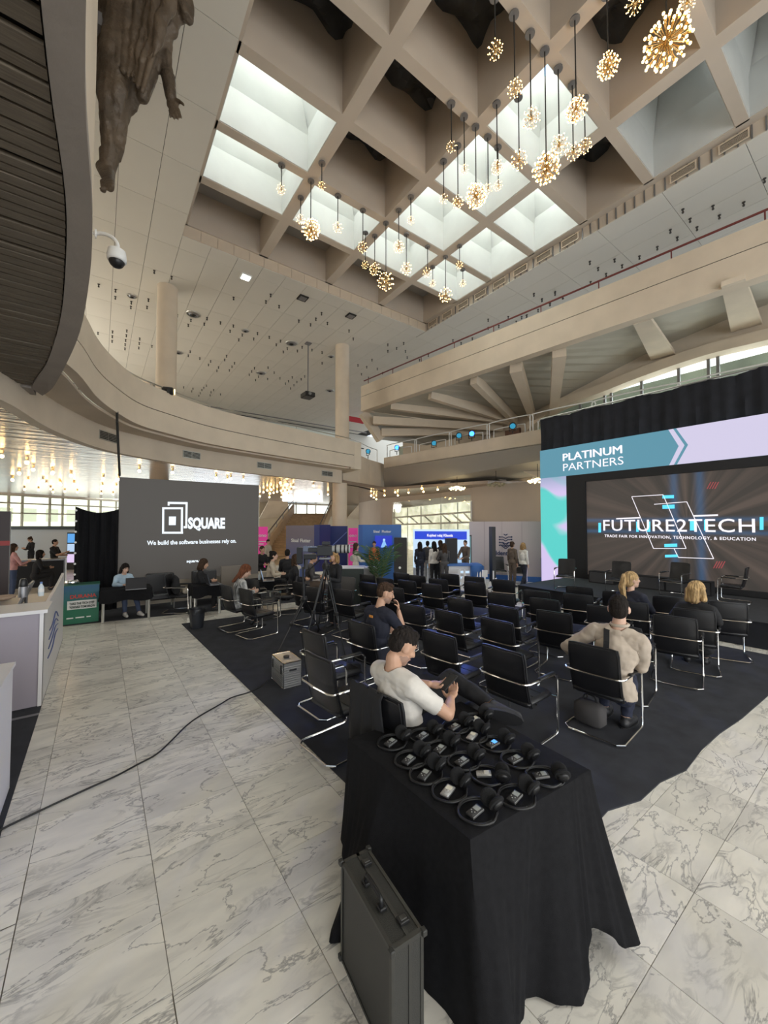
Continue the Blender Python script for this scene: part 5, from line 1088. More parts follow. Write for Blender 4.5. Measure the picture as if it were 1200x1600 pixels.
    if hair == 'short': Hh.ell('h', hh(-.010, 0, .050), HB, (.097, .0785, .090)); Hh.ell('h', hh(-.036, 0, .012), HB, (.072, .0755, .078)); Hh.ell('h', hh(.03, 0, .105), HB, (.055, .055, .030))
    elif hair == 'crop': Hh.ell('h', hh(-.012, 0, .040), HB, (.103, .084, .098)); Hh.ell('h', hh(-.034, 0, .0), HB, (.079, .081, .085)); Hh.ell('h', hh(-.005, 0, .09), HB, (.078, .068, .05))
    else:
        Hh.ell('h', hh(-.018, 0, .040), HB, (.108, .090, .105)); Hh.ell('h', hh(-.045, 0, -.01), HB, (.078, .084, .10))
        if hair in ('long',):
            for y in (-.06, -.03, 0, .03, .06): Hh.cap('h', hh(-.055, y, .0), hh(-.095-.02*abs(y)*10, y*1.25, -.27), .040, .026)
            for y in (-.078, .078): Hh.cap('h', hh(.0, y, .04), hh(-.02, y*1.15, -.18), .024, .020)
        if hair == 'bob':
            for y in (-.08, .08): Hh.cap('h', hh(-.01, y, .03), hh(.015, y*1.12, -.10), .038, .040)
            for y in (-.05, 0, .05): Hh.cap('h', hh(-.07, y, .0), hh(-.075, y*1.2, -.13), .05, .042)
        if hair == 'pony':
            Hh.ell('h', hh(-.105, 0, .075), HB, (.04, .035, .035))
            for y in (-.03, -.01, .012, .03): Hh.cap('h', hh(-.12, y*.5, .06), hh(-.155, y*1.3, -.10), .026, .030); Hh.cap('h', hh(-.155, y*1.3, -.10), hh(-.125, y*1.8, -.29), .030, .014)
        if hair == 'bun': Hh.ell('h', hh(-.09, 0, .10), HB, (.045, .045, .045))
    hv = max(.005, voxel*.75); hm = Hh.mesh(hv, 2); n = len(hm.vertices); hc_ = np.empty(n*3); hm.vertices.foreach_get('co', hc_); hc_ = hc_.reshape(-1, 3); hn = np.empty(n*3); hm.vertex_normals.foreach_get('vector', hn); hn = hn.reshape(-1, 3)
    B3 = np.array(HB)
    if hair in ('short', 'crop'): lc = (hc_-np.array(H0))@B3; ns_ = np.array([mnoise.noise(Vector((c[0]*55, c[1]*75, c[2]*40))) for c in lc])*(.005 if hair == 'crop' else .007)*np.clip((lc[:, 2]+.02)*12, .15, 1)
    else: lc = (hc_-np.array(H0))@B3; an_ = np.arctan2(lc[:, 1], lc[:, 0]+.03); ns_ = (np.sin(an_*34+lc[:, 2]*6)*.5+np.sin(an_*19+2+lc[:, 2]*-9))*.0032
    hc_ = hc_+hn*ns_[:, None]; hm.vertices.foreach_set('co', hc_.ravel()); hm.materials.append(M_hairs[hc]); hm.shade_smooth(); link('hair', hm, root)
    root['_H0'] = list(H0); return root, dict(H0=H0, hf=hf, hl=hl, hu=hu, P=P, u=u, f=f, l=l, SH=SH, wr=wr, el=el)
def local(root, w): return root.matrix_basis.inverted()@Vector(w)
def on_chair(nm, dx=0, dy=0): c = CH[nm]; a = c.rotation_euler.z; return (c.location.x+dx*math.cos(a)-dy*math.sin(a), c.location.y+dx*math.sin(a)+dy*math.cos(a), .012), a
def clean(root):
    if '_H0' in root: del root['_H0']
BLK = cloth_mat('black', (.013, .013, .015)); NAVY = cloth_mat('navy', (.016, .018, .032)); WHT = cloth_mat('white', (.70, .66, .60)); BEI = cloth_mat('beige_shirt', (.50, .42, .34)); JEAN = cloth_mat('jeans', (.05, .07, .13)); DKT = cloth_mat('dark_trousers', (.022, .024, .034)); CRM = cloth_mat('cream', (.52, .44, .34)); LBL = cloth_mat('light_blue', (.42, .55, .66)); PNK = cloth_mat('pink', (.55, .28, .26)); ORG = cloth_mat('orange', (.72, .13, .04)); GRY = cloth_mat('charcoal', (.07, .065, .065)); BRN = cloth_mat('brown', (.11, .08, .06))
SHB = cloth_mat('black_shoe', (.02, .02, .022), .5); SHW = cloth_mat('white_shoe', (.6, .58, .55), .6)
SIT = dict(pel=(-.07, 0, .60))
# man in the white T-shirt, one ankle on the other knee, phone in both hands
r1, i1 = human('person', 'seated man in a white T-shirt and black trousers looking down at a phone', (2.08, 2.62, .012), 0, sc=1.21, pel=(.05, -.09, .525), lean=-16, head=(-12, 32, 0),
    elbows=[(.22, .16, .87), (.16, -.42, .84)], wrists=[(.31, -.04, .915), (.33, -.29, .87)], hands=[((.85, -.55, -.05), (.1, -.3, .9), 50, 1), ((.75, .5, .15), (-.2, .2, .9), 45, -1)],
    knees=[(.66, .04, .87), (.72, -.21, .64)], ankles=[(.64, -.47, .79), (.80, -.20, .12)], toes=[(.55, -.83, -.05), (1, -.1, 0)], shirt=WHT, sleeve=.37, trousers=BLK, shoes=cloth_mat('grey_sneaker', (.035, .035, .038), .7), hair='short', hc='black', voxel=.0065, stubble=True, skin=M_skin, wrinkle=.005)
pc_ = (i1['wr'][0]+i1['wr'][1])/2+Vector((.085, .0, .045)); Rp = Matrix.Rotation(math.radians(-28), 3, 'Y')
ph = MB().rbox(pc_, (.078, .038, .005), .004, Rp).build('phone', M_blackplas); ph.parent = None
ph.matrix_basis = r1.matrix_basis.copy(); tag(ph, 'black phone held by the seated man in the white T-shirt', 'phone'); cam_ = MB().rbox(pc_+Rp@Vector((.055, .018, -.006)), (.014, .014, .002), .001, Rp).build('phone_camera', M_grey, ph)
# jacket draped over his chair
c1 = CH['P1']; V = []; n = 22
for i in range(n+1):
    u_ = -1+2*i/n
    for k in range(15):
        v = k/14; 
        if v < .55: t = v/.55; zz = .42+.24*abs(u_)*(1-t)*0+(.60*t)+.02*math.sin(i*1.1)*(1-t); xx = -.345+.022*math.sin(i*.9+k*.3)*(1-t)-.01*t-.0*u_
        else: t = (v-.55)/.45; zz = 1.03-.30*t+.008*math.sin(i); xx = -.345+.14*min(1, t*3)
        V.append((xx, u_*(.22+.02*math.sin(k*.7))+.10, zz+.006*math.sin(i*.8+k)))
jk = MB().add(V, [(15*i+k, 15*i+15+k, 15*i+16+k, 15*i+1+k) for i in range(n) for k in range(14)]).build('jacket', BLK, smooth=70); jk.matrix_basis = Matrix.LocRotScale(c1.location, c1.rotation_euler, None); k_ = jk.modifiers.new('t', 'SOLIDIFY'); k_.thickness = .012; tag(jk, 'black jacket hung over the backrest behind the man in the white T-shirt', 'jacket')
loc, a = on_chair('L1')
r2, i2 = human('person', 'seated man in a dark T-shirt resting his chin on his hand', loc, a, sc=1.2, pel=(-.02, 0, .50), lean=10, head=(-35, 16, 0), elbows=[(.16, .33, .78), (.34, -.22, .78)], wrists=[(.40, .14, .74), (.33, -.14, 1.08)], hands=[None, ((.1, .2, .9), (-.5, .5, .2), 70)],
    knees=[(.40, .16, .58), (.40, -.16, .58)], ankles=[(.38, .16, .10), (.40, -.16, .10)], shirt=NAVY, sleeve=.45, trousers=DKT, shoes=SHB, hair='short', hc='brown', voxel=.008, skin=M_skin, stubble=True)
MB().rbox(i2['P']+i2['u']*.44-i2['f']*.13-i2['l']*.0, (.003, .03, .014), .001).build('orange_back_print', cloth_mat('orange_print', (.7, .28, .05)), r2)
loc, a = on_chair('P3')
r3, i3 = human('person', 'seated man in a beige shirt with a black shoulder strap, seen from behind', loc, a, sc=1.23, pel=(.0, -.11, .49), lean=4, roll=-5, yaw=4, head=(6, -2, 2), elbows=[(.0, .40, .82), (.14, -.36, .76)], wrists=[(.20, .36, .72), (.34, -.16, .70)],
    knees=[(.40, .14, .56), (.36, -.17, .54)], ankles=[(.34, .10, .10), (.24, -.16, .10)], shirt=BEI, sleeve=.97, trousers=cloth_mat('blue_trousers', (.018, .022, .045)), shoes=SHB, hair='crop', hc='black', voxel=.0075, skin=M_skin2, wrinkle=.008, heavy=1.08)
sp_ = [i3['P']+i3['u']*z+i3['f']*x+i3['l']*y for (x, y, z) in ((-.115, .035, .02), (-.155, .04, .18), (-.168, .045, .32), (-.145, .055, .43), (-.095, .075, .515), (-.02, .09, .56), (.08, .085, .50))]
m = MB()
for p, q in zip(sp_, sp_[1:]): m.slab([p-i3['l']*.024, p+i3['l']*.024, q+i3['l']*.024, q-i3['l']*.024], (q-p).cross(i3['l']).normalized()*.004)
m.build('shoulder_strap', BLK, r3)
cl_ = MB().tube(catmull([i3['H0']+i3['hf']*(.065*math.cos(t)-.02)+i3['hl']*.07*math.sin(t)-i3['hu']*.135 for t in [k*math.pi/5 for k in range(10)]], 3, True), .014, 6, closed=True).build('collar', BEI, r3, smooth=60)
loc, a = on_chair('N24')
r4, i4 = human('person', 'seated woman with a long blond ponytail in a navy jacket, in profile', loc, a, sc=1.15, pel=(-.03, 0, .50), lean=4, yaw=-28, head=(-32, -2, 0), elbows=[(.06, .25, .82), (.10, -.30, .80)], wrists=[(.30, .10, .72), (.32, -.20, .76)], knees=[(.40, .08, .58), (.40, -.14, .58)], ankles=[(.40, .08, .10), (.42, -.12, .10)], shirt=NAVY, trousers=DKT, shoes=SHB, hair='pony', hc='blond', voxel=.009, female=True, skin=M_skin2)
loc, a = on_chair('N27')
r5, i5 = human('person', 'seated woman with a blond bob haircut and a black jacket', loc, a, sc=1.18, pel=(.0, -.03, .40), lean=6, yaw=-20, head=(-30, 4, 0), elbows=[(.06, .27, .80), (.06, -.31, .78)], wrists=[(.30, .12, .72), (.30, -.24, .70)], knees=[(.40, .12, .57), (.40, -.14, .57)], ankles=[(.38, .10, .10), (.38, -.14, .10)], shirt=BLK, trousers=BLK, shoes=SHB, hair='bob', hc='blond', voxel=.009, female=True, skin=M_skin2, heavy=1.1)
SITL = dict(pel=(-.05, 0, .59), lean=10, knees=[(.40, .12, .57), (.40, -.12, .57)], ankles=[(.38, .12, .10), (.38, -.12, .10)], elbows=[(.10, .24, .80), (.10, -.24, .80)], wrists=[(.32, .10, .80), (.32, -.10, .80)])
FIGS = []
def sitter(label, px, py_head, depth_pt, rz, **k):
    # depth_pt: world (x, y) of the seat
    kw = dict(SITL); kw.update(k); r, i = human('person', label, (depth_pt[0], depth_pt[1], .012), math.radians(rz), voxel=.014, **kw); return r, i
def stand(label, px, d, rz, h=1.65, **k):
    p = D(px, 819, d); kw = dict(voxel=.015); kw.update(k); return human('person', label, (p.x, p.y, 0.0), math.radians(rz), sc=h/1.74, **kw)
def at_depth(px, d): p = D(px, 819, d); return (p.x, p.y)
# far people: standing
stand('standing woman with long dark hair, pink top and jeans at the left edge', 22, 12.5, 20, 1.62, shirt=PNK, trousers=JEAN, shoes=SHW, hair='long', hc='brown', female=True, elbows=[(.08, .22, 1.02), (.16, -.2, 1.05)], wrists=[(.25, .1, 1.0), (.34, -.1, 1.12)])
stand('standing person in black with hair in a bun looking at a phone, far left', 50, 19.5, 215, 1.62, shirt=BLK, trousers=BLK, shoes=SHB, hair='bun', hc='brown', female=True, elbows=[(.08, .22, 1.08), (.10, -.22, 1.08)], wrists=[(.30, .08, 1.14), (.30, -.08, 1.14)], head=(0, 25, 0))
stand('standing man in a black T-shirt at far left reaching towards a tablet', 86, 15.5, -20, 1.66, shirt=BLK, sleeve=.45, trousers=BLK, shoes=SHB, hair='crop', hc='black', heavy=1.12, elbows=[(.10, .26, 1.10), (.20, -.22, 1.12)], wrists=[(.34, .10, 1.10), (.42, -.08, 1.22)])
stand('standing woman in dark blue with long dark hair, leftmost of the kiosk group', 656, 14.8, 60, 1.52, shirt=NAVY, trousers=NAVY, shoes=SHB, hair='long', hc='black', female=True)
stand('standing woman in light grey partly hidden in the kiosk group', 668, 15.8, 40, 1.5, shirt=GRY, trousers=cloth_mat('light_grey', (.32, .32, .33)), shoes=SHB, hair='bun', hc='black', female=True)
stand('standing woman with long black hair, white blouse and black wide trousers by the kiosk', 678, 14.5, 80, 1.58, shirt=WHT, trousers=BLK, shoes=SHW, hair='long', hc='black', female=True)
stand('standing woman with brown hair in a charcoal coat, right in the kiosk group', 694, 13.9, 60, 1.5, shirt=GRY, coat=True, trousers=GRY, shoes=SHB, hair='long', hc='brown', female=True, elbows=[(.12, .22, 1.10), (.18, -.2, 1.08)], wrists=[(.34, .12, 1.02), (.40, -.06, 1.0)])
stand('standing person with dark hair behind the charcoal-coated woman', 688, 15.6, 100, 1.58, shirt=BLK, trousers=BLK, shoes=SHB, hair='long', hc='brown', female=True)
stand('man in a dark brown suit standing at the blue info desk', 727, 15.9, 190, 1.56, shirt=BRN, coat=True, trousers=BRN, shoes=SHB, hair='crop', hc='black', elbows=[(.16, .24, 1.06), (.16, -.24, 1.06)], wrists=[(.38, .10, .98), (.38, -.10, .98)])
stand('woman in a brown coat, left of the walking pair by the logo wall', 800, 14.6, -5, 1.56, shirt=BRN, coat=True, trousers=BRN, shoes=SHB, hair='bun', hc='brown', female=True)
stand('woman in a white top and dark trousers, right of the walking pair', 817, 14.2, -10, 1.52, shirt=WHT, trousers=NAVY, shoes=SHB, hair='bob', hc='honey', female=True, ankles=[(.16, .09, .085), (-.22, -.09, .11)], knees=[(.14, .09, .50), (-.03, -.09, .50)])
stand('standing woman in a white top with long brown hair at the blue booth counter', 556, 13.6, -20, 1.56, shirt=WHT, trousers=BLK, shoes=SHB, hair='long', hc='brown', female=True, elbows=[(.08, .22, 1.1), (.12, -.2, 1.08)], wrists=[(.30, .10, 1.05), (.36, -.06, 1.05)])
stand('standing man in an orange jacket in front of the blue booth', 585, 15.6, -140, 1.5, shirt=ORG, trousers=GRY, shoes=SHB, hair='crop', hc='brown')
stand('person in a cream top standing by the pink poster beside the stairs', 419, 17.5, -60, 1.5, shirt=CRM, trousers=BLK, shoes=SHB, hair='crop', hc='black')
stand('camera operator in black bending behind the large camera', 523, 8.9, 200, 1.62, shirt=BLK, trousers=BLK, shoes=SHB, hair='bob', hc='honey', female=True, elbows=[(.12, .24, 1.08), (.12, -.24, 1.08)], wrists=[(.34, .10, 1.15), (.34, -.1, 1.15)])
# far people: seated
def seat_at(px, d, rz, label, z=0, **k):
    p = D(px, 819, d); kw = dict(SITL); kw.update(k); kw.setdefault('voxel', .014); return human('person', label, (p.x, p.y, .012+z), math.radians(rz), sc=kw.pop('sc', 1.08), **kw)
seat_at(194, 10.1, -70, 'woman with dark hair and a light blue jacket seated behind a laptop', sc=.97, shirt=LBL, trousers=JEAN, shoes=SHW, hair='long', hc='black', female=True, head=(0, 22, 0), ankles=[(.55, .16, .10), (.38, -.10, .10)], skin=M_skin2, pel=(-.05, 0, .52))
seat_at(312, 10.5, -15, 'woman in black seated at the middle laptop table with hair tied back', shirt=BLK, trousers=BLK, shoes=SHB, hair='bob', hc='brown', female=True, head=(-10, 15, 0), pel=(-.05, 0, .50))
c = CH['A1']; human('person', 'seated woman with long auburn hair and a striped black and white jacket', (c.location.x+.02, c.location.y, .012), c.rotation_euler.z-.15, sc=1.12, **dict(SITL, shirt=mat('striped_jacket', (.35, .35, .34), .8, noise=.95, nscale=9, stretch=(1, 3, .4)), trousers=BLK, shoes=SHB, hair='long', hc='auburn', female=True, head=(-25, 28, 0), voxel=.011, skin=M_skin2, pel=(-.05, 0, .50)))
seat_at(424, 12.0, -25, 'seated woman in a cream jacket with dark tied-back hair at the right laptop table', shirt=CRM, trousers=BLK, shoes=SHB, hair='bun', hc='black', female=True, skin=M_skin2)
seat_at(449, 12.9, 60, 'person in black seated with the back turned, right of the woman in cream', shirt=BLK, trousers=BLK, shoes=SHB, hair='crop', hc='black')
seat_at(459, 10.8, -20, 'seated person with brown hair and dark jacket left of the tripods', shirt=BLK, trousers=BLK, shoes=SHB, hair='bob', hc='brown', head=(-20, 0, 0))
seat_at(484, 11.4, -30, 'seated person in dark clothes with pale hands behind the first tripod', shirt=GRY, trousers=BRN, shoes=SHB, hair='crop', hc='brown', head=(-20, 20, 0))
seat_at(60, 13.6, 10, 'person with dark curly hair seated low behind the white counter', shirt=BLK, trousers=BLK, shoes=SHB, hair='bob', hc='black', pel=(-.05, 0, .52))
seat_at(408, 15.0, -70, 'person in dark clothes seated by the pink poster', shirt=BLK, trousers=BLK, shoes=SHB, hair='crop', hc='brown')
for o in C.objects: clean(o)
# ================================================================= STATUE on the left wall
M_bronze = mat('statue_bronze', (.115, .085, .058), .5, .25, noise=.35, nscale=3, bump=.7, bscale=22)
SF = Fig(); sp0 = D(172, 285, 6.0); SB = sp0.copy()
def spx(px, py, d=6.0): return D(px, py, d)
foot, toe = spx(168, 268, 5.9), spx(172, 293, 5.6); knee_ = spx(180, 160, 5.9); hip_ = spx(205, 20, 6.0); hip2 = spx(250, -40, 6.3)
SF.cap('b', knee_, foot, .24, .10).cap('b', hip_, knee_, .36, .25).cap('b', foot, toe, .10, .055).cap('b', spx(160, 262, 5.9), toe, .09, .05)
for k, x in enumerate((160, 165, 170, 175)): SF.cap('b', spx(x, 284, 5.65), spx(x+1, 295-k*1.5, 5.58), .035, .028)
SF.cap('b', hip_, hip2, .42, .40).cap('b', hip2, spx(235, -60, 6.2), .42, .40).cap('b', spx(235, -60, 6.2), spx(218, -75, 6.2), .38, .28).ell('b', spx(220, -105, 6.2), Matrix.Identity(3), (.22, .2, .24))
# drapery folds
for (a, b, ra, rb) in (((215, 40), (208, 165), .30, .07), ((262, -10), (222, 150), .26, .10), ((240, 0), (188, 120), .30, .16), ((285, 5), (250, 60), .16, .10), ((180, 10), (172, 150), .22, .18), ((268, -40), (290, 20), .20, .12), ((200, 60), (176, 240), .20, .08)): SF.cap('b', spx(*a, 6.05), spx(*b, 6.0), ra, rb)
for k in range(7): SF.cap('b', spx(175+k*15, -30+k*4, 5.75), spx(180+k*7, 95+k*8, 5.7), .07, .03)
# arm with open hand
el_, wr_ = spx(255, 62, 6.1), spx(267, 152, 6.1); SF.cap('b', spx(262, -40, 6.1), el_, .17, .145).cap('b', el_, wr_, .14, .085)
hd = (spx(279, 200, 6.1)-wr_).normalized(); hand(SF, wr_, hd, Vector((-.5, -.8, 0)), -1, 6, 'b', 2.3)
sm_ = SF.mesh(.016, 3); n = len(sm_.vertices); c_ = np.empty(n*3); sm_.vertices.foreach_get('co', c_); c_ = c_.reshape(-1, 3); nn_ = np.empty(n*3); sm_.vertex_normals.foreach_get('vector', nn_); nn_ = nn_.reshape(-1, 3)
hmask = np.linalg.norm(c_-np.array(wr_+hd*.2), axis=1) < .55
hmask |= np.linalg.norm(c_-np.array(spx(166, 275, 5.8)), axis=1) < .45
ns_ = np.array([mnoise.noise(Vector((c[0]*4.5+c[2]*1.2, c[1]*4.5, c[2]*1.1)))*.09+mnoise.noise(Vector(c*8))*.02 for c in c_]); ns_[hmask] = 0
c_ = c_+nn_*ns_[:, None]; sm_.vertices.foreach_set('co', c_.ravel()); sm_.materials.append(M_bronze); sm_.shade_smooth()
so = link('statue', sm_); tag(so, 'huge dark bronze statue of a robed barefoot figure fixed to the curved left wall', 'statue')
b0_ = spx(190, 60, 6.0); MB().box((-.25, b0_.y-.1, b0_.z-.1), (b0_.x, b0_.y+.1, b0_.z+.1)).build('bracket', M_grey, so)
# CCTV dome
cp0 = spx(152, 364, 4.6); cv = thing('security_camera', 'white dome security camera on a curved arm on the left wall', 'camera', (0, 0, 0))
arm = catmull([spx(146, 365, 4.6), spx(160, 365, 4.6), spx(174, 370, 4.6), spx(183, 380, 4.6), spx(184, 392, 4.6)], 5); MB().tube(arm, .022, 8).build('arm', M_white, cv, smooth=60)
dc = spx(182.5, 401, 4.6); MB().lathe([(.03, .10), (.09, .07), (.10, .0), (.098, -.05), (.085, -.06)], 20, c=dc).build('housing', M_white, cv, smooth=50)
MB().sph(dc+Vector((0, 0, -.055)), .082, 16, 10).build('dome', M_blackplas, cv, smooth=60); MB().lathe([(.05, 0), (.05, .02)], 12, c=spx(148, 365, 4.6), R=Matrix.Rotation(math.pi/2, 3, 'Y')).build('mount', M_white, cv)
# projector on a drop pole
pp = D(481, 618, 21); pj = thing('projector', 'dark projector hanging on a drop pole from the white ceiling', 'projector', (pp.x, pp.y, pp.z))
MB().rbox((0, 0, 0), (.28, .34, .13), .03).build('body', M_blackplas, pj); MB().tube([(0, 0, .1), (0, 0, ZC-pp.z)], .03, 6).build('pole', M_grey, pj); MB().box((-.15, -.15, ZC-pp.z-.05), (.15, .15, ZC-pp.z)).build('ceiling_plate', M_grey, pj); MB().lathe([(.08, 0), (.08, .06)], 12, c=(-.05, -.34, 0), R=Matrix.Rotation(math.pi/2, 3, 'X')).build('lens', M_grey, pj)
for k, (px, py, z) in enumerate(((482, 590, 12.1),)): pass
# spotlight clamp on the left balcony rail
q = Z(262, 607, 6.8); sl_ = thing('stage_light', 'black clamp spotlight on the left balcony handrail', 'lamp', (q.x, q.y, 6.72))
MB().lathe([(.10, -.16), (.13, -.12), (.13, .14), (.10, .18)], 14, R=Matrix.Rotation(math.pi/2, 3, 'Y')@Matrix.Rotation(.3, 3, 'X')).build('housing', M_blackplas, sl_); MB().box((-.04, -.2, -.1), (.04, .2, .02)).build('clamp', M_blackplas, sl_); MB().lathe([(.09, 0), (.09, .02)], 12, c=(.19, 0, 0), R=Matrix.Rotation(math.pi/2, 3, 'Y')).build('lens', mat('warm_lens', (1, .8, .4), .3, emit=3), sl_)
# blue spotlights of the lower right balcony
M_bluel = em('blue_beam_lens', (.03, .16, 1), 6)
M_cy = em('cyan_lens', (.03, .28, .45), 1)
for k, (px, py, on, lb_) in enumerate(((620, 699, 1, 'bright blue spotlight on the lower right balcony rail, left one'), (737, 677, 1, 'bright blue spotlight on the lower right balcony rail, right one'), (678, 692, 0, 'dim cyan spotlight between the two blue ones'), (717, 680, 0, 'black moving light just left of the right blue spotlight'), (801, 665, 0, 'dim cyan spotlight in front of the brown balcony door'), (575, 705, 0, 'small dark spotlight left of the lower right balcony'))):
    r_ = ray(px, 800); nrm_ = cn; base = B0+cn*(-.12); t = base.dot(nrm_)/Vector((r_.x, r_.y, 0)).dot(nrm_); p = O+ray(px, py)*t
    if k == 5:
        wa, wb = Vector((12.6, 19.6, 0)), Vector((14.0, 20.6, 0)); dd_ = wb-wa; den = r_.x*dd_.y-r_.y*dd_.x; tq = (wa.x*dd_.y-wa.y*dd_.x)/den; p = O+ray(px, py)*tq; p = Vector((p.x, p.y, p.z))
        cr_ = thing('rail_frame', 'white tubular rail on the wall between the two balconies', 'railing'); MB().tube([(11.2, 19.1, 6.5), (11.2, 19.1, 7.35), (12.6, 19.72, 7.35), (14.0, 20.72, 7.35), (15.0, 21.2, 7.35), (15.0, 21.2, 6.5)], .03, 6).build('tube', M_white, cr_)
    s_ = thing('stage_light', lb_, 'lamp', p); dd = (Vector((6, 4, 1))-p).normalized(); Rq = dd.to_track_quat('Z', 'Y').to_matrix()
    MB().lathe([(.06, -.22), (.13, -.15), (.15, .06), (.16, .10)], 16, R=Rq).build('housing', M_blackplas, s_); MB().lathe([(.13, 0), (.11, .02)], 16, c=dd*.10, R=Rq).build('lens', M_bluel if on else M_cy, s_)
    MB().tube([(-.0, .19, -.0), (0, .19, -.25), (0, -.19, -.25), (0, -.19, 0)], .02, 5).build('yoke', M_blackplas, s_)
    MB().tube([(0, 0, -.25), (.0, 0, -.25-(p.z-.25-6.68 if k < 5 else max(.05, p.z-.25-6.5)))], .025, 6).build('clamp_post', M_blackplas, s_)
    if on:
        l = bpy.data.lights.new('blue_spot', 'SPOT'); l.energy = 1400; l.color = (.12, .25, 1); l.spot_size = math.radians(38); l.spot_blend = .6; l.shadow_soft_size = .12; lo = bpy.data.objects.new('blue_spot', l); C.objects.link(lo); lo.location = p+dd*.2; lo.rotation_euler = dd.to_track_quat('-Z', 'Y').to_euler()
# ================================================================= LAPTOP TABLES (left middle)
def covered_table(label, x0, y0, x1, y1, zt=.75, drop=.28, group=None, white=False, legs=True):
    t = thing('event_table', label, 'table', (x0, y0, .012)); w, d = x1-x0, y1-y0
    MB().box((0, 0, zt-.03), (w, d, zt)).build('tabletop', M_grey, t)
    if legs:
        for a in (.06, w-.06):
            for b in (.06, d-.06): MB().tube([(a, b, 0), (a, b, zt-.03)], .03, 10).build('leg', M_steel, t)
    V = []; n = 12; per_ = []
    for i in range(n): per_.append((w*i/n, 0))
    for i in range(n): per_.append((w, d*i/n))
    for i in range(n): per_.append((w-w*i/n, d))
    for i in range(n): per_.append((0, d-d*i/n))
    for i, (a, b) in enumerate(per_):
        ox, oy = (a-w/2)/w, (b-d/2)/d
        for k in range(4): f = k/3; V.append((a+ox*.05*f+.012*math.sin(i*1.4)*f*(abs(ox) > .49)*2, b+oy*.06*f+.014*math.sin(i*1.4)*f, zt+.006-(drop+.03*math.sin(i*.8))*f))
    N4 = len(per_); F_ = [(4*i+k, 4*((i+1) % N4)+k, 4*((i+1) % N4)+k+1, 4*i+k+1) for i in range(N4) for k in range(3)]; F_.append(tuple(4*i for i in range(N4)))
    MB().add(V, F_).build('table_cover', WHT if white else M_cloth, t, smooth=60); return t
def tab_px(label, x0, x1, ytop, d=.7, **k):
    a, b = Z(x0, ytop, .75), Z(x1, ytop, .75); yv = (a.y+b.y)/2; xa, xb = Y(x0, ytop, yv).x, Y(x1, ytop, yv).x; return covered_table(label, xa, yv-.0, xb, yv+d, **k), xa, xb, yv
t1 = tab_px('low table with short black cover and steel legs under the open laptop, far left', 157, 238, 922, .7)
t2 = tab_px('black-covered table between the chair with bags and the auburn-haired woman', 302, 348, 916, .7)
t3 = tab_px('black-covered laptop table behind the empty chairs near the waste bin', 393, 440, 909, .8)
t4 = tab_px('white-topped table with a dark cover right of the tripods', 500, 552, 897, .8, white=True, drop=.12)
t5 = tab_px('white-topped table in the background under the pink poster', 430, 470, 886, .7, white=True, drop=.1)
def laptop(label, x, y, z, rz, open_=105):
    l = thing('laptop', label, 'laptop', (x, y, z), math.radians(rz), None, 1.25); MB().rbox((0, 0, .009), (.12, .17, .008), .004).build('base', M_grey, l)
    Rm = Matrix.Rotation(math.radians(-(90-open_)), 3, 'Y'); m = MB().rbox(Vector((.12, 0, .016))+Rm@Vector((0, 0, .115)), (.004, .17, .115), .003, Rm); m.build('lid', mat('dark_laptop', (.035, .035, .04), .4), l)
    MB().rbox(Vector((.115, 0, .016))+Rm@Vector((-.0, 0, .115)), (.0025, .155, .10), .001, Rm).build('display', em('laptop_display', (.25, .35, .5), .8), l); MB().box((-.08, -.14, .017), (.05, .14, .019)).build('keyboard', M_blackplas, l); return l
laptop('dark laptop open in front of the woman in light blue', *Z(213, 920, .78)[:2], .78, -95)
laptop('black laptop open on the middle black-covered table', *Z(335, 913, .78)[:2], .78, 180)
laptop('grey laptop open in front of the woman in cream', *Z(420, 907, .78)[:2], .78, 160)
for k, (px, py, lb_, m_) in enumerate(((322, 909, 'small white cup on the middle laptop table', M_white), (405, 905, 'clear water bottle on the right laptop table', M_win))):
    p = Z(px, py, .78); o = MB().lathe([(.03, 0), (.035, .10), (.033, .12), (.015, .17), (.015, .20)] if k else [(.03, 0), (.04, .09), (.036, .09), (.026, .01)], 14).build('bottle' if k else 'cup', mat('cloudy_bottle', (.6, .65, .66), .2) if k else m_, smooth=40); o.location = (p.x, p.y, .768); tag(o, lb_, 'bottle' if k else 'cup')
# bags on the chair
p = Z(262, 905, .55); bgm = Fig(); bgm.cap('b', (0, -.16, .12), (0, .16, .12), .11, .10).cap('b', (0, -.1, .22), (0, .1, .24), .09, .08); me = bgm.mesh(.016, 4); me.materials.append(BLK); me.shade_smooth(); o = link('backpack', me); o.location = CH['B1'].location+Vector((-.08, .05, .46)); o.scale = (1, 1.15, 1.6); tag(o, 'black backpack leaning on the chair between the two laptop tables', 'bag')
bgm = Fig(); bgm.cap('b', (0, -.12, .07), (0, .12, .08), .075, .08).cap('b', (.05, -.05, .12), (-.04, .06, .13), .05, .05); me = bgm.mesh(.014, 4); me.materials.append(CRM); me.shade_smooth(); o = link('cream_bag', me); o.location = CH['B1'].location+Vector((.14, -.02, .47)); tag(o, 'crumpled cream bag on the seat of the chair between the laptop tables', 'bag')
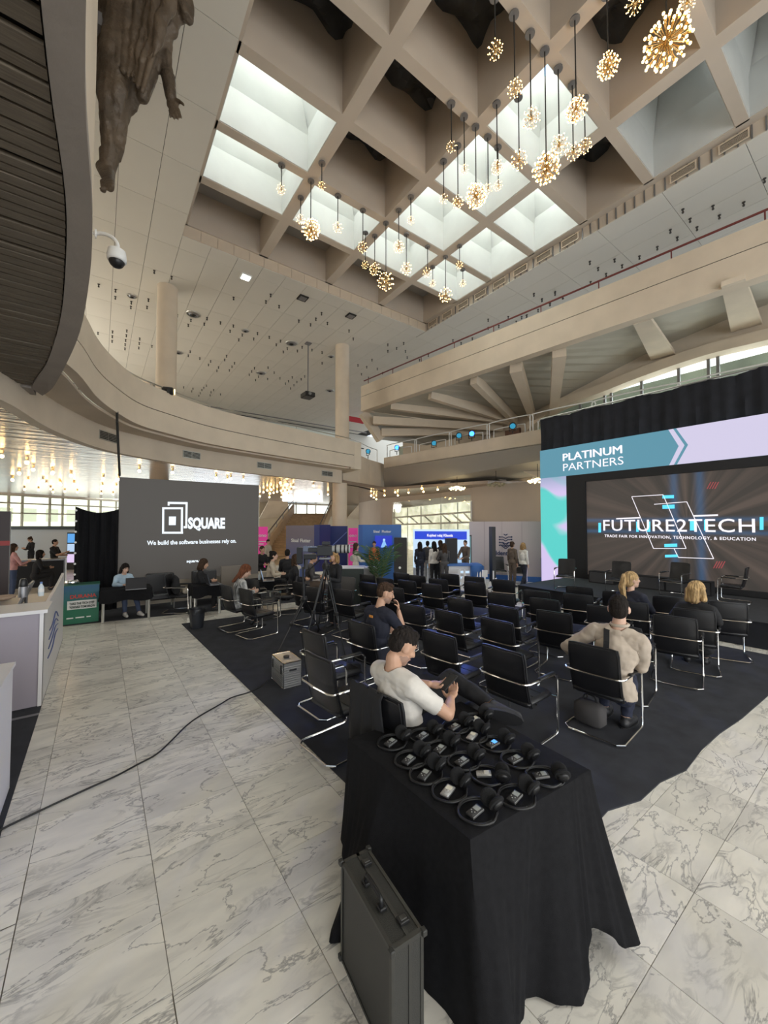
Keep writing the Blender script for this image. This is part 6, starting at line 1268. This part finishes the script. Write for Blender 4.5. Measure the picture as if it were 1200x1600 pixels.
# sofa backs behind the tables
for k, (x0, x1, yt, lb_) in enumerate(((228, 272, 893, 'low black sofa back in front of the dark video wall, left one'), (300, 338, 893, 'low black sofa back in front of the dark video wall, right one'))):
    a, b = Y(x0, yt, 12.75), Y(x1, yt, 12.75); s_ = thing('sofa', lb_, 'sofa', (a.x, 12.7, .012)); MB().rbox(((b.x-a.x)/2, .08, .62), ((b.x-a.x)/2, .08, .32), .03).build('back', M_leather, s_); MB().rbox(((b.x-a.x)/2, -.25, .35), ((b.x-a.x)/2, .27, .08), .03).build('seat', M_leather, s_)
    for xx in (.05, b.x-a.x-.05): MB().tube([(xx, -.4, 0), (xx, -.4, .3)], .02, 6).build('leg', M_steel, s_); MB().tube([(xx, .1, 0), (xx, .1, .32)], .02, 6).build('leg', M_steel, s_)
a, b = Y(346, 885, 12.6), Y(380, 885, 12.6); tag(MB().box((a.x, 12.6, .012), (b.x, 12.68, a.z)).build('board', mat('grey_brown_board', (.22, .19, .16), .7)), 'grey-brown board standing at the right end of the dark video wall', 'board')
# ================================================================= LEFT COUNTERS, GREEN BOX
M_lil2 = mat('counter_lilac', (.62, .58, .63), .55); M_cw = mat('counter_white', (.74, .73, .74), .45)
ct1 = thing('reception_counter', 'tall white counter with grey front panel at the left edge, items on top', 'counter', (0, 0, 0))
MB().box((-3.5, 6.72, .012), (-.56, 6.78, 1.20)).build('front_panel', mat('counter_grey', (.34, .31, .36), .6), ct1); MB().slab([(-.56, 6.70, .012), (-.56, 10.25, .012), (-.56, 10.25, 1.36), (-.56, 9.2, 1.30), (-.56, 7.3, 1.24), (-.56, 6.70, 1.24)], (-.04, 0, 0)).build('side_panel', M_cw, ct1)
MB().box((-3.5, 6.66, 1.20), (-.52, 7.35, 1.245)).build('worktop', M_cw, ct1); MB().box((-3.5, 7.35, 1.0), (-.60, 9.9, 1.03)).build('shelf', M_grey, ct1); MB().box((-3.4, 6.66, 1.150), (-1.0, 6.70, 1.198)).build('light_strip', mat('warm_strip', (.8, .7, .5), .5), ct1)
for k in range(4): z_ = .45+k*.12; MB().tube(catmull([(-.555, 7.3+k*.05, z_), (-.552, 7.9, z_+.04*math.sin(k)), (-.552, 8.4, z_+.10), (-.552, 8.9, z_+.07*math.cos(k))], 4), .008, 4).build('blue_line', mat('blue_print', (.10, .14, .35), .5), ct1)
ct2 = thing('reception_counter', 'white counter corner cut off by the left edge of the frame, nearest the camera', 'counter', (0, 0, 0))
MB().box((-2.4, 3.3, .012), (-.60, 4.80, 1.08)).build('cabinet', M_cw, ct2); MB().box((-2.42, 3.28, 1.08), (-.585, 4.82, 1.11)).build('rim', M_cw, ct2); MB().box((-2.3, 3.4, 1.11), (-.75, 4.7, 1.112)).build('inlay', M_grey, ct2)
p = Z(36, 933, 1.245); th = thing('thermos', 'dark metal thermos flask on the left white counter', 'flask', (p.x, p.y, 1.245)); MB().lathe([(.055, 0), (.055, .14), (.05, .16)], 20).build('body', M_grey, th, smooth=40); MB().lathe([(.05, .16), (.053, .17), (.045, .25), (.03, .28)], 20).build('lid', M_blackplas, th, smooth=40)
p = Z(64, 931, 1.245); bo_ = thing('water_bottle', 'clear plastic water bottle with label beside the thermos', 'bottle', (p.x, p.y, 1.245)); MB().lathe([(.036, 0), (.038, .10), (.034, .14), (.014, .18), (.014, .19)], 16).build('body', mat('clear_bottle', (.7, .78, .82), .08, spec=.8), bo_, smooth=40); MB().lathe([(.017, .19), (.017, .215)], 12).build('cap', mat('blue_cap', (.1, .2, .5), .4), bo_); MB().lathe([(.0385, .06), (.0385, .11)], 16).build('label', M_white, bo_)
p = Z(4, 938, 1.245); tag((lambda o: (setattr(o, 'location', (p.x, p.y, 1.245)), o)[1])(MB().lathe([(.06, 0), (.14, .035), (.15, .06), (.13, .055), (.05, .01)], 24).build('bowl', mat('tan_bowl', (.45, .33, .24), .6), smooth=60)), 'shallow tan bowl at the far left of the counter top', 'bowl')
p = Z(84, 925, 1.03); mc = thing('monitor', 'monitor seen from behind on the shelf of the left counter', 'monitor', (p.x-.25, 8.6, 1.03)); MB().rbox((0, 0, .2), (.02, .3, .17), .01, Matrix.Rotation(.35, 3, 'Y')).build('screen_back', M_grey, mc); MB().box((-.08, -.08, 0), (.08, .08, .02)).build('foot', M_grey, mc); MB().tube([(0, 0, 0), (0, 0, .2)], .02, 8).build('stand', M_grey, mc)
gy = Z(97, 978, 0).y; gx0, gx1 = Y(97, 950, gy).x, Y(154.5, 950, gy).x; gzt = Y(120, 914, gy).z
gb = thing('promo_counter', 'green and blue promotional box counter between the white counter and the laptop table', 'counter', (gx0, gy, .0))
def green_nodes(N, L):
    t = N.new('ShaderNodeTexCoord'); s = N.new('ShaderNodeSeparateXYZ'); L.new(t.outputs['Object'], s.inputs[0]); r = N.new('ShaderNodeValToRGB'); e = r.color_ramp.elements; e[0].position = .35; e[0].color = (.012, .16, .085, 1); e[1].position = .95; e[1].color = (.02, .09, .22, 1); L.new(s.outputs['Z'], r.inputs[0]); return r.outputs[0]
mg = bpy.data.materials.new('green_blue_print'); mg.use_nodes = True; mg.node_tree.links.new(green_nodes(mg.node_tree.nodes, mg.node_tree.links), mg.node_tree.nodes['Principled BSDF'].inputs['Base Color'])
W_ = gx1-gx0; MB().box((0, 0, .012), (W_, .45, gzt-.02)).build('body', mg, gb); MB().box((-.01, -.01, gzt-.02), (W_+.01, .46, gzt)).build('top', mat('green_top', (.02, .12, .08), .5), gb)
M_red = mat('red_print', (.55, .05, .035), .5); M_wp = mat('white_print', (.78, .78, .76), .5)
text('lettering', 'DURANA', (gx0+.14, gy-.006, gzt*.66), (1, 0, 0), (0, 0, 1), .085, M_red, gb, width=W_*.72, bold=.03)
MB().box((.09, -.004, gzt*.38), (W_*.93, -.001, gzt*.60)).build('slogan_field', M_wp, gb)
M_gd = mat('dark_print', (.03, .05, .04), .5)
text('lettering', 'TAKE THE TECH STEP', (gx0+.13, gy-.008, gzt*.50), (1, 0, 0), (0, 0, 1), .055, M_gd, gb, width=W_*.68, bold=.03)
text('lettering', 'TOWARD TOMORROW', (gx0+.13, gy-.008, gzt*.41), (1, 0, 0), (0, 0, 1), .055, M_gd, gb, width=W_*.70, bold=.03)
for a_, b_ in ((.12, .30), (.36, .60), (.66, .78)): MB().box((W_*a_, -.004, gzt*.15), (W_*b_, -.001, gzt*.18)).build('small_print', M_wp, gb)
MB().lathe([(.02, 0), (.12, .01), (.14, .05), (.12, .10), (.05, .12)], 20, c=(.12, .2, gzt)).build('dummy', M_chrome, gb, smooth=60) if 0 else None
tag((lambda o: (setattr(o, 'location', (gx0+.16, gy+.2, gzt)), o)[1])(MB().lathe([(.03, 0), (.13, .008), (.15, .05), (.13, .09), (.12, .09), (.13, .05), (.10, .02)], 22).build('metal_bowl', M_chrome, smooth=60)), 'shiny steel bowl on top of the green box counter', 'bowl')
# dark column-like display totem with red lanyard, far left
p = D(11, 870, 8.2); tt_ = thing('display_totem', 'tall dark brown display totem at the far left edge', 'totem', (p.x-.06, p.y, 0)); MB().box((-.10, -.06, 0), (.10, .06, 2.62)).build('post', mat('dark_brown_panel', (.035, .02, .018), .5), tt_); MB().box((-.14, -.14, 0), (.14, .14, .02)).build('foot', M_blackplas, tt_); MB().box((-.3, -.068, 1.9), (.105, -.06, 2.0)).build('red_ribbon', mat('red_ribbon', (.35, .06, .06), .7), tt_)
# info screens on the booth wall at far left
a0 = D(104.5, 880, 20); ts_ = thing('tablet_screen', 'dark stand with three lit blue and lilac displays beside the black curtain', 'screen', (a0.x, a0.y, 0))
for k, (y0, y1) in enumerate(((834, 848), (850, 862), (866, 879))):
    a, b = D(104.5, y0, 20), D(116.5, y1, 20); w_ = (Vector((b.x, b.y, 0))-Vector((a.x, a.y, 0))); MB().obox((0, 0, b.z), w_, (0, .04, 0), (0, 0, a.z-b.z)).build('display', em('tablet_blue%d' % k, ((.10, .35, .75), (.45, .6, .8), (.7, .55, .8))[k], 1.0), ts_)
MB().obox((-.02, .04, 0), w_+Vector((.04, 0, 0)), (0, .05, 0), (0, 0, D(110, 832, 20).z)).build('stand', M_blackplas, ts_)
p = D(70, 880, 14.5); ds = thing('desk', 'dark desk with grey edges behind the left counter', 'desk', (p.x-1.0, p.y, 0)); MB().box((-.5, 0, .97), (1.6, .7, 1.03)).build('top', M_grey, ds); MB().box((-.45, .05, 0), (1.55, .1, .97)).build('panel', M_blackm, ds)
for xx in (-.5, 1.55): MB().box((xx, 0, 0), (xx+.05, .7, .97)).build('side', M_grey, ds)
# ================================================================= TRIPOD CAMERAS
def tripod(label, apex, feet, headh):
    t = thing('camera_tripod', label, 'tripod', (apex.x, apex.y, .012)); A = Vector((0, 0, apex.z-.012))
    for f in feet:
        v = Vector((f.x-apex.x, f.y-apex.y, 0)); m_ = A.lerp(v, .5); side = Vector((-v.y, v.x, 0)).normalized()*.025
        L = MB().tube([A+side, m_+side*.7], .012, 6).tube([A-side, m_-side*.7], .012, 6).tube([m_, v], .012, 6); L.rbox(m_, (.03, .03, .03), .008); l_ = L.build('leg', M_blackplas, t); MB().lathe([(.02, 0), (.018, .03)], 8, c=v).build('foot', M_blackplas, l_)
    MB().lathe([(.06, -.06), (.07, 0), (.05, .05)], 12, c=A).build('bowl', M_blackplas, t); MB().tube([A, A+Vector((0, 0, headh))], .03, 8).build('fluid_head', M_blackplas, t)
    return t
# B: big camera
fB = [Z(543, 1040, .012), Z(470, 1032, .012), Z(497, 988, .012)]; cB = (fB[0]+fB[1]+fB[2])/3
def vert(px, py, xy): return zat(Vector((xy[0], xy[1], 0)), py)
apB = D(509, 884, 6.9); tB = tripod('tall black tripod carrying the large broadcast camera', apB, fB, .18)
cmr = thing('broadcast_camera', 'large black broadcast camera with a white striped telephoto lens on the tall tripod', 'camera', D(508, 862, 6.9), 0); 
rx = rh; dxm = Matrix((rh, Vector((0, 0, 1)).cross(rh), Vector((0, 0, 1)))).transposed()
def cb_(cx, cy, cz, hx_, hy_, hz_, nm, m, b=.01): MB().rbox(dxm@Vector((cx, cy, cz)), (hx_, hy_, hz_), b, dxm).build(nm, m, cmr, smooth=40)
cb_(0, 0, .02, .13, .07, .09, 'body', M_blackplas); cb_(-.20, .02, .03, .10, .05, .04, 'rear_unit', M_blackplas); cb_(.02, -.02, .15, .07, .05, .03, 'viewfinder', M_blackplas); cb_(-.24, 0, .05, .15, .012, .05, 'side_screen', mat('camera_screen', (.10, .12, .18), .2), .004); cb_(0, 0, -.12, .10, .06, .02, 'plate', M_grey)
Rl = dxm@Matrix.Rotation(math.pi/2, 3, 'Y')
MB().lathe([(.055, .12), (.06, .16), (.06, .2), (.075, .22), (.075, .42), (.07, .44)], 20, R=Rl, c=dxm@Vector((0, 0, .05))).build('lens', mat('lens_white', (.45, .45, .43), .4), cmr, smooth=40)
for q in (.18, .27, .34, .40): MB().lathe([(.078, q), (.078, q+.025)], 20, R=Rl, c=dxm@Vector((0, 0, .05))).build('lens_ring', M_blackplas, cmr)
MB().tube([dxm@Vector((-.05, 0, -.1)), dxm@Vector((-.3, -.1, -.35))], .012, 6).build('pan_bar', M_blackplas, cmr)
fA = [Z(434, 1019, .012), Z(500, 985, .012), Z(462, 968, .012)]; apA = D(475, 936, 7.6)
tA = tripod('shorter black tripod with a small monitor left of the large camera', apA, fA, .30); MB().tube([(0, 0, apA.z), (-.03, 0, apA.z+.62)], .02, 6).build('column', M_blackplas, tA)
sm2 = thing('small_camera', 'small black camera with a vertical monitor on the shorter tripod', 'camera', D(478, 868, 7.5)); MB().rbox(dxm@Vector((-.12, 0, .0)), (.055, .03, .16), .01, dxm).build('monitor', M_blackplas, sm2); MB().rbox(dxm@Vector((.08, 0, -.02)), (.12, .05, .05), .01, dxm).build('body', M_blackplas, sm2); MB().box((-.03, -.03, -.26), (.03, .03, -.02)).build('mount', M_blackplas, sm2)
# ================================================================= SPEAKER TOWERS
for k, (px, w, yt, yb, d, lb_) in enumerate(((625.5, .46, 840, 918, 14.2, 'wide black speaker tower in front of the blue booth'), (704.5, .40, 841, 915, 14.4, 'wide black speaker tower in front of the kiosk screen'), (769, .115, 823, 915, 13.2, 'thin tall black column speaker by the logo wall'))):
    p = D(px, 819, d); q = Vector((p.x, p.y, 0)); zt = zat(q, yt); t = thing('speaker_tower', lb_, 'speaker', (p.x, p.y, 0), -YAW)
    MB().box((-w/2, -.2, .0), (w/2, .2, zt)).build('cabinet', mat('speaker_black', (.016, .016, .018), .6), t)
    if k < 2: MB().box((-w/2+.02, -.21, zt*.52), (w/2-.02, -.20, zt-.02)).build('upper_grille', mat('speaker_grille', (.028, .026, .026), .7), t); MB().box((-w/2+.02, -.21, .04), (w/2-.02, -.20, zt*.5)).build('lower_grille', mat('speaker_grille', (.028, .026, .026), .7), t); MB().lathe([(.045, 0), (.04, .012)], 14, c=(-.03, -.21, zt*.42), R=Matrix.Rotation(math.pi/2, 3, 'X')).build('badge', M_white, t)
    else: MB().box((-.35, -.35, 0), (.35, .35, .05)).build('base_plate', M_blackplas, t)
# ================================================================= BOOTHS, POSTERS, KIOSK, LOGO WALL
def vpanel(label, x0, x1, yt, d0, d1, m, th=.12, name='booth', zb=0, cat='booth', root=None, pname='panel'):
    a, b = D(x0, 819, d0), D(x1, 819, d1); q = Vector((a.x, a.y, 0)); zt = zat(q, yt); v = Vector((b.x-a.x, b.y-a.y, 0)); n_ = Vector((-v.y, v.x, 0)).normalized(); n_ = n_ if n_.dot(fh) > 0 else -n_
    r = root or thing(name, label, cat, (0, 0, 0)); MB().obox((a.x, a.y, zb), v, n_*th, (0, 0, zt-zb)).build(pname, m, r); return r, a, v, n_, zt
def ptext(r, a, v, n_, f, z, h, body, m, w, nm='lettering', bold=.02): text(nm, body, Vector((a.x, a.y, z))+v*f-n_*.012, v, (0, 0, 1), h, m, r, width=w, bold=bold)
M_bb = mat('booth_blue', (.035, .13, .40), .5); M_bd = mat('booth_indigo', (.015, .03, .17), .45)
def grad(name, c0, c1, z0, z1, emit=0):
    m = bpy.data.materials.new(name); m.use_nodes = True; N = m.node_tree.nodes; L = m.node_tree.links; t = N.new('ShaderNodeTexCoord'); s = N.new('ShaderNodeSeparateXYZ'); L.new(t.outputs['Object'], s.inputs[0]); r = N.new('ShaderNodeMapRange'); r.inputs['From Min'].default_value = z0; r.inputs['From Max'].default_value = z1; L.new(s.outputs['Z'], r.inputs[0])
    x = N.new('ShaderNodeMix'); x.data_type = 'RGBA'; x.inputs[6].default_value = col4(c0); x.inputs[7].default_value = col4(c1); L.new(r.outputs[0], x.inputs[0]); b = N['Principled BSDF']; b.inputs['Roughness'].default_value = .5; L.new(x.outputs[2], b.inputs['Base Color'])
    if emit: L.new(x.outputs[2], b.inputs['Emission Color']); b.inputs['Emission Strength'].default_value = emit
    return m
r, a, v, n_, zt = vpanel('tall booth with grey-lilac printed front and indigo edge, left of the cameras', 447, 491, 821, 17.6, 17.0, grad('lilac_blue_print', (.10, .16, .42), (.19, .16, .20), .2, 1.8), .9)
ptext(r, a, v, n_, .20, 1.55, .16, 'Sisal', M_wp, v.length*.26); ptext(r, a, v, n_, .52, 1.55, .16, 'Flutter', M_wp, v.length*.36)
MB().obox(Vector((a.x, a.y, 0))+v, n_.cross(Vector((0, 0, 1)))*0+v.normalized()*.28, n_*.9, (0, 0, zt+.03)).build('edge_panel', M_bd, r)
r, a, v, n_, zt = vpanel('indigo booth panel with a pale light streak, between the lilac booth and the pink poster', 504, 543, 822, 18.4, 18.4, M_bd, .12); MB().slab([Vector((a.x, a.y, .9))+v*.05-n_*.01, Vector((a.x, a.y, 1.95))+v*.97-n_*.01, Vector((a.x, a.y, 2.0))+v*.97-n_*.01, Vector((a.x, a.y, .98))+v*.05-n_*.01], n_*.004).build('light_streak', mat('streak', (.16, .22, .55), .5), r)
r, a, v, n_, zt = vpanel('blue booth with a wall screen behind the palm', 566.5, 627, 820, 15.9, 15.9, M_bb, .9); MB().obox(Vector((a.x, a.y, 0)), -v.normalized()*.17, n_*.9, (0, 0, zt)).build('side_panel', mat('booth_blue_side', (.03, .10, .34), .5), r)
ptext(r, a, v, n_, .28, zt-.32, .10, 'Sisal', M_wp, v.length*.16); ptext(r, a, v, n_, .50, zt-.32, .10, 'Flutter', M_wp, v.length*.24)
zs0, zs1 = zat(Vector((a.x, a.y, 0)), 856), zat(Vector((a.x, a.y, 0)), 837); tv = MB().obox(Vector((a.x, a.y, zs0))+v*.32-n_*.08, v*.44, n_*.07, (0, 0, zs1-zs0)).build('wall_screen', em('tv_blue', (.01, .03, .45), 1), r)
MB().slab([Vector((a.x, a.y, zs0+.02))+v*.47-n_*.085, Vector((a.x, a.y, zs0+.02))+v*.64-n_*.085, Vector((a.x, a.y, zs0+.28))+v*.58-n_*.085, Vector((a.x, a.y, zs0+.28))+v*.53-n_*.085], n_*.003).build('figure_shape', em('tv_cyan', (.25, .5, .9), 1), tv); MB().lathe([(.05, 0), (.05, .004)], 14, c=Vector((a.x, a.y, zs0+.33))+v*.555-n_*.086, R=n_.to_track_quat('Z', 'Y').to_matrix()).build('figure_head', em('tv_cyan2', (.4, .65, .95), 1), tv)
M_pinkp = mat('magenta_glow_print', (.72, .05, .32), .5, emit=.25, ec=(.8, .06, .35))  # poster is no lamp, a faint glow is added to its colour
for (x0, x1, yt, d, lb_, body) in ((403, 418, 823, 18.5, 'magenta roll-up poster just right of the dark video wall', 'ono'), (544.5, 559, 825, 18.2, 'magenta roll-up poster between the indigo and the blue booth', 'ono')):
    r, a, v, n_, zt = vpanel(lb_, x0, x1, yt, d, d, M_pinkp, .05, 'poster', .1, 'poster'); ptext(r, a, v, n_, .1, 1.75, .16, body, M_wp, v.length*.8); 
    for z_ in (1.5, 1.38, 1.25): MB().obox(Vector((a.x, a.y, z_))+v*.1-n_*.008, v*(.75 if z_ != 1.38 else .5), n_*.004, (0, 0, .05)).build('text_line', M_wp, r)
    MB().lathe([(.16, 0), (.16, .004)], 16, c=Vector((a.x, a.y, .75))+v*.5-n_*.01, R=n_.to_track_quat('Z', 'Y').to_matrix()).build('round_print', M_wp, r); MB().obox(Vector((a.x, a.y, 0)), v, n_*.2, (0, 0, .1)).build('foot', M_steel, r)
M_ks = em('kiosk_white', (.55, .72, .90), 1.0)
r, a, v, n_, zt = vpanel('large white and blue lit information screen behind the standing group', 645.5, 733, 827, 16.6, 15.9, M_ks, .15, 'info_screen', .5, 'screen')
MB().obox(Vector((a.x, a.y, zt-.42))+v*.03-n_*.01, v*.93, n_*.006, (0, 0, .34)).build('blue_banner', em('banner_blue', (.02, .06, .62), 1), r); ptext(r, a, v, n_+n_*.6, .26, zt-.30, .11, 'Kujdesi ndaj Klientit', M_wt, v.length*.46)
ptext(r, a, v, n_, .30, 1.18, .24, 'C 0', em('kiosk_teal', (.1, .3, .3), 1), v.length*.13); ptext(r, a, v, n_, .47, 1.18, .24, '519', em('kiosk_teal2', (.12, .2, .3), 1), v.length*.13); MB().lathe([(.11, 0), (.11, .004)], 20, c=Vector((a.x, a.y, 1.3))+v*.27-n_*.01, R=n_.to_track_quat('Z', 'Y').to_matrix()).build('green_dot', em('kiosk_green', (.15, .6, .3), 1), r); MB().obox(Vector((a.x, a.y, .5))+v*.03-n_*.01, v*.93, n_*.004, (0, 0, .5)).build('pale_field', em('kiosk_field', (.35, .52, .72), 1), r)
MB().obox(Vector((a.x, a.y, 0))-v*.0, v, n_*.14, (0, 0, .5)).build('base', M_cw, r)
for k, (px, w, yt, yb, d) in enumerate(((743, .62, 877, 909, 14.0),)):
    p = D(px, 819, d); dk = thing('info_desk', 'blue rounded information desk with white panel in front of the suited man', 'desk', (p.x, p.y, 0), -YAW); MB().rbox((0, 0, .47), (.22, .35, .47), .08).build('blue_end', M_bb, dk, smooth=50); MB().box((-1.0, -.1, 0), (-.22, .3, .86)).build('white_panel', M_cw, dk); MB().box((-1.05, -.2, .86), (-.2, .4, .92)).build('top', M_bb, dk)
    for z_ in (.2, .4, .6): MB().box((-.6, -.108, z_), (-.26, -.1, z_+.08)).build('light_bar', M_ks, dk)
p = D(728.5, 819, 16.2); o = thing('display_stand', 'narrow dark framed display beside the suited man', 'screen', (p.x, p.y, 0), -YAW); MB().box((-.22, 0, .0), (.22, .06, 1.9)).build('frame', M_blackplas, o); MB().box((-.18, -.006, .5), (.18, 0, 1.84)).build('display', em('dim_teal', (.10, .22, .24), 1), o)
# logo wall: temporary partition
q0, q1 = D(733, 819, 17.0), D(846.5, 819, 15.6); a, v = Vector((q0.x, q0.y, 0)), Vector((q1.x-q0.x, q1.y-q0.y, 0)); n_ = Vector((-v.y, v.x, 0)).normalized(); n_ = n_ if n_.dot(fh) > 0 else -n_
zt = zat(a, 815); lw = thing('logo_wall', 'mauve partition wall with a dark blue knotted logo and lettering beside the stage', 'partition', (0, 0, 0)); MB().obox(a, v, n_*.2, (0, 0, zt)).build('panel', mat('mauve_panel', (.50, .42, .42), .6), lw); MB().obox(a-n_*.02, v, n_*.02, (0, 0, .22)).build('blue_skirting', M_bb, lw); MB().obox(a+v*.985-n_*.1, v*.03, n_*.3, (0, 0, 1.0)).build('blue_post', M_bb, lw)
for f in (.22, .47, .74): MB().obox(a+v*f-n_*.006, v*.004, n_*.006, (0, 0, zt)).build('joint', mat('panel_joint', (.30, .25, .26), .8), lw)
M_nv = mat('navy_print', (.02, .035, .10), .5)
def LW(px, py): # point on the partition face
    r_ = ray(px, py); t = (a-n_*.012).dot(n_)/Vector((r_.x, r_.y, 0)).dot(n_); return O+r_*t
for y_ in (839, 843, 847.5, 852):
    for s_ in (1, -1): MB().tube([LW(790, y_+2.5), LW(790+s_*4, y_), LW(790+s_*9, y_)], .018, 5).build('logo_line', M_nv, lw); MB().sph(LW(790+s_*9.3, y_), .035, 6, 4).build('logo_dot', M_nv, lw)
for s_ in (1, -1): MB().tube([LW(790+s_*8, 851), LW(790, 857.5)], .02, 5).build('logo_line', M_nv, lw); MB().tube([LW(790, 836.5), LW(790+s_*3, 834.5)], .018, 5).build('logo_line', M_nv, lw); MB().tube([LW(790+s_*4.5, 848), LW(790, 853)], .018, 5).build('logo_line', M_nv, lw)
w0, w1 = LW(775, 867), LW(808, 867); text('lettering', 'Identitek', w0, v, (0, 0, 1), LW(775, 860).z-w0.z, M_nv, lw, width=(w1-w0).length, bold=.02)
w0 = D(716, 905, 13.4); w1 = D(777, 905, 13.0); zz = zat(Vector((w0.x, w0.y, 0)), 889); fl_ = thing('floor_letters', 'big white free-standing letters on the floor by the logo wall', 'sign', (0, 0, 0))
vv = Vector((w1.x-w0.x, w1.y-w0.y, 0))
for ch, f0_, f1_ in (('I', .0, .06), ('d', .08, .19), ('e', .21, .32), ('n', .34, .45), ('t', .47, .54), ('i', .56, .60), ('T', .62, .76), ('e', .78, .87), ('k', .89, 1.0)):
    text('letter', ch, Vector((w0.x, w0.y, .02))+vv*f0_, vv, (0, 0, 1), zz*.95 if ch not in 'en' else zz*.72, M_cw, fl_, width=vv.length*(f1_-f0_), bold=.06, depth=.06)
# grey steel high counter + palm
p = D(551, 819, 11.6); hc_ = thing('high_counter', 'dark high counter with a light top next to the potted palm', 'counter', (p.x, p.y, 0), -YAW); MB().box((-.32, -.2, 0), (.32, .25, 1.05)).build('body', mat('counter_dark', (.035, .045, .04), .6), hc_); MB().box((-.36, -.24, 1.05), (.36, .29, 1.09)).build('top', M_cw, hc_)
p = D(578, 819, 11.9); hc2 = thing('high_counter', 'pale high counter block directly right of the dark one', 'counter', (p.x+.05, p.y, 0), -YAW); MB().box((-.22, -.2, 0), (.22, .25, 1.0)).build('body', mat('counter_pale', (.42, .40, .38), .6), hc2); MB().box((-.24, -.22, 1.0), (.24, .27, 1.03)).build('top', M_cw, hc2)
p = D(593, 819, 11.5); pl_ = thing('potted_palm', 'green potted palm standing in front of the blue booth', 'plant', (p.x, p.y, 0)); MB().lathe([(.14, 0), (.19, .38), (.2, .40), (.17, .40), (.15, .33)], 18).build('pot', M_blackplas, pl_, smooth=40)
M_leaf = mat('palm_leaf', (.045, .10, .035), .5, noise=.3, nscale=10); M_stem = mat('palm_stem', (.12, .13, .05), .6)
rnd = random.Random(3)
for k in range(15):
    a_ = k*2.4; L_p = rnd.uniform(1.7, 2.5); sp = rnd.uniform(.35, .8); st = MB(); lf = MB(); pts = []
    for q in range(9): t = q/8; pts.append(Vector((math.cos(a_)*sp*t**1.2, math.sin(a_)*sp*t**1.2, .36+L_p*(t-.42*t*t*(.7+sp*.6)))))
    fr_ = st.tube(pts, [.012-.001*q for q in range(9)], 5).build('frond', M_stem, pl_)
    for q in range(3, 9):
        d_ = (pts[q]-pts[q-1]).normalized(); sd = d_.cross(EZ).normalized()
        for w_s in (1, -1):
            for h_ in (0, .5):
                b0 = pts[q-1].lerp(pts[q], h_); tip = b0+(sd*w_s*.75+d_*.7-EZ*.25)*.38*(1-.35*(q-3)/6); m_ = b0.lerp(tip, .5)+EZ*.015; wd = d_*.022
                lf.add([b0, m_-wd, tip, m_+wd], [(0, 1, 2, 3)])
    stuff(lf.build('leaflets', M_leaf, fr_))
# yellow-framed chair-side bits: wedge of small equipment by the tripods
p = Z(541, 1052, .012); o = thing('equipment_bag', 'small dark equipment bag on the carpet behind the nearest left chairs', 'bag', (p.x, p.y-.1, .012)); MB().rbox((0, 0, .10), (.16, .11, .10), .04).build('body', BLK, o, smooth=60); MB().tube(catmull([(-.08, 0, .2), (-.05, 0, .27), (.05, 0, .27), (.08, 0, .2)], 4), .008, 6).build('handle', M_blackplas, o)
b_ = CH['P3']; o = thing('bag', 'dark bag on the floor under the chair of the man in the beige shirt', 'bag', (b_.location.x-.05, b_.location.y+.12, .012)); MB().rbox((0, 0, .14), (.09, .16, .14), .05).build('body', GRY, o, smooth=60); MB().tube(catmull([(0, -.08, .27), (0, -.05, .34), (0, .05, .34), (0, .08, .27)], 4), .009, 6).build('handle', BLK, o)
